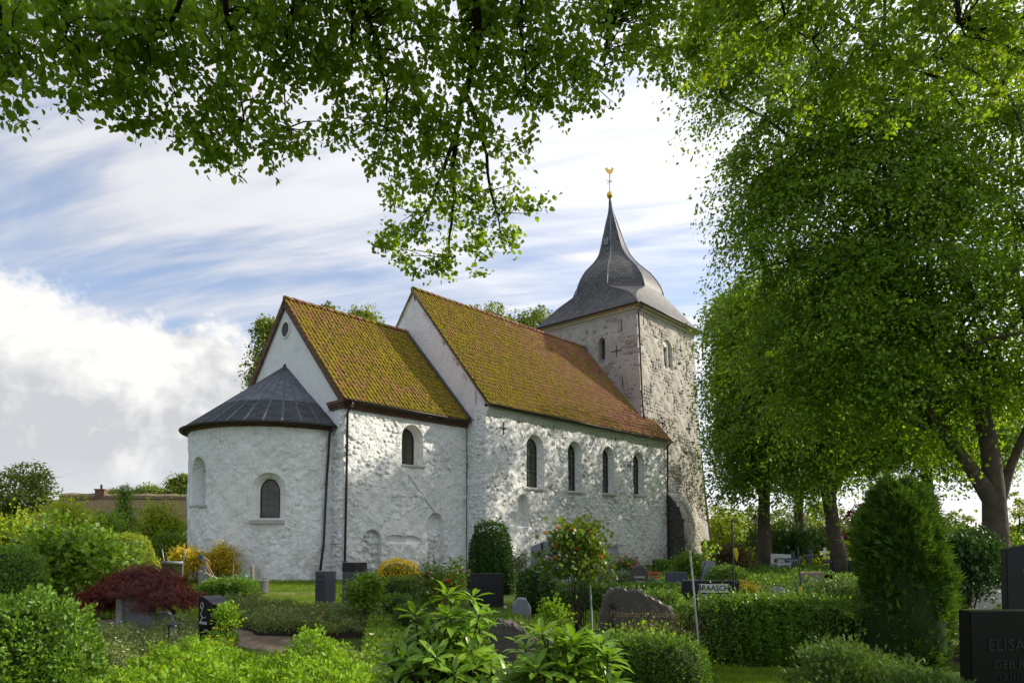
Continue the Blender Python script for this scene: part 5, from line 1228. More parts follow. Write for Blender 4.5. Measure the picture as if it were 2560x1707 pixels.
# ------------------------------------------------------------------ far setting
o = link('lake', pymesh('lake', [(-700, 135, -4.2), (1500, 135, -4.2), (1500, 900, -4.2), (-700, 900, -4.2)], [(0, 1, 2, 3)], MATS['lake_water'])); struct(o)
def hills():
    V = []; n = 90
    for i in range(n + 1):
        x = -900 + 2700 * i / n; h = 16 + 9 * math.sin(i * .21) + 5 * math.sin(i * .53 + 1) + 2.0 * math.sin(i * 1.9) + rng.uniform(-1, 1)
        V += [(x, 840, -6), (x, 850, h * .75 - 4), (x, 880, h - 4), (x, 1000, h - 2)]
    F = [(4 * i + k, 4 * i + k + 1, 4 * i + 5 + k, 4 * i + 4 + k) for i in range(n) for k in range(3)]
    struct(link('hills', pymesh('hills', V, F, MATS['forest_hill'], True)))
hills()
# thatched house, far left
def thatched():
    c = at(330, 1341, 46); o = empty('thatched_house', (c.x, c.y, 0), R(8)); tag(o, 'long low house with thatched roof and brick chimney at the left', 'house')
    L = 6.4; zr = at(300, 1243, 46).z; ze = 1.9; d = 3.4
    mb = MB(); n = 16
    for s in (-1, 1):
        V = []; F = []
        for i in range(n + 1):
            x = -4.4 + (L + 4.4) * i / n
            for j in range(6):
                t = j / 5; V.append((x - (1 - t) * (1.3 if i == 0 else 0), s * d * (1 - t), ze + (zr - ze) * t + .12 * math.sin(PI * t) + .02 * math.sin(i * 2.1 + j)))
        F = [(i * 6 + j, i * 6 + j + 1, i * 6 + 7 + j, i * 6 + 6 + j) for i in range(n) for j in range(5)]; mb.add(V, F)
    mb.add([(-5.7, -d, ze), (-5.7, d, ze), (-4.4, 0, zr), (L, -d, ze), (L, d, ze), (L, 0, zr)], [(0, 1, 2), (3, 5, 4)])
    rf = mb.build('roof', MATS['thatch'], o, True)
    md = MB(); md.tube([(-4.5 + (L + 4.5) * i / 14, 0, zr + .02 + .03 * (i % 2)) for i in range(15)], [.22 + .03 * (i % 2) for i in range(15)], 7); md.build('roof_ridge', MATS['ridge_turf'], rf)
    mb = MB(); x = -2.0; mb.box((x, 0, zr + .12), (.58, .55, .75)); mb.box((x, 0, zr + .50), (.66, .63, .10)); ch = mb.build('chimney', MATS['brick_chimney'], rf); mb = MB(); mb.tube([(x, 0, zr + .5), (x, 0, zr + .85)], .07, 8); mb.build('chimney_pot', MATS['iron'], rf)
    mb = MB(); mb.box((.5, 0, .85), (2 * L - 1.6, 2 * d - .8, 2.2)); w = mb.build('wall', MATS['barn_wall'], o)
    for x in (1.0, 3.0, 5.0):
        mb = MB(); mb.box((x, -d + .38, 1.2), (.8, .06, .9)); q = mb.build('window', MATS['white_paint'], o); mb = MB(); mb.box((x, -d + .345, 1.2), (.66, .03, .76)); mb.build('pane', MATS['church_glass'], q)
    mb = MB()
    for k in range(26): mb.add([(4.0 + k * .12, -d - 1.6, 1.55), (4.06 + k * .12, -d - 1.6, 1.60), (4.12 + k * .12, -d - 1.6, 1.55), (4.12 + k * .12, -d + .2, 2.1), (4.06 + k * .12, -d + .2, 2.15), (4.0 + k * .12, -d + .2, 2.1)], [(0, 1, 4, 5), (1, 2, 3, 4)])
    mb.build('lean_to_roof', MATS['corrugated'], o)
thatched()

# ------------------------------------------------------------------ lawns and beds
bed('lawn_grass', 'short mown lawn grass along the foot of the apse', 'grass', (560, 900, 14.6), (440, 900, 27), .07, 52000, .075, 'grass_blade', 'blade', 31, 1.2, soil=False)
bed('lawn_grass', 'sunlit lawn grass at the foot of the nave wall', 'grass', (1000, 1900, 20), (1150, 2000, 34), .09, 60000, .09, 'grass_blade', 'blade', 32, 1.2, soil=False)
bed('lawn_grass', 'strip of rough grass in front of the long hedge', 'grass', (1640, 2200, 6.6), (1700, 2300, 8.7), .10, 22000, .10, 'grass_blade', 'blade', 33, 1.4, soil=False)
bed('lawn_grass', 'grass left of the black slanted gravestone', 'grass', (330, 620, 12.6), (380, 640, 16), .10, 16000, .10, 'grass_blade', 'blade', 34, 1.4, soil=False)
bed('weeds', 'bright green leafy weeds in the near left foreground', 'weeds', (110, 900, 5.2), (380, 960, 8.3), .50, 30000, .055, 'weed_leaf', 'oval', 35, 2.4, .9, flowers=[('yellow_petal', 24, .025, 5)])
bed('ground_cover', 'grey-green ground cover with small white flowers before the lantern', 'ground cover', (170, 480, 8.4), (190, 520, 11.8), .34, 17000, .040, 'grey_leaf', 'oval', 36, 2.2, .6, flowers=[('white_petal', 40, .022, 5)])
bed('ground_cover', 'low border with yellow flowers left of the gravel path', 'ground cover', (420, 560, 8.0), (540, 600, 10.4), .28, 9000, .045, 'shrub_leaf', 'oval', 37, 2.2, .8, flowers=[('yellow_petal', 46, .034, 5)])
bed('ground_cover', 'heather-like border with purple flowers before the two steles', 'ground cover', (640, 980, 11.4), (560, 930, 15.2), .40, 30000, .048, 'grey_leaf', 'oval', 38, 2.0, .8, flowers=[('yellow_petal', 70, .032, 5), ('purple_petal', 90, .020, 5), ('pink_petal', 40, .02, 5)])
bed('ground_cover', 'leafy bed with white daisies behind the rhododendron', 'ground cover', (900, 1330, 7.0), (930, 1300, 13.0), .34, 20000, .050, 'shrub_leaf', 'oval', 39, 1.8, .7, flowers=[('white_petal', 34, .045, 8)])
bed('ground_cover', 'green bed between the clipped hedges in the middle', 'ground cover', (1290, 1700, 9.5), (1270, 1720, 16), .25, 20000, .05, 'shrub_leaf', 'oval', 40, 1.8, .6)
bed('ground_cover', 'low juniper cover among the graves on the right', 'ground cover', (1740, 2180, 11.0), (1880, 2200, 20), .42, 30000, .085, 'juniper_leaf', 'spray', 41, 1.0, .7, flowers=[('red_petal', 6, .05, 6)])
bed('ground_cover', 'sunlit low greenery in front of the grave crosses', 'ground cover', (1640, 2230, 20), (1680, 2260, 33), .45, 34000, .10, 'hedge_leaf', 'oval', 42, .7, .6, flowers=[('yellow_petal', 60, .05, 5)])
bed('ground_cover', 'pale-leaved rose bed before the rough white stone', 'ground cover', (2340, 2600, 9.2), (2340, 2600, 13.6), .48, 15000, .055, 'grey_leaf', 'oval', 43, 1.6, .7, flowers=[('pink_petal', 14, .04, 6)])
bed('ground_cover', 'mixed greenery behind the red maple at the left', 'ground cover', (0, 420, 13.5), (0, 450, 20), .42, 24000, .06, 'shrub_leaf', 'round', 44, 1.1, .6, flowers=[('pink_petal', 16, .04, 6), ('white_petal', 30, .03, 5)])
bed('ground_cover', 'yellow-green greenery near the garden tools', 'ground cover', (200, 440, 20), (220, 470, 30), .6, 14000, .09, 'bright_shrub_leaf', 'round', 45, .9, .6, flowers=[('purple_petal', 30, .06, 5)])
bed('undergrowth', 'sunlit undergrowth beneath the far limes', 'undergrowth', (1760, 2560, 34), (1760, 2620, 52), 1.0, 30000, .17, 'bright_shrub_leaf', 'round', 46, .5, .5, soil=False)
bed('undergrowth', 'dark undergrowth behind the white rough stone', 'undergrowth', (2330, 2640, 15.5), (2330, 2640, 24), .9, 18000, .11, 'shrub_leaf', 'round', 47, .8, .5, soil=False)
bed('undergrowth', 'tangle of shrubs at the far left below the tree', 'undergrowth', (-120, 260, 30), (-140, 220, 46), 1.3, 22000, .16, 'bright_shrub_leaf', 'round', 48, .5, .5, soil=False)

# ------------------------------------------------------------------ hedges and bushes
def hpx(label, x0, x1, top, Y, th=.6, cat='hedge', rz=0, **kw):
    a, b = at(x0, top, Y), at(x1, top, Y); return hedge(label, cat, ((a.x + b.x) / 2, Y + th / 2), (b.x - a.x, th, a.z), rz, **kw)
hpx('long leafy privet hedge before the upright black family stone', 1700, 2190, 1508, 9.0, .75, n=34000, leaf=.046, fuzz=.07, rough=.06, mat='hedge_leaf')
hpx('clipped hedge running behind the rounded brown stone', 1560, 1720, 1486, 10.8, .6, n=15000, leaf=.042, fuzz=.09, rough=.05)
hpx('low trimmed box hedge under the orange rose', 1385, 1700, 1464, 14.2, .7, n=16000, leaf=.04, mat='box_leaf')
hpx('low box hedge in front of the brown stone', 1440, 1780, 1612, 7.0, .5, n=17000, leaf=.034, mat='box_leaf', fuzz=.05)
hpx('boxy dark hedge beside the water butt and post', 490, 622, 1456, 16.2, .9, n=14000, leaf=.05, fuzz=.05)
hpx('low box hedge under the golden cushion bush', 955, 1060, 1445, 15.6, .6, n=9000, leaf=.035, mat='box_leaf')
hpx('small square box bush beside the daisies', 985, 1045, 1517, 11.8, .5, n=5000, leaf=.032, mat='box_leaf')
hpx('small trimmed box border below the golden bush', 950, 1020, 1490, 13.6, .5, n=5000, leaf=.032, mat='box_leaf')
hpx('shaded clipped hedge at the left behind the maple', 120, 330, 1490, 14.2, .8, n=15000, leaf=.05)
hpx('tall clipped hedge cut off by the left edge', -160, 34, 1372, 12.2, 1.2, n=18000, leaf=.055, mat='hedge_leaf', power=4)
hpx('yellow-green rounded thuja hedge at the left', 215, 335, 1336, 18.5, 1.6, n=16000, leaf=.075, mat='bright_shrub_leaf', kind='spray', power=3.2)
hpx('trimmed green hedge at the foot of the tower', 1650, 1790, 1405, 27, 1.2, n=11000, leaf=.07, mat='hedge_leaf')
hpx('dark clipped hedge left of the white upright stone', 1780, 1884, 1418, 18.5, 1.1, n=9000, leaf=.055, mat='box_leaf', power=3)
hpx('thin bright hedge line below the far trees', 1770, 2200, 1356, 40, 1.2, n=14000, leaf=.13, mat='bright_shrub_leaf')
c = at(985, 1400, 16.6); hedge('golden yellow clipped cushion bush beside the dark steles', 'bush', (c.x + .05, 16.9), (1.25, 1.2, c.z), leaf=.036, n=16000, mat='yellow_leaf', kind='oval', rough=.05, power=2.6, name='cushion_bush')
c = at(1226, 1308, 20); hedge('dark clipped yew column in front of the nave corner', 'yew', (c.x, 20.4), (1.16, 1.1, c.z), leaf=.085, n=26000, mat='yew_leaf', kind='oval', rough=.06, power=3.6, name='yew_bush', fuzz=.10)
c = at(1338, 1428, 13.2); hedge('small dark yew between the box hedge and the rough stone', 'yew', (c.x, 13.4), (.66, .64, c.z), leaf=.065, n=16000, mat='yew_leaf', kind='oval', rough=.06, power=3.0, name='yew_bush', fuzz=.06)
# tall thuja: hanging sprays
def thuja():
    b = at(2283, 1690, 8.75); r = np.random.RandomState(9); h = at(2290, 1206, 8.75).z; o = empty('thuja_tree', (b.x, 8.95, 0)); tag(o, 'tall shaggy thuja conifer beside the dark upright gravestones', 'conifer')
    n = 30000; t = r.uniform(0, 1, n) ** .9; q = r.uniform(0, 2 * PI, n); rad = .43 * np.clip(np.interp(t, (0, .1, .45, .75, .92, 1.0), (.85, .96, 1.0, .97, .76, .30)), 0, 1)
    P = np.c_[np.cos(q), np.sin(q), t]; lump = .10 * np.sin(q * 3 + t * 9) + .17 * vnoise(np.c_[P[:, :2] * 2, t * 5], 1.6, 4) + .06 * vnoise(np.c_[P[:, :2] * 2, t * 5], 4.5, 5); rr = (rad + lump * (rad + .1)) * r.uniform(.74, 1.04, n) + np.where(r.random(n) < .12, r.uniform(.03, .12, n), 0)
    P = np.c_[rr * np.cos(q) - .08 * (t - .5), rr * np.sin(q), t * h * (.97 + .05 * np.sin(q * 2 + 1))]
    out = np.c_[np.cos(q), np.sin(q), np.zeros(n)]; tw = .5 * vnoise(P, 3.5, 8); D = unit(out * .6 + np.array([0, 0, .6]) + np.c_[-np.sin(q), np.cos(q), 0 * q] * tw[:, None] + rdir(r, n) * .6); N = unit(out * .5 + rdir(r, n))
    leaf_obj('crown', [(P, D, N, .135 * r.uniform(.5, 1.4, n), 'spray')], 'thuja_leaf', o)
    mb = MB(); mb.tube([(0, 0, -.2), (0, 0, h * .5), (0, 0, h * .93)], [.09, .06, .01], 7); mb.build('trunk', MATS['bark'], o)
    mb = MB(); mb.lathe([(.42, .02), (.5, .3), (.5, h * .45), (.38, h * .7), (.2, h * .88), (.02, h * .93)], 12); mb.build('inner_branches', MATS['hedge_core'], o, True)
thuja()
def low_juniper(label, px, py, Y, rx, h, n, mat='juniper_leaf', size=.10):
    c = at(px, py, Y); return shrub(label, 'juniper', (c.x, Y), (rx, rx * .8, h * .5), size, n, mat, 'spray', 46, 'juniper_bush', None, 0, .40, 6, up=.55, cz=h * .55)
low_juniper('spreading juniper in the right foreground below the thuja', 2090, 1650, 6.9, .55, .46, 14000, size=.06)
low_juniper('small feathery juniper at the lower right edge', 2290, 1670, 6.4, .42, .36, 10000, size=.055)
low_juniper('blue-green creeping juniper behind the box hedge', 1545, 1450, 18.5, 1.05, .55, 7000, 'blue_juniper_leaf', .12)
low_juniper('dark spreading juniper behind the pale square stone', 1950, 1360, 36, 1.6, 1.7, 5000, 'yew_leaf', .26)
low_juniper('dark juniper behind the blue grave cross', 2030, 1355, 37, 1.4, 1.5, 5000, 'yew_leaf', .26)
low_juniper('juniper mound in front of the pink granite stone', 2110, 1450, 14, .95, .62, 6000)
S = shrub
def spx(label, px, Y, wpx, top, zbase=0.0, **kw):
    c = at(px, top, Y); w = wpx * Y / _f; h = c.z - zbase
    return shrub(label, kw.pop('cat', 'shrub'), (c.x, Y), (w, w * kw.pop('deep', .9), h * .5), z0=zbase, **kw)
c = at(45, 1502, 5.9); hedge('big clipped round green bush at the bottom left corner', 'bush', (c.x, 6.1), (1.02, 1.0, c.z), leaf=.050, n=26000, mat='hedge_leaf', rough=.08, power=2.5, name='round_bush', fuzz=.06)
spx('large-leaved green bush behind the red maple', 185, 15.0, 105, 1330, n=5200, leaf=.125, mat='shrub_leaf', kind='round', clumps=70, spread=.30)
spx('loose yellow-green shrub left of the thatched roof', 160, 27, 75, 1262, n=5200, leaf=.12, mat='bright_shrub_leaf', clumps=60)
spx('dark open shrub at the far left', 110, 22, 60, 1345, n=3000, leaf=.09, mat='shrub_leaf', clumps=40)
spx('green hazel shrub in front of the thatched house', 265, 30, 62, 1292, n=4200, leaf=.13, mat='shrub_leaf', clumps=50)
spx('spreading sunlit shrub beside the apse wall', 405, 33, 52, 1275, n=5000, leaf=.13, mat='bright_shrub_leaf', clumps=56)
spx('round green bush below the corrugated lean-to', 420, 30, 42, 1338, n=3800, leaf=.11, mat='shrub_leaf', clumps=44)
spx('golden shrub against the apse on its left', 462, 25.2, 34, 1374, n=4200, leaf=.075, mat='gold_leaf', clumps=44, spread=.34)
spx('golden shrub behind the tools by the apse', 552, 25.4, 34, 1366, n=4000, leaf=.075, mat='gold_leaf', clumps=40, spread=.34)
spx('small golden shrub between the two larger ones', 508, 26.0, 26, 1385, n=2600, leaf=.075, mat='gold_leaf', clumps=30, spread=.34)
spx('low golden border shrub behind the wheelbarrow', 370, 23.5, 46, 1408, n=3200, leaf=.08, mat='gold_leaf', clumps=34, spread=.34)
spx('sunny yellow-green bush at the left edge', 40, 20, 75, 1300, n=5200, leaf=.11, mat='bright_shrub_leaf', clumps=60)
# slender young conifer behind the thuja hedge on the left
c = at(313, 1208, 40); tree('slender dark conifer in front of the thatched roof', (c.x, 40, 0), (c.x, 40, c.z * .8), .10, [((c.x, 40, c.z * .25), (1.7, 1.5, 1.1), .3), ((c.x, 40, c.z * .45), (1.2, 1.1, 1.0), .3), ((c.x, 40, c.z * .65), (.75, .7, .8), .28), ((c.x, 40, c.z * .85), (.3, .3, .7), .22)], 150, 60, .17, 161, 'shrub_leaf', 'spray', .42, name='conifer_tree', limbs=6, twigs=50, inner=.2)
# red cut-leaved maple
def maple():
    r = np.random.RandomState(77); b = at(350, 1580, 12.6); o = empty('maple_shrub', (b.x, 12.6, 0)); tag(o, 'low weeping red Japanese maple spreading over the square gravestone', 'maple')
    n = 12000; C = []
    for i in range(120):
        q = r.uniform(0, 2 * PI); k = r.uniform(0, 1) ** .6; C.append((k * .93 * math.cos(q), k * .85 * math.sin(q), 1.0 - .58 * k ** 2.0 + r.normal() * .08))
    C = np.array(C); idx = r.choice(120, n); P = C[idx] + r.normal(size=(n, 3)) * np.array([.12, .12, .06]); out = unit(np.c_[P[:, :2], np.zeros(n)])
    D = unit(out * .7 + np.array([0, 0, -.75]) + rdir(r, n) * .45); leaf_obj('crown', [(P, D, unit(out * .4 + np.array([0, 0, .8]) + rdir(r, n) * .4), .095 * r.uniform(.6, 1.3, n), 'maple')], 'maple_leaf', o)
    mb = MB(); st = Vector((.62, .25, 0)); f = Vector((.25, .12, .55)); mb.tube([st + Vector((0, 0, -.1)), st, (.5, .2, .3), f], [.05, .045, .035, .03], 7)
    for i in range(16): limb(mb, f, C[i * 7] - np.array([0, 0, .04]), .018, .006, r, .15, 6, 5, .06)
    mb.build('branches', MATS['twig'], o, True)
maple()
# roses
def rose(label, px, Y, top, wpx, petalmat, cnt, n=1500, leaf=.05, stemh=None, sz=.04, mat='rose_leaf', pet=6):
    c = at(px, top, Y); w = wpx * Y / _f; h = c.z
    lo = stemh if stemh is not None else 0.0
    o = shrub(label, 'rose bush', (c.x, Y), (w, w * .85, (h - lo) * .5), leaf, n, mat, 'round', 46, 'rose_bush', None, 0.0, .34, 12, up=.2, extra=[('blossom', petalmat, cnt, sz, pet)], cz=lo + (h - lo) * .5)
    return o
rose('standard rose with orange blooms on a thin stem before the nave', 1450, 10.3, 1322, 72, 'orange_petal', 13, 1900, .085, .75, .060)
c = at(1480, 1570, 10.3); mb = MB(); mb.tube([(c.x, 10.25, -.1), (c.x - .01, 10.25, .5), (c.x - .03, 10.25, 1.0)], [.022, .018, .012], 6); o = mb.build('rose_support_stake', MATS['pale_pole']); tag(o, 'thin grey stake tied to the orange standard rose', 'stake')
rose('dark red rose bush left of the rhododendron', 1100, 11.2, 1405, 58, 'red_petal', 7, 3200, .052, .0, .045)
rose('leafy green rose in front of the taller stele', 915, 12.6, 1440, 42, 'purple_petal', 2, 2600, .062, .12, .035, 'shrub_leaf')
rose('pink rose bush against the nave wall', 1562, 24, 1402, 36, 'pink_petal', 26, 2400, .07, .0, .075)
rose('small rose with one faded bloom in front of the black slanted stone', 566, 9.8, 1512, 27, 'pink_petal', 1, 700, .05, .28, .03, 'weed_leaf')
rose('pale blush rose beside the memorial slab', 1362, 25, 1400, 28, 'white_petal', 16, 1400, .07, .0, .05)
rose('young yellow-green rose shoot before the small yew', 1385, 9.6, 1505, 36, 'yellow_petal', 1, 700, .05, .1, .03, 'weed_leaf')
spx('small round-headed standard tree by the nave wall', 1303, 25, 24, 1384, zbase=0, n=1600, leaf=.05, mat='grey_leaf', clumps=26)
spx('dry seeding flower stems in front of the brown stone', 1660, 7.9, 100, 1545, n=2200, leaf=.05, mat='dry_stem', kind='blade', clumps=80, spread=.4, stems=30, hollow=.3, cat='dry plant')
spx('yellow-green straggly plant below the brown stone', 1620, 8.0, 105, 1575, n=2600, leaf=.05, mat='weed_leaf', clumps=60, spread=.4, hollow=.3)
spx('reddish barberry bush at the tower foot', 1825, 28, 52, 1372, n=4200, leaf=.075, mat='brown_leaf', clumps=50)
spx('dark glossy laurel in front of the lake', 2500, 21, 50, 1330, n=4200, leaf=.11, mat='shrub_leaf', clumps=50)
spx('leafy climber-grown shrub right of the nave corner', 1725, 24, 36, 1390, n=3400, leaf=.08, mat='shrub_leaf', clumps=44)
spx('shadowy bush behind the tall thuja', 2420, 13, 70, 1330, n=5200, leaf=.085, mat='yew_leaf', clumps=60)
spx('golden-leaved shrub right of the family stone', 1870, 13.5, 32, 1462, n=1800, leaf=.05, mat='gold_leaf', clumps=26)

# rhododendrons close to the camera
def rhodo(label, px, Y, rx, h, seed, single, nros):
    r = np.random.RandomState(seed); c = at(px, 1600, Y); o = empty('rhododendron', (c.x, Y, 0)); tag(o, label, 'rhododendron', 'rhododendrons in the foreground')
    V, F = TPL['rhodo']; me = npmesh('leaf', V, F, MATS['rhododendron_leaf'], True); allL = []; mb = MB()
    for k in range(nros):
        while True:
            d = rdir(r, 1)[0]
            if d[2] > -.35: break
        kk = r.uniform(.72, 1.05); p = np.array([d[0] * rx * kk, d[1] * rx * .85 * kk, h * .42 + d[2] * h * .58 * kk * (1 + .10 * r.normal())]); p[2] = max(p[2], .1)
        ax = unit(d * .6 + np.array([0, 0, .9]) + r.normal(size=3) * .2); a = unit(np.cross(ax, rdir(r, 1)[0])); b = np.cross(ax, a); m = r.randint(9, 14); ph0 = r.uniform(0, 6)
        limb(mb, (d[0] * .1, d[1] * .1, .02), p, .012, .005, r, .04, 6, 5, .06)
        for i in range(m):
            ph = ph0 + i * 2.4; t = i / m; tilt = 1.25 * (t ** 1.3) - .12; D = unit(np.cos(ph) * a + np.sin(ph) * b + tilt * ax + r.normal(size=3) * .10); N = unit(ax + .0 * D - D * np.dot(ax, D) * .8)
            allL.append((p - ax * .03 * (1 - t), D, N, r.uniform(.13, .19) * (1 - .3 * t)))
    allL.sort(key=lambda q: q[0][1] - q[0][2] * 1.2)
    for p, D, N, s in allL[:single]:
        N = unit(N - np.dot(N, D) * D); B = np.cross(N, D); q = link('leaf', me, o); q.matrix_basis = Matrix([[D[k] * s, B[k] * s, N[k] * s, p[k]] for k in range(3)] + [[0, 0, 0, 1]])
    rest = allL[single:]; leaf_obj('leaves', [(np.array([q[0] for q in rest]), np.array([q[1] for q in rest]), np.array([q[2] for q in rest]), np.array([q[3] for q in rest]), 'rhodo')], 'rhododendron_leaf', o, kind='stuff')
    mb.build('stems', MATS['twig'], o, True)
rhodo('left of two glossy rhododendrons in the foreground, the taller one', 1120, 4.3, .46, 1.22, 5, 150, 190)
rhodo('right of two glossy rhododendrons, lower and nearest to the viewer', 1415, 3.6, .38, 1.20, 6, 150, 160)

# ------------------------------------------------------------------ gravestones
def text(s, size, parent, loc, mat, rx=PI / 2, ext=.003, name='inscription', align='CENTER', sx=1.0):
    cu = bpy.data.curves.new(name, 'FONT'); cu.body = s; cu.size = size; cu.extrude = ext; cu.offset = size * .012; cu.align_x = align; cu.align_y = 'CENTER'; cu.resolution_u = 2; cu.materials.append(MATS[mat])
    tmp = link('tmp_text', cu); bpy.context.view_layer.update(); me = bpy.data.meshes.new_from_object(tmp.evaluated_get(bpy.context.evaluated_depsgraph_get())); bpy.data.objects.remove(tmp); bpy.data.curves.remove(cu); me.name = name
    o = link(name, me, parent, loc); o.rotation_euler = (rx, 0, 0); o.scale = (sx, 1, 1); return o
def rock(outline, th, mat, name, parent, seed, rough=.02, edge=.04, back=1.0):
    """stone slab with flat front and split, uneven rim"""
    r = random.Random(seed); n = len(outline); fine = []
    for i in range(n):
        a, b = outline[i], outline[(i + 1) % n]
        for t in (0, .25, .5, .75): fine.append((a[0] + (b[0] - a[0]) * t + r.uniform(-rough, rough) * .5, a[1] + (b[1] - a[1]) * t + r.uniform(-rough, rough) * .5))
    m = len(fine); cx = sum(p[0] for p in fine) / m; cz = sum(p[1] for p in fine) / m; V = []; ys = (0, edge * .4, th * .35, th * .7, th)
    for k, (y, s) in enumerate(zip(ys, (1 - edge / .6, 1.0, 1.03, 1.0, .9))):
        for x, z in fine: V.append((cx + (x - cx) * s + (r.uniform(-rough, rough) if k else 0), y + (r.uniform(-rough, rough) * .6 if k else 0), max(-.1, cz + (z - cz) * s + (r.uniform(-rough, rough) if k else 0))))
    F = [(k * m + i, k * m + (i + 1) % m, (k + 1) * m + (i + 1) % m, (k + 1) * m + i) for k in range(4) for i in range(m)] + [tuple(range(m)), tuple(4 * m + i for i in range(m - 1, -1, -1))]
    mb = MB(); mb.add(V, F); return mb.build(name, MATS[mat], parent)
GRP = 'gravestones in the churchyard'
def stone(label, px, Y, rz=0.0, name='gravestone', cat='gravestone', z=0.0):
    c = at(px, 1400, Y); o = empty(name, (c.x, Y, z), R(rz)); tag(o, label, cat, GRP); return o
def slab(o, w, h, th, mat, bev=.012, top=0.0, tilt=0.0):
    """upright block; top > 0 arches it, tilt slants the top edge"""
    n = 10; pts = [(-w / 2, -.12), (w / 2, -.12), (w / 2, h - top + tilt)]
    if top: pts += [(w / 2 * math.cos(PI * k / n), h - top + top * math.sin(PI * k / n)) for k in range(1, n)]
    pts.append((-w / 2, h - top - tilt)); mb = MB(); mb.prism(pts, 0, th); return mb.build('slab', MATS[mat], o, bevel=bev)
# brown natural stone with rose
o = stone('rounded brown natural stone with a bronze rose and bronze lettering', 1595, 8.6, -6)
rock([(-.46, 0), (.46, 0), (.47, .30), (.46, .62), (.40, .74), (.20, .84), (.02, .93), (-.12, .94), (-.28, .97), (-.40, .90), (-.46, .72), (-.49, .40)], .20, 'polished_rock', 'slab', o, 5, .014, .035); o.scale = (1, 1, 1.09)
text('Rosemarie Stöcker', .108, o, (.07, -.004, .66), 'letter_bronze'); text('geb. Wolter', .08, o, (.06, -.004, .53), 'letter_bronze'); text('13.2.        2008', .08, o, (.05, -.004, .41), 'letter_bronze')
mb = MB(); mb.tube([(-.34, -.012, .38), (-.335, -.015, .5), (-.325, -.015, .62), (-.315, -.02, .74)], .008, 5)
for k in range(11):
    q = k * 2.4; rr_ = .006 + .0042 * k; mb.tube([(-.315 + rr_ * math.cos(q), -.035 + .002 * k, .76 + rr_ * math.sin(q)), (-.315 + rr_ * math.cos(q + .9), -.030 + .002 * k, .76 + rr_ * math.sin(q + .9))], .010, 5)
for dx, dz in ((-.035, .58), (.025, .64), (-.03, .50), (.03, .52)): mb.add([(-.33, -.014, dz - .03), (-.33 + dx, -.02, dz - .03), (-.33 + dx * 1.4, -.016, dz + .02), (-.33 + dx * .4, -.026, dz + .015)], [(0, 1, 2, 3)])
mb.build('bronze_rose', MATS['bronze'], o)
# rough split rock
o = stone('low rough-split dark rock between the two rhododendrons', 1320, 8.0, 5)
rock([(-.44, 0), (.46, 0), (.45, .30), (.30, .38), (.12, .46), (-.02, .55), (-.15, .66), (-.30, .70), (-.40, .62), (-.46, .25)], .28, 'rough_rock', 'slab', o, 8, .035, .06)
# family stone
o = stone('wide low black family stone lettered in white block capitals', 1777, 12.0, -4); slab(o, .98, .92, .16, 'slate_granite_dark')
mb = MB(); mb.box((.04, -.004, .79), (.54, .006, .15)); mb.build('name_panel', MATS['letter_white'], o); text('BRAASCH', .135, o, (.04, -.009, .79), 'slate_granite_dark', sx=.92)
for s_, x in (('EWALD', -.16), ('HUGO', .28)):
    mb = MB(); mb.box((x, -.004, .64), (.21, .006, .085)); mb.build('name_panel', MATS['letter_white'], o); text(s_, .088, o, (x, -.009, .64), 'slate_granite_dark', sx=.85)
for x in (-.16, .28): text('1908  1979', .06, o, (x, -.004, .55), 'letter_white', sx=.8)
# horse stone with low side piece
o = stone('dark square stone engraved with a pair of horses', 1692, 15.2, -4); slab(o, .48, .90, .14, 'slate_granite')
mb = MB()
for dx in (0, .13):
    for a, b in (((-.14, .58), (.02, .62)), ((.02, .62), (.06, .70)), ((.06, .70), (.11, .66)), ((-.14, .58), (-.20, .64)), ((-.12, .57), (-.16, .47)), ((-.08, .57), (-.06, .46)), ((0, .60), (.05, .50)), ((.03, .60), (.0, .48)), ((.11, .66), (.08, .62)), ((-.14, .58), (.0, .56)), ((0, .56), (.07, .64))): mb.tube([(a[0] + dx - .04, -.004, a[1] + dx * .3), (b[0] + dx - .04, -.004, b[1] + dx * .3)], .006, 4)
mb.build('engraving', MATS['letter_white'], o); text('HANS  EVA', .07, o, (0, -.004, .36), 'letter_white')
o = stone('low dark stone with white name left of the horse stone', 1648, 15.0, -4); slab(o, .34, .70, .12, 'slate_granite'); text('Hanna Blum', .055, o, (0, -.004, .56), 'letter_white')
o = stone('long low dark stone end right of the horse stone', 1738, 15.6, -4); slab(o, .40, .71, .12, 'slate_granite')
o = stone('small round-shouldered brown stone with white lettering near the nave', 1600, 17.5, 6); rock([(-.21, 0), (.21, 0), (.23, .55), (.20, .86), (.06, .95), (-.08, .96), (-.20, .88), (-.22, .5)], .14, 'polished_rock', 'slab', o, 12, .012, .03); text('Reinhold', .075, o, (-.01, -.004, .66), 'letter_white'); text('Kunz', .085, o, (-.01, -.004, .54), 'letter_white')
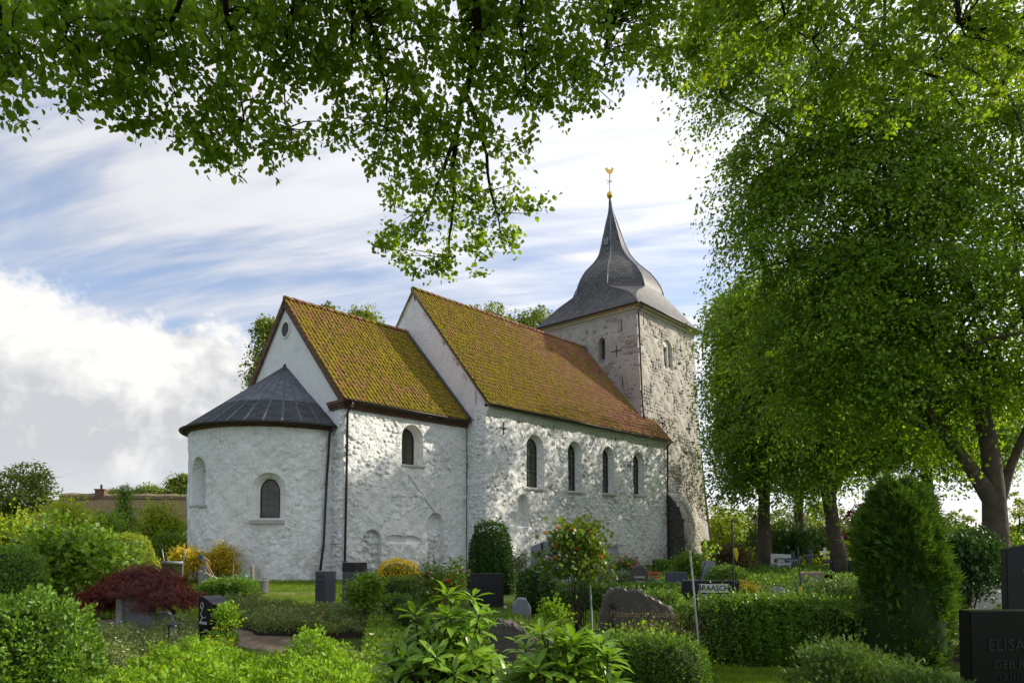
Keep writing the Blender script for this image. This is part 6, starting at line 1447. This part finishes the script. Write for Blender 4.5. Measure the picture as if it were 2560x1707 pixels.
# two tall chamfered steles
def stele(label, px, Y, w, h, d, band, rz):
    o = stone(label, px, Y, rz, 'gravestone_stele'); pts = [(-w * .52, 0), (-w * .36, -d * .5), (w * .22, -d * .5), (w * .52, d * .1), (w * .45, d * .6), (-w * .45, d * .6)]; n = 6
    mb = MB(); mb.add([(x, y, -.1) for x, y in pts] + [(x, y, h) for x, y in pts], [tuple(range(n - 1, -1, -1)), tuple(range(n, 2 * n))] + [(i, (i + 1) % n, (i + 1) % n + n, i + n) for i in range(n)]); mb.build('slab', MATS['slate_granite'], o, bevel=.005)
    if band: mb = MB(); mb.add([(x * 1.008, y * 1.008, h - .19) for x, y in pts] + [(x * 1.008, y * 1.008, h + .004) for x, y in pts], [tuple(range(n - 1, -1, -1)), tuple(range(n, 2 * n))] + [(i, (i + 1) % n, (i + 1) % n + n, i + n) for i in range(n)]); mb.build('top_band', MATS['slate_granite_dark'], o)
    else:
        text('Marie', .05, o, (-.03, -d * .5 - .003, h - .12), 'letter_dark'); text('Hansen', .055, o, (-.03, -d * .5 - .003, h - .24), 'letter_dark'); text('1931 - 2014', .035, o, (-.03, -d * .5 - .003, h - .33), 'letter_dark')
        for k in range(11): text('IHRLIEBENWIR'[k], .035, o, (-w * .44, -d * .28, h - .06 - k * .062), 'letter_white', name='inscription')
stele('shorter blue-grey chamfered stele with small white letters', 812, 16.1, .44, .88, .30, False, -14)
stele('taller blue-grey chamfered stele with a polished top band', 884, 14.9, .50, 1.13, .34, True, -14)
# left group
o = stone('black polished stele with curved slanting top at the left', 517, 10.5, -30); mb = MB()
mb.prism([(-.19, -.1), (.19, -.1), (.19, .66), (.10, .68), (.0, .73), (-.10, .77), (-.16, .77), (-.19, .74)], 0, .34); mb.build('slab', MATS['black_granite'], o, bevel=.008)
mb = MB(); mb.tube([(-.11, -.004, .58), (-.13, -.004, .63), (-.10, -.004, .68), (-.06, -.004, .66), (-.07, -.004, .60), (-.12, -.004, .50), (-.08, -.004, .44)], .006, 4); mb.tube([(-.15, -.004, .36), (-.10, -.004, .43), (.0, -.004, .46)], .006, 4); mb.build('engraving', MATS['letter_white'], o)
text('Anna', .085, o, (-.06, -.004, .37), 'letter_white'); text('1934', .05, o, (0, -.004, .25), 'letter_white'); text('2011', .05, o, (0, -.004, .17), 'letter_white')
o = stone('square grey gravestone shaded by the red maple', 345, 12.25, -8); slab(o, .52, .68, .16, 'grey_stone'); mb = MB(); mb.box((-.335, .06, .3), (.13, .2, .72)); mb.build('side_stone', MATS['pale_stone'], o, bevel=.012)
# bronze figure on the stele behind the maple
c = at(352, 1452, 13.6); o = empty('bronze_bust', (c.x, 13.6, 0)); tag(o, 'dark bronze bust on a pillar rising above the red maple', 'sculpture')
mb = MB(); mb.box((0, 0, .36), (.26, .26, .82)); mb.build('pillar', MATS['grey_stone'], o, bevel=.01)
zb = c.z; mb = MB(); mb.lathe([(.10, .77), (.13, zb - .10), (.12, zb - .05), (.055, zb - .01), (.045, zb + .02), (.075, zb + .05), (.098, zb + .10), (.096, zb + .15), (.07, zb + .19), (.02, zb + .205)], 14); mb.tube([(0, -.085, zb + .12), (0, -.118, zb + .095), (0, -.09, zb + .08)], [.01, .016, .012], 6)
for s in (-1, 1): mb.tube([(s * .10, 0, zb - .06), (s * .16, .0, zb - .11), (s * .155, -.02, zb - .22)], [.05, .055, .04], 8)
mb.build('figure', MATS['dark_bronze'], o, True)
c = gnd(434, 1625); o = empty('grave_lantern', (c.x, c.y, 0), R(20)); tag(o, 'small dark metal grave lantern in the left ground cover', 'lantern')
zl = .16; mb = MB(); mb.box((0, 0, zl - .07), (.17, .17, .16)); mb.build('base', MATS['iron'], o); mb = MB()
for sx in (-1, 1):
    for sy in (-1, 1): mb.box((sx * .065, sy * .065, zl + .11), (.022, .022, .2))
mb.build('frame', MATS['iron'], o); mb = MB(); mb.box((0, 0, zl + .11), (.115, .115, .19)); mb.build('pane', MATS['lamp_glass'], o)
mb = MB(); mb.lathe([(.125, zl + .21), (.12, zl + .235), (.05, zl + .265), (.02, zl + .28)], 8); mb.build('lid', MATS['iron'], o)
c = at(413, 1540, 13.2); o = stone('small white fieldstone beside the maple', 413, 13.4); rock([(-.16, 0), (.16, 0), (.15, .14), (.05, .22), (-.1, .2)], .2, 'pale_stone', 'boulder', o, 30, .02)
# centre back
o = stone('low wide dark stone under the yew column', 1216, 16.5, 4); slab(o, .84, .80, .22, 'slate_granite_dark')
o = stone('small pale grey boulder stone beside the small yew', 1303, 12.6, 0); rock([(-.16, 0), (.16, 0), (.17, .4), (.08, .55), (-.06, .56), (-.15, .42)], .18, 'grey_stone', 'slab', o, 33, .015)
o = stone('narrow grey stone behind the orange rose', 1425, 16.0, 0); rock([(-.18, 0), (.2, 0), (.22, .6), (.10, .78), (-.05, .8), (-.2, .66)], .14, 'grey_stone', 'slab', o, 34, .012)
o = stone('tall pale memorial slab with a dark cross leaning at the nave wall', 1358, 26.8, -38, 'memorial_slab'); mb = MB(); mb.prism([(-.62, -.1), (.62, -.1), (.62, 1.34), (.05, 1.52), (-.62, 1.30)], 0, .16); mb.build('slab', MATS['grey_stone'], o, bevel=.01); mb = MB(); mb.box((-.05, -.012, .85), (.09, .03, 1.2)); mb.box((-.16, -.012, .98), (.34, .034, .20)); mb.build('cross', MATS['dark_bronze'], o)
o = stone('pale stone pedestal with moulded cap at the nave wall', 1525, 29.2, -43, 'memorial_pedestal'); mb = MB(); mb.box((0, 0, .5), (.62, .5, 1.15)); mb.box((0, 0, 1.02), (.72, .6, .06)); mb.box((0, 0, 1.16), (.56, .44, .24)); mb.box((0, 0, 1.32), (.86, .72, .10)); mb.build('pedestal', MATS['pale_stone'], o, bevel=.01)
o = stone('small dark round-topped stone below the memorial slab', 1343, 22, 0); rock([(-.2, 0), (.2, 0), (.2, .35), (.1, .5), (-.05, .53), (-.18, .42)], .14, 'polished_rock', 'slab', o, 36, .012)
# right group
o = stone('upright arched grey stone right of the tower hedge', 1772, 19.5, -10); slab(o, .38, 1.02, .16, 'grey_stone', .012, .10)
o = stone('long low grey stone by the barberry', 1815, 22, -6); slab(o, .70, .72, .16, 'grey_stone', .012)
o = stone('white upright stone with dark lettering beside the blue cross', 1955, 30.2, -8); slab(o, .92, .92, .14, 'white_paint', .012, 0, -.02); text('WERNER', .15, o, (.12, -.004, .70), 'letter_dark'); text('1921  1994', .10, o, (.12, -.004, .56), 'letter_dark'); text('OLGA', .14, o, (.12, -.004, .38), 'letter_dark')
mb = MB(); mb.tube([(-.27, -.01, .15), (-.25, -.01, .4), (-.27, -.01, .6), (-.25, -.01, .78)], .018, 5); mb.tube([(-.36, -.01, .58), (-.27, -.01, .62), (-.18, -.01, .68)], .022, 5); mb.tube([(-.33, -.01, .7), (-.26, -.01, .6), (-.17, -.01, .56)], .02, 5); mb.build('rose_relief', MATS['letter_dark'], o)
def cross(label, px, Y, top, barpy, wpx, mat, letters=None, rz=-6, th=.13, lean=0.0):
    o = empty('grave_cross', (at(px, top, Y).x, Y, 0), R(rz)); tag(o, label, 'grave cross', 'grave crosses'); h = at(px, top, Y).z; zb = at(px, barpy, Y).z; w = wpx * Y / _f
    o.rotation_euler = (0, R(lean), R(rz)); mb = MB(); mb.box((0, 0, h / 2 - .1), (th * 1.05, .07, h + .2)); mb.build('post', MATS[mat], o, bevel=.006); mb = MB(); mb.box((0, -.012, zb), (w, .07, th)); a = mb.build('crossbar', MATS[mat], o, bevel=.006)
    if letters: text(letters[0], .058, o, (0, -.051, zb + .022), 'letter_white', ext=.002); text(letters[1], .045, o, (0, -.051, zb - .035), 'letter_white', ext=.002)
cross('slightly leaning dark blue cross beside the white upright stone', 1987, 27.5, 1378, 1400, 44, 'blue_cross_paint', ('Margarethe  Johannsen', '4.5.1901   2.7.1984'), -6, .145, -4)
cross('dark blue grave cross behind the pink granite stone', 2080, 27.5, 1381, 1403, 46, 'blue_cross_paint', ('Wilhelm  Hans von Rumohr', '7.2.1899   6.2.1975'), -6, .145)
cross('low blue cross with scrollwork in front of the dark juniper', 2024, 33.5, 1370, 1389, 37, 'blue_cross_paint', ('S  C  O  S', ''), 0, .15)
cross('white wooden grave cross in front of the slim lime', 2061, 34.5, 1368, 1380, 27, 'white_paint', None, 6, .14)
cross('white grave cross partly hidden by leaves', 2103, 36.0, 1366, 1381, 25, 'white_paint', None, 6, .14)
o = stone('pink granite slanted stone in the juniper', 2030, 20.5, -8); slab(o, .70, .62, .26, 'pink_granite', .03, 0, .02)
o = stone('small black block beside the pink granite stone', 2071, 21.2, -8); slab(o, .24, .52, .22, 'black_granite')
o = stone('small blue-grey boulder stone with worn lettering by a red rose', 1944, 14.3, -14); rock([(-.19, 0), (.19, 0), (.18, .42), (.12, .60), (.0, .64), (-.12, .60), (-.17, .40)], .20, 'grey_stone', 'slab', o, 40, .018)
o = stone('dark low stone half hidden right of the white cross', 2140, 26, -4); slab(o, .5, .8, .16, 'slate_granite_dark')
o = stone('wide rough-edged white stone lettered HENNINGS', 2477, 13.8, 4); rock([(-.43, 0), (.43, 0), (.46, .55), (.44, .98), (.25, 1.02), (.05, 1.04), (-.15, 1.03), (-.34, 1.02), (-.44, .90), (-.42, .4)], .16, 'pale_stone', 'slab', o, 41, .016, .03)
text('HANS HENNINGS', .085, o, (.08, -.004, .83), 'letter_dark'); text('1902  1978', .05, o, (.08, -.004, .745), 'letter_dark'); text('ERNST HENNINGS', .085, o, (.10, -.004, .66), 'letter_dark'); text('1931  1999', .05, o, (.1, -.004, .575), 'letter_dark')
o = stone('tall black pointed stone with white gothic lettering at the right edge', 2601, 9.3, -10); mb = MB(); mb.prism([(-.42, -.1), (.42, -.1), (.42, 1.50), (0, 1.63), (-.42, 1.53)], 0, .16); mb.build('slab', MATS['slate_granite_dark'], o, bevel=.012)
for s_, z, q in (('Wolfgang', 1.20, .10), ('Heinrich', 1.10, .10), ('*11.5.1921', 1.01, .075), ('Irma', .90, .10), ('*21.3.1925', .74, .075)): text(s_, q, o, (-.02, -.004, z), 'letter_white')
o = stone('broad black gravestone with barely legible lettering in the lower right corner', 2570, 6.4, 3); slab(o, 1.16, 1.00, .16, 'black_granite', .008)
text('ELISABETH', .155, o, (-.05, -.004, .68), 'letter_dim'); text('GEB ROHDE', .115, o, (-.05, -.004, .50), 'letter_dim'); text('1.8.1911 - 8.1.1990', .07, o, (-.05, -.004, .38), 'letter_dim'); text('FRITZ', .155, o, (.05, -.004, .10), 'letter_dim')

# ------------------------------------------------------------------ small things
def rod(label, pts, r, mat, cat='rod', name='garden_rod'):
    mb = MB(); mb.tube(pts, r, 6); o = mb.build(name, MATS[mat]); tag(o, label, cat); return o
b = at(1836, 1500, 10.5); t = at(1830, 1296, 10.5); rod('tall thin rusty rod with a yellow ribbon right of the family stone', [(b.x + .02, 10.5, 0), tuple(b), tuple(t)], .013, 'iron')
c = at(1837, 1378, 10.48); mb = MB(); mb.add([(c.x - .03, 10.47, c.z + .05), (c.x + .03, 10.47, c.z + .06), (c.x + .05, 10.45, c.z - .04), (c.x + .02, 10.46, c.z - .16), (c.x - .01, 10.48, c.z - .04), (c.x + .01, 10.50, c.z - .13)], [(0, 1, 2, 4), (4, 2, 3), (0, 4, 5)]); o = mb.build('ribbon', MATS['yellow_cloth']); tag(o, 'yellow ribbon tied to the tall rusty rod', 'ribbon')
b = at(2003, 1470, 11.5); t = at(1994, 1366, 11.5); rod('thin rod with a yellow tip cloth before the pink granite stone', [(b.x + .05, 11.5, 0), tuple(b), tuple(t)], .011, 'iron')
c = at(2001, 1470, 11.45); mb = MB(); mb.add([(c.x - .03, 11.44, c.z + .03), (c.x + .025, 11.44, c.z + .04), (c.x + .03, 11.42, c.z - .08), (c.x - .02, 11.43, c.z - .12)], [(0, 1, 2, 3)]); o = mb.build('ribbon', MATS['yellow_cloth']); tag(o, 'yellow cloth scrap on the thin rod by the pink stone', 'ribbon')
b = at(1748, 1622, 8.0); t = at(1725, 1376, 8.0); rod('pale leaning stake in front of the privet hedge', [(b.x, 8.0, 0), tuple(b), tuple(t)], .012, 'pale_pole', 'stake', 'garden_stake')
c = at(1745, 1500, 8.05); o = empty('young_rose', (c.x, 8.06, 0)); tag(o, 'bare young rose shoot tied to the pale stake', 'rose'); mb = MB(); mb.tube([(.02, 0, 0), (.01, 0, .6), (-.02, 0, 1.0), (.06, 0, 1.3), (.14, .02, 1.52)], [.014, .012, .010, .007, .004], 5); mb.tube([(-.01, 0, .95), (-.03, .02, 1.1), (-.06, .02, 1.2)], .006, 4); mb.build('stems', MATS['twig'], o)
r_ = np.random.RandomState(3); P = np.array([(.14, .02, 1.52)]) + r_.normal(size=(46, 3)) * np.array([.07, .05, .07]); leaf_obj('foliage', [(P, rdir(r_, 46), rdir(r_, 46), np.full(46, .05), 'round')], 'weed_leaf', o)
c = at(629, 1487, 19.6); mb = MB(); mb.tube([(c.x, 19.6, -.2), (c.x, 19.6, .4), (c.x + .01, 19.6, .86)], [.058, .055, .052], 9); o = mb.build('wooden_post', MATS['old_wood'], smooth=True); tag(o, 'weathered round wooden post beside the zinc tub', 'post')
c = at(652, 1485, 20); o = empty('water_tub', (c.x, 20.0, .05)); tag(o, 'round grey zinc tub on the gravel beside the post', 'tub'); mb = MB(); mb.lathe([(.20, 0), (.21, .02), (.225, .34), (.235, .36), (.215, .36), (.19, .05)], 20); mb.build('tub_body', MATS['zinc'], o, True); mb = MB(); mb.tube([(.236 * math.cos(q), .236 * math.sin(q), .36) for q in np.linspace(0, 2 * PI, 21)], .012, 5); mb.build('rim', MATS['zinc'], o)
o = empty('watering_can', (at(612, 1470, 18.6).x, 18.6, .40)); tag(o, 'green watering can perched behind the boxy hedge', 'watering can'); mb = MB(); mb.lathe([(.09, .0), (.10, .02), (.095, .22), (.05, .26), (.045, .28)], 14); mb.tube([(-.09, 0, .06), (-.2, 0, .2), (-.26, 0, .28)], [.028, .02, .016], 7); mb.build('can_body', MATS['green_plastic'], o, True); mb = MB(); mb.tube([(.08, 0, .1), (.17, 0, .2), (.10, 0, .33), (-.02, 0, .34), (-.05, 0, .27)], .014, 6); mb.build('handle', MATS['green_plastic'], o, True); mb = MB(); mb.box((0, 0, -.2), (.3, .3, .4)); mb.build('stand', MATS['concrete'], o)
# water taps on stand pipes
o = empty('stand_pipe', (at(583, 1440, 22.5).x, 22.5, 0)); tag(o, 'slim standpipe tap left of the apse', 'tap'); zt = at(583, 1403, 22.5).z; mb = MB(); mb.tube([(0, 0, 0), (0, 0, zt), (.05, 0, zt + .03), (.11, 0, zt + .01)], .017, 6); mb.build('pipe', MATS['zinc'], o); mb = MB(); mb.tube([(.05, 0, zt + .03), (.05, 0, zt + .08)], .012, 5); mb.tube([(.01, 0, zt + .085), (.09, 0, zt + .085)], .012, 5); mb.build('tap', MATS['zinc'], o)
# wheelbarrow on end
o = empty('wheelbarrow', (at(434, 1447, 20.8).x, 20.8, 0), R(10)); tag(o, 'metal wheelbarrow tipped up with its handles in the air', 'wheelbarrow'); z0 = .30
mb = MB(); V = [(-.27, -.10, z0), (.27, -.10, z0), (.31, -.18, z0 + .62), (-.31, -.18, z0 + .62), (-.20, .16, z0 + .08), (.20, .16, z0 + .08), (.23, .14, z0 + .52), (-.23, .14, z0 + .52)]
mb.add(V, [(0, 1, 5, 4), (1, 2, 6, 5), (2, 3, 7, 6), (3, 0, 4, 7), (4, 5, 6, 7)]); q = mb.build('tray', MATS['wheelbarrow_metal'], o); q.modifiers.new('t', 'SOLIDIFY').thickness = .012
mb = MB(); mb.tube([(-.31, -.2, z0 + .60), (.31, -.2, z0 + .60)], .055, 8); mb.build('tray_rim', MATS['zinc'], o, True)
for s in (-1, 1):
    mb = MB(); mb.tube([(s * .26, -.02, z0), (s * .27, .0, z0 + .6), (s * .29, -.02, z0 + .72), (s * .36, .0, z0 + 1.12)], .019, 7); q = mb.build('handle', MATS['zinc'], o, True); mb = MB(); mb.tube([(s * .345, .0, z0 + 1.02), (s * .365, .0, z0 + 1.17)], .026, 7); mb.build('grip', MATS['rubber'], q)
mb = MB(); mb.tube([(.0 + .0 * k, .05 + .15 * math.cos(k / 16 * 2 * PI), z0 - .12 + .15 * math.sin(k / 16 * 2 * PI)) for k in range(17)], .042, 7); q = mb.build('wheel', MATS['rubber'], o, True)
mb = MB(); mb.tube([(-.04, .05, z0 - .12), (.04, .05, z0 - .12)], .07, 10); mb.build('hub', MATS['zinc'], q)
# tools leaning in a concrete trough
c = at(522, 1452, 22.0); o = empty('concrete_trough', (c.x, 22.0, 0), R(-16)); tag(o, 'sloping concrete trough wall behind the boxy hedge', 'trough'); mb = MB(); mb.prism([(-.42, -.1), (.46, -.1), (.46, .30), (-.30, .56), (-.42, .60)], 0, .12); mb.build('wall', MATS['concrete'], o, bevel=.01); mb = MB(); mb.prism([(-.42, -.1), (.46, -.1), (.46, .22), (-.42, .3)], .5, .6); mb.build('back_wall', MATS['concrete'], o)
for lab, a, b, head in (('rake with a blue head leaning left of the apse', (545, 1450, 21.8), (508, 1398, 22.3), 'blue_plastic'), ('broom with a wooden shaft leaning beside the rake', (550, 1446, 21.6), (515, 1403, 22.2), 'tool_wood'), ('pale hoe shaft leaning lowest in the trough', (541, 1440, 21.7), (511, 1422, 22.1), 'zinc')):
    p, q = Vector(at(*a)), Vector(at(*b)); o = empty('garden_tool', tuple(p)); tag(o, lab, 'garden tool', 'tools leaning in the trough'); d = q - p; mb = MB(); mb.tube([(0, 0, -.25), tuple(d)], .016, 6); mb.build('shaft', MATS['tool_wood'], o); mb = MB(); e = d.normalized(); mb.box(d + e * .07, (.24, .05, .15), Matrix.Rotation(.6, 3, 'Y')); mb.build('head', MATS[head], o)
# churchyard lamp
c = at(1889, 1367, 46); h = at(1889, 1300, 46).z; o = empty('churchyard_lamp', (c.x, 46, 0)); tag(o, 'slender black lamp post with conical lantern under the far limes', 'lamp'); mb = MB(); mb.tube([(0, 0, -.2), (0, 0, .5), (0, 0, h - .3)], [.09, .06, .045], 8); mb.build('post', MATS['iron'], o); mb = MB(); mb.lathe([(.13, h - .30), (.22, h + .08), (.2, h + .1)], 8); mb.build('glass', MATS['lamp_glass'], o); mb = MB(); mb.lathe([(.34, h + .08), (.12, h + .32), (.03, h + .45)], 10); mb.build('lamp_roof', MATS['iron'], o)
# barrier tape by the nave and red cord at the front left
for lab, pts in (('red and white barrier tape sagging before the pink roses', [at(1530, 1432, 21.5), at(1570, 1442, 21.4), at(1600, 1444, 21.3), at(1630, 1440, 21.2), at(1652, 1443, 21.2)]), ('upper strand of red and white tape near the nave corner', [at(1618, 1432, 22.6), at(1636, 1430, 22.6), at(1654, 1432, 22.6)])):
    mb = MB(); V = []; m = len(pts)
    for p in pts: V += [p + Vector((0, 0, .035)), p - Vector((0, 0, .035))]
    mb.add(V, [(2 * i, 2 * i + 1, 2 * i + 3, 2 * i + 2) for i in range(m - 1)]); o = mb.build('barrier_tape', MATS['red_tape']); tag(o, lab, 'tape')
mb = MB(); mb.tube([tuple(at(212, 1693, 7.2)), tuple(at(240, 1692, 7.1)), tuple(at(275, 1697, 7.0)), tuple(at(320, 1706, 6.9))], .008, 5); o = mb.build('red_cord', MATS['red_tape']); tag(o, 'red cord strung low between short sticks at the front left', 'cord')
b = at(212, 1693, 7.2); rod('short stick holding the red cord', [(b.x, 7.2, 0), (b.x, 7.2, b.z + .1)], .012, 'old_wood', 'stick', 'garden_stick')
# foxglove spikes
for lab, px, top, pm in (('pink foxglove spike behind the wheelbarrow', 384, 1372, 'pink_petal'), ('pale yellow flower spike right of the foxglove', 421, 1388, 'yellow_petal')):
    c = at(px, top, 23); o = empty('flower_spike', (c.x, 23, 0)); tag(o, lab, 'flower'); mb = MB(); mb.tube([(0, 0, 0), (0, 0, c.z)], .01, 5); mb.build('stem', MATS['green_stem'], o); r_ = np.random.RandomState(px); n = 60; t = r_.uniform(0, 1, n); P = np.c_[r_.normal(size=(n, 2)) * .02, c.z - t * .55]; leaf_obj('petals', [(P, rdir(r_, n) + np.array([0, 0, -.5]), rdir(r_, n), .07 * (.4 + t * .7), 'petal')], pm, o)
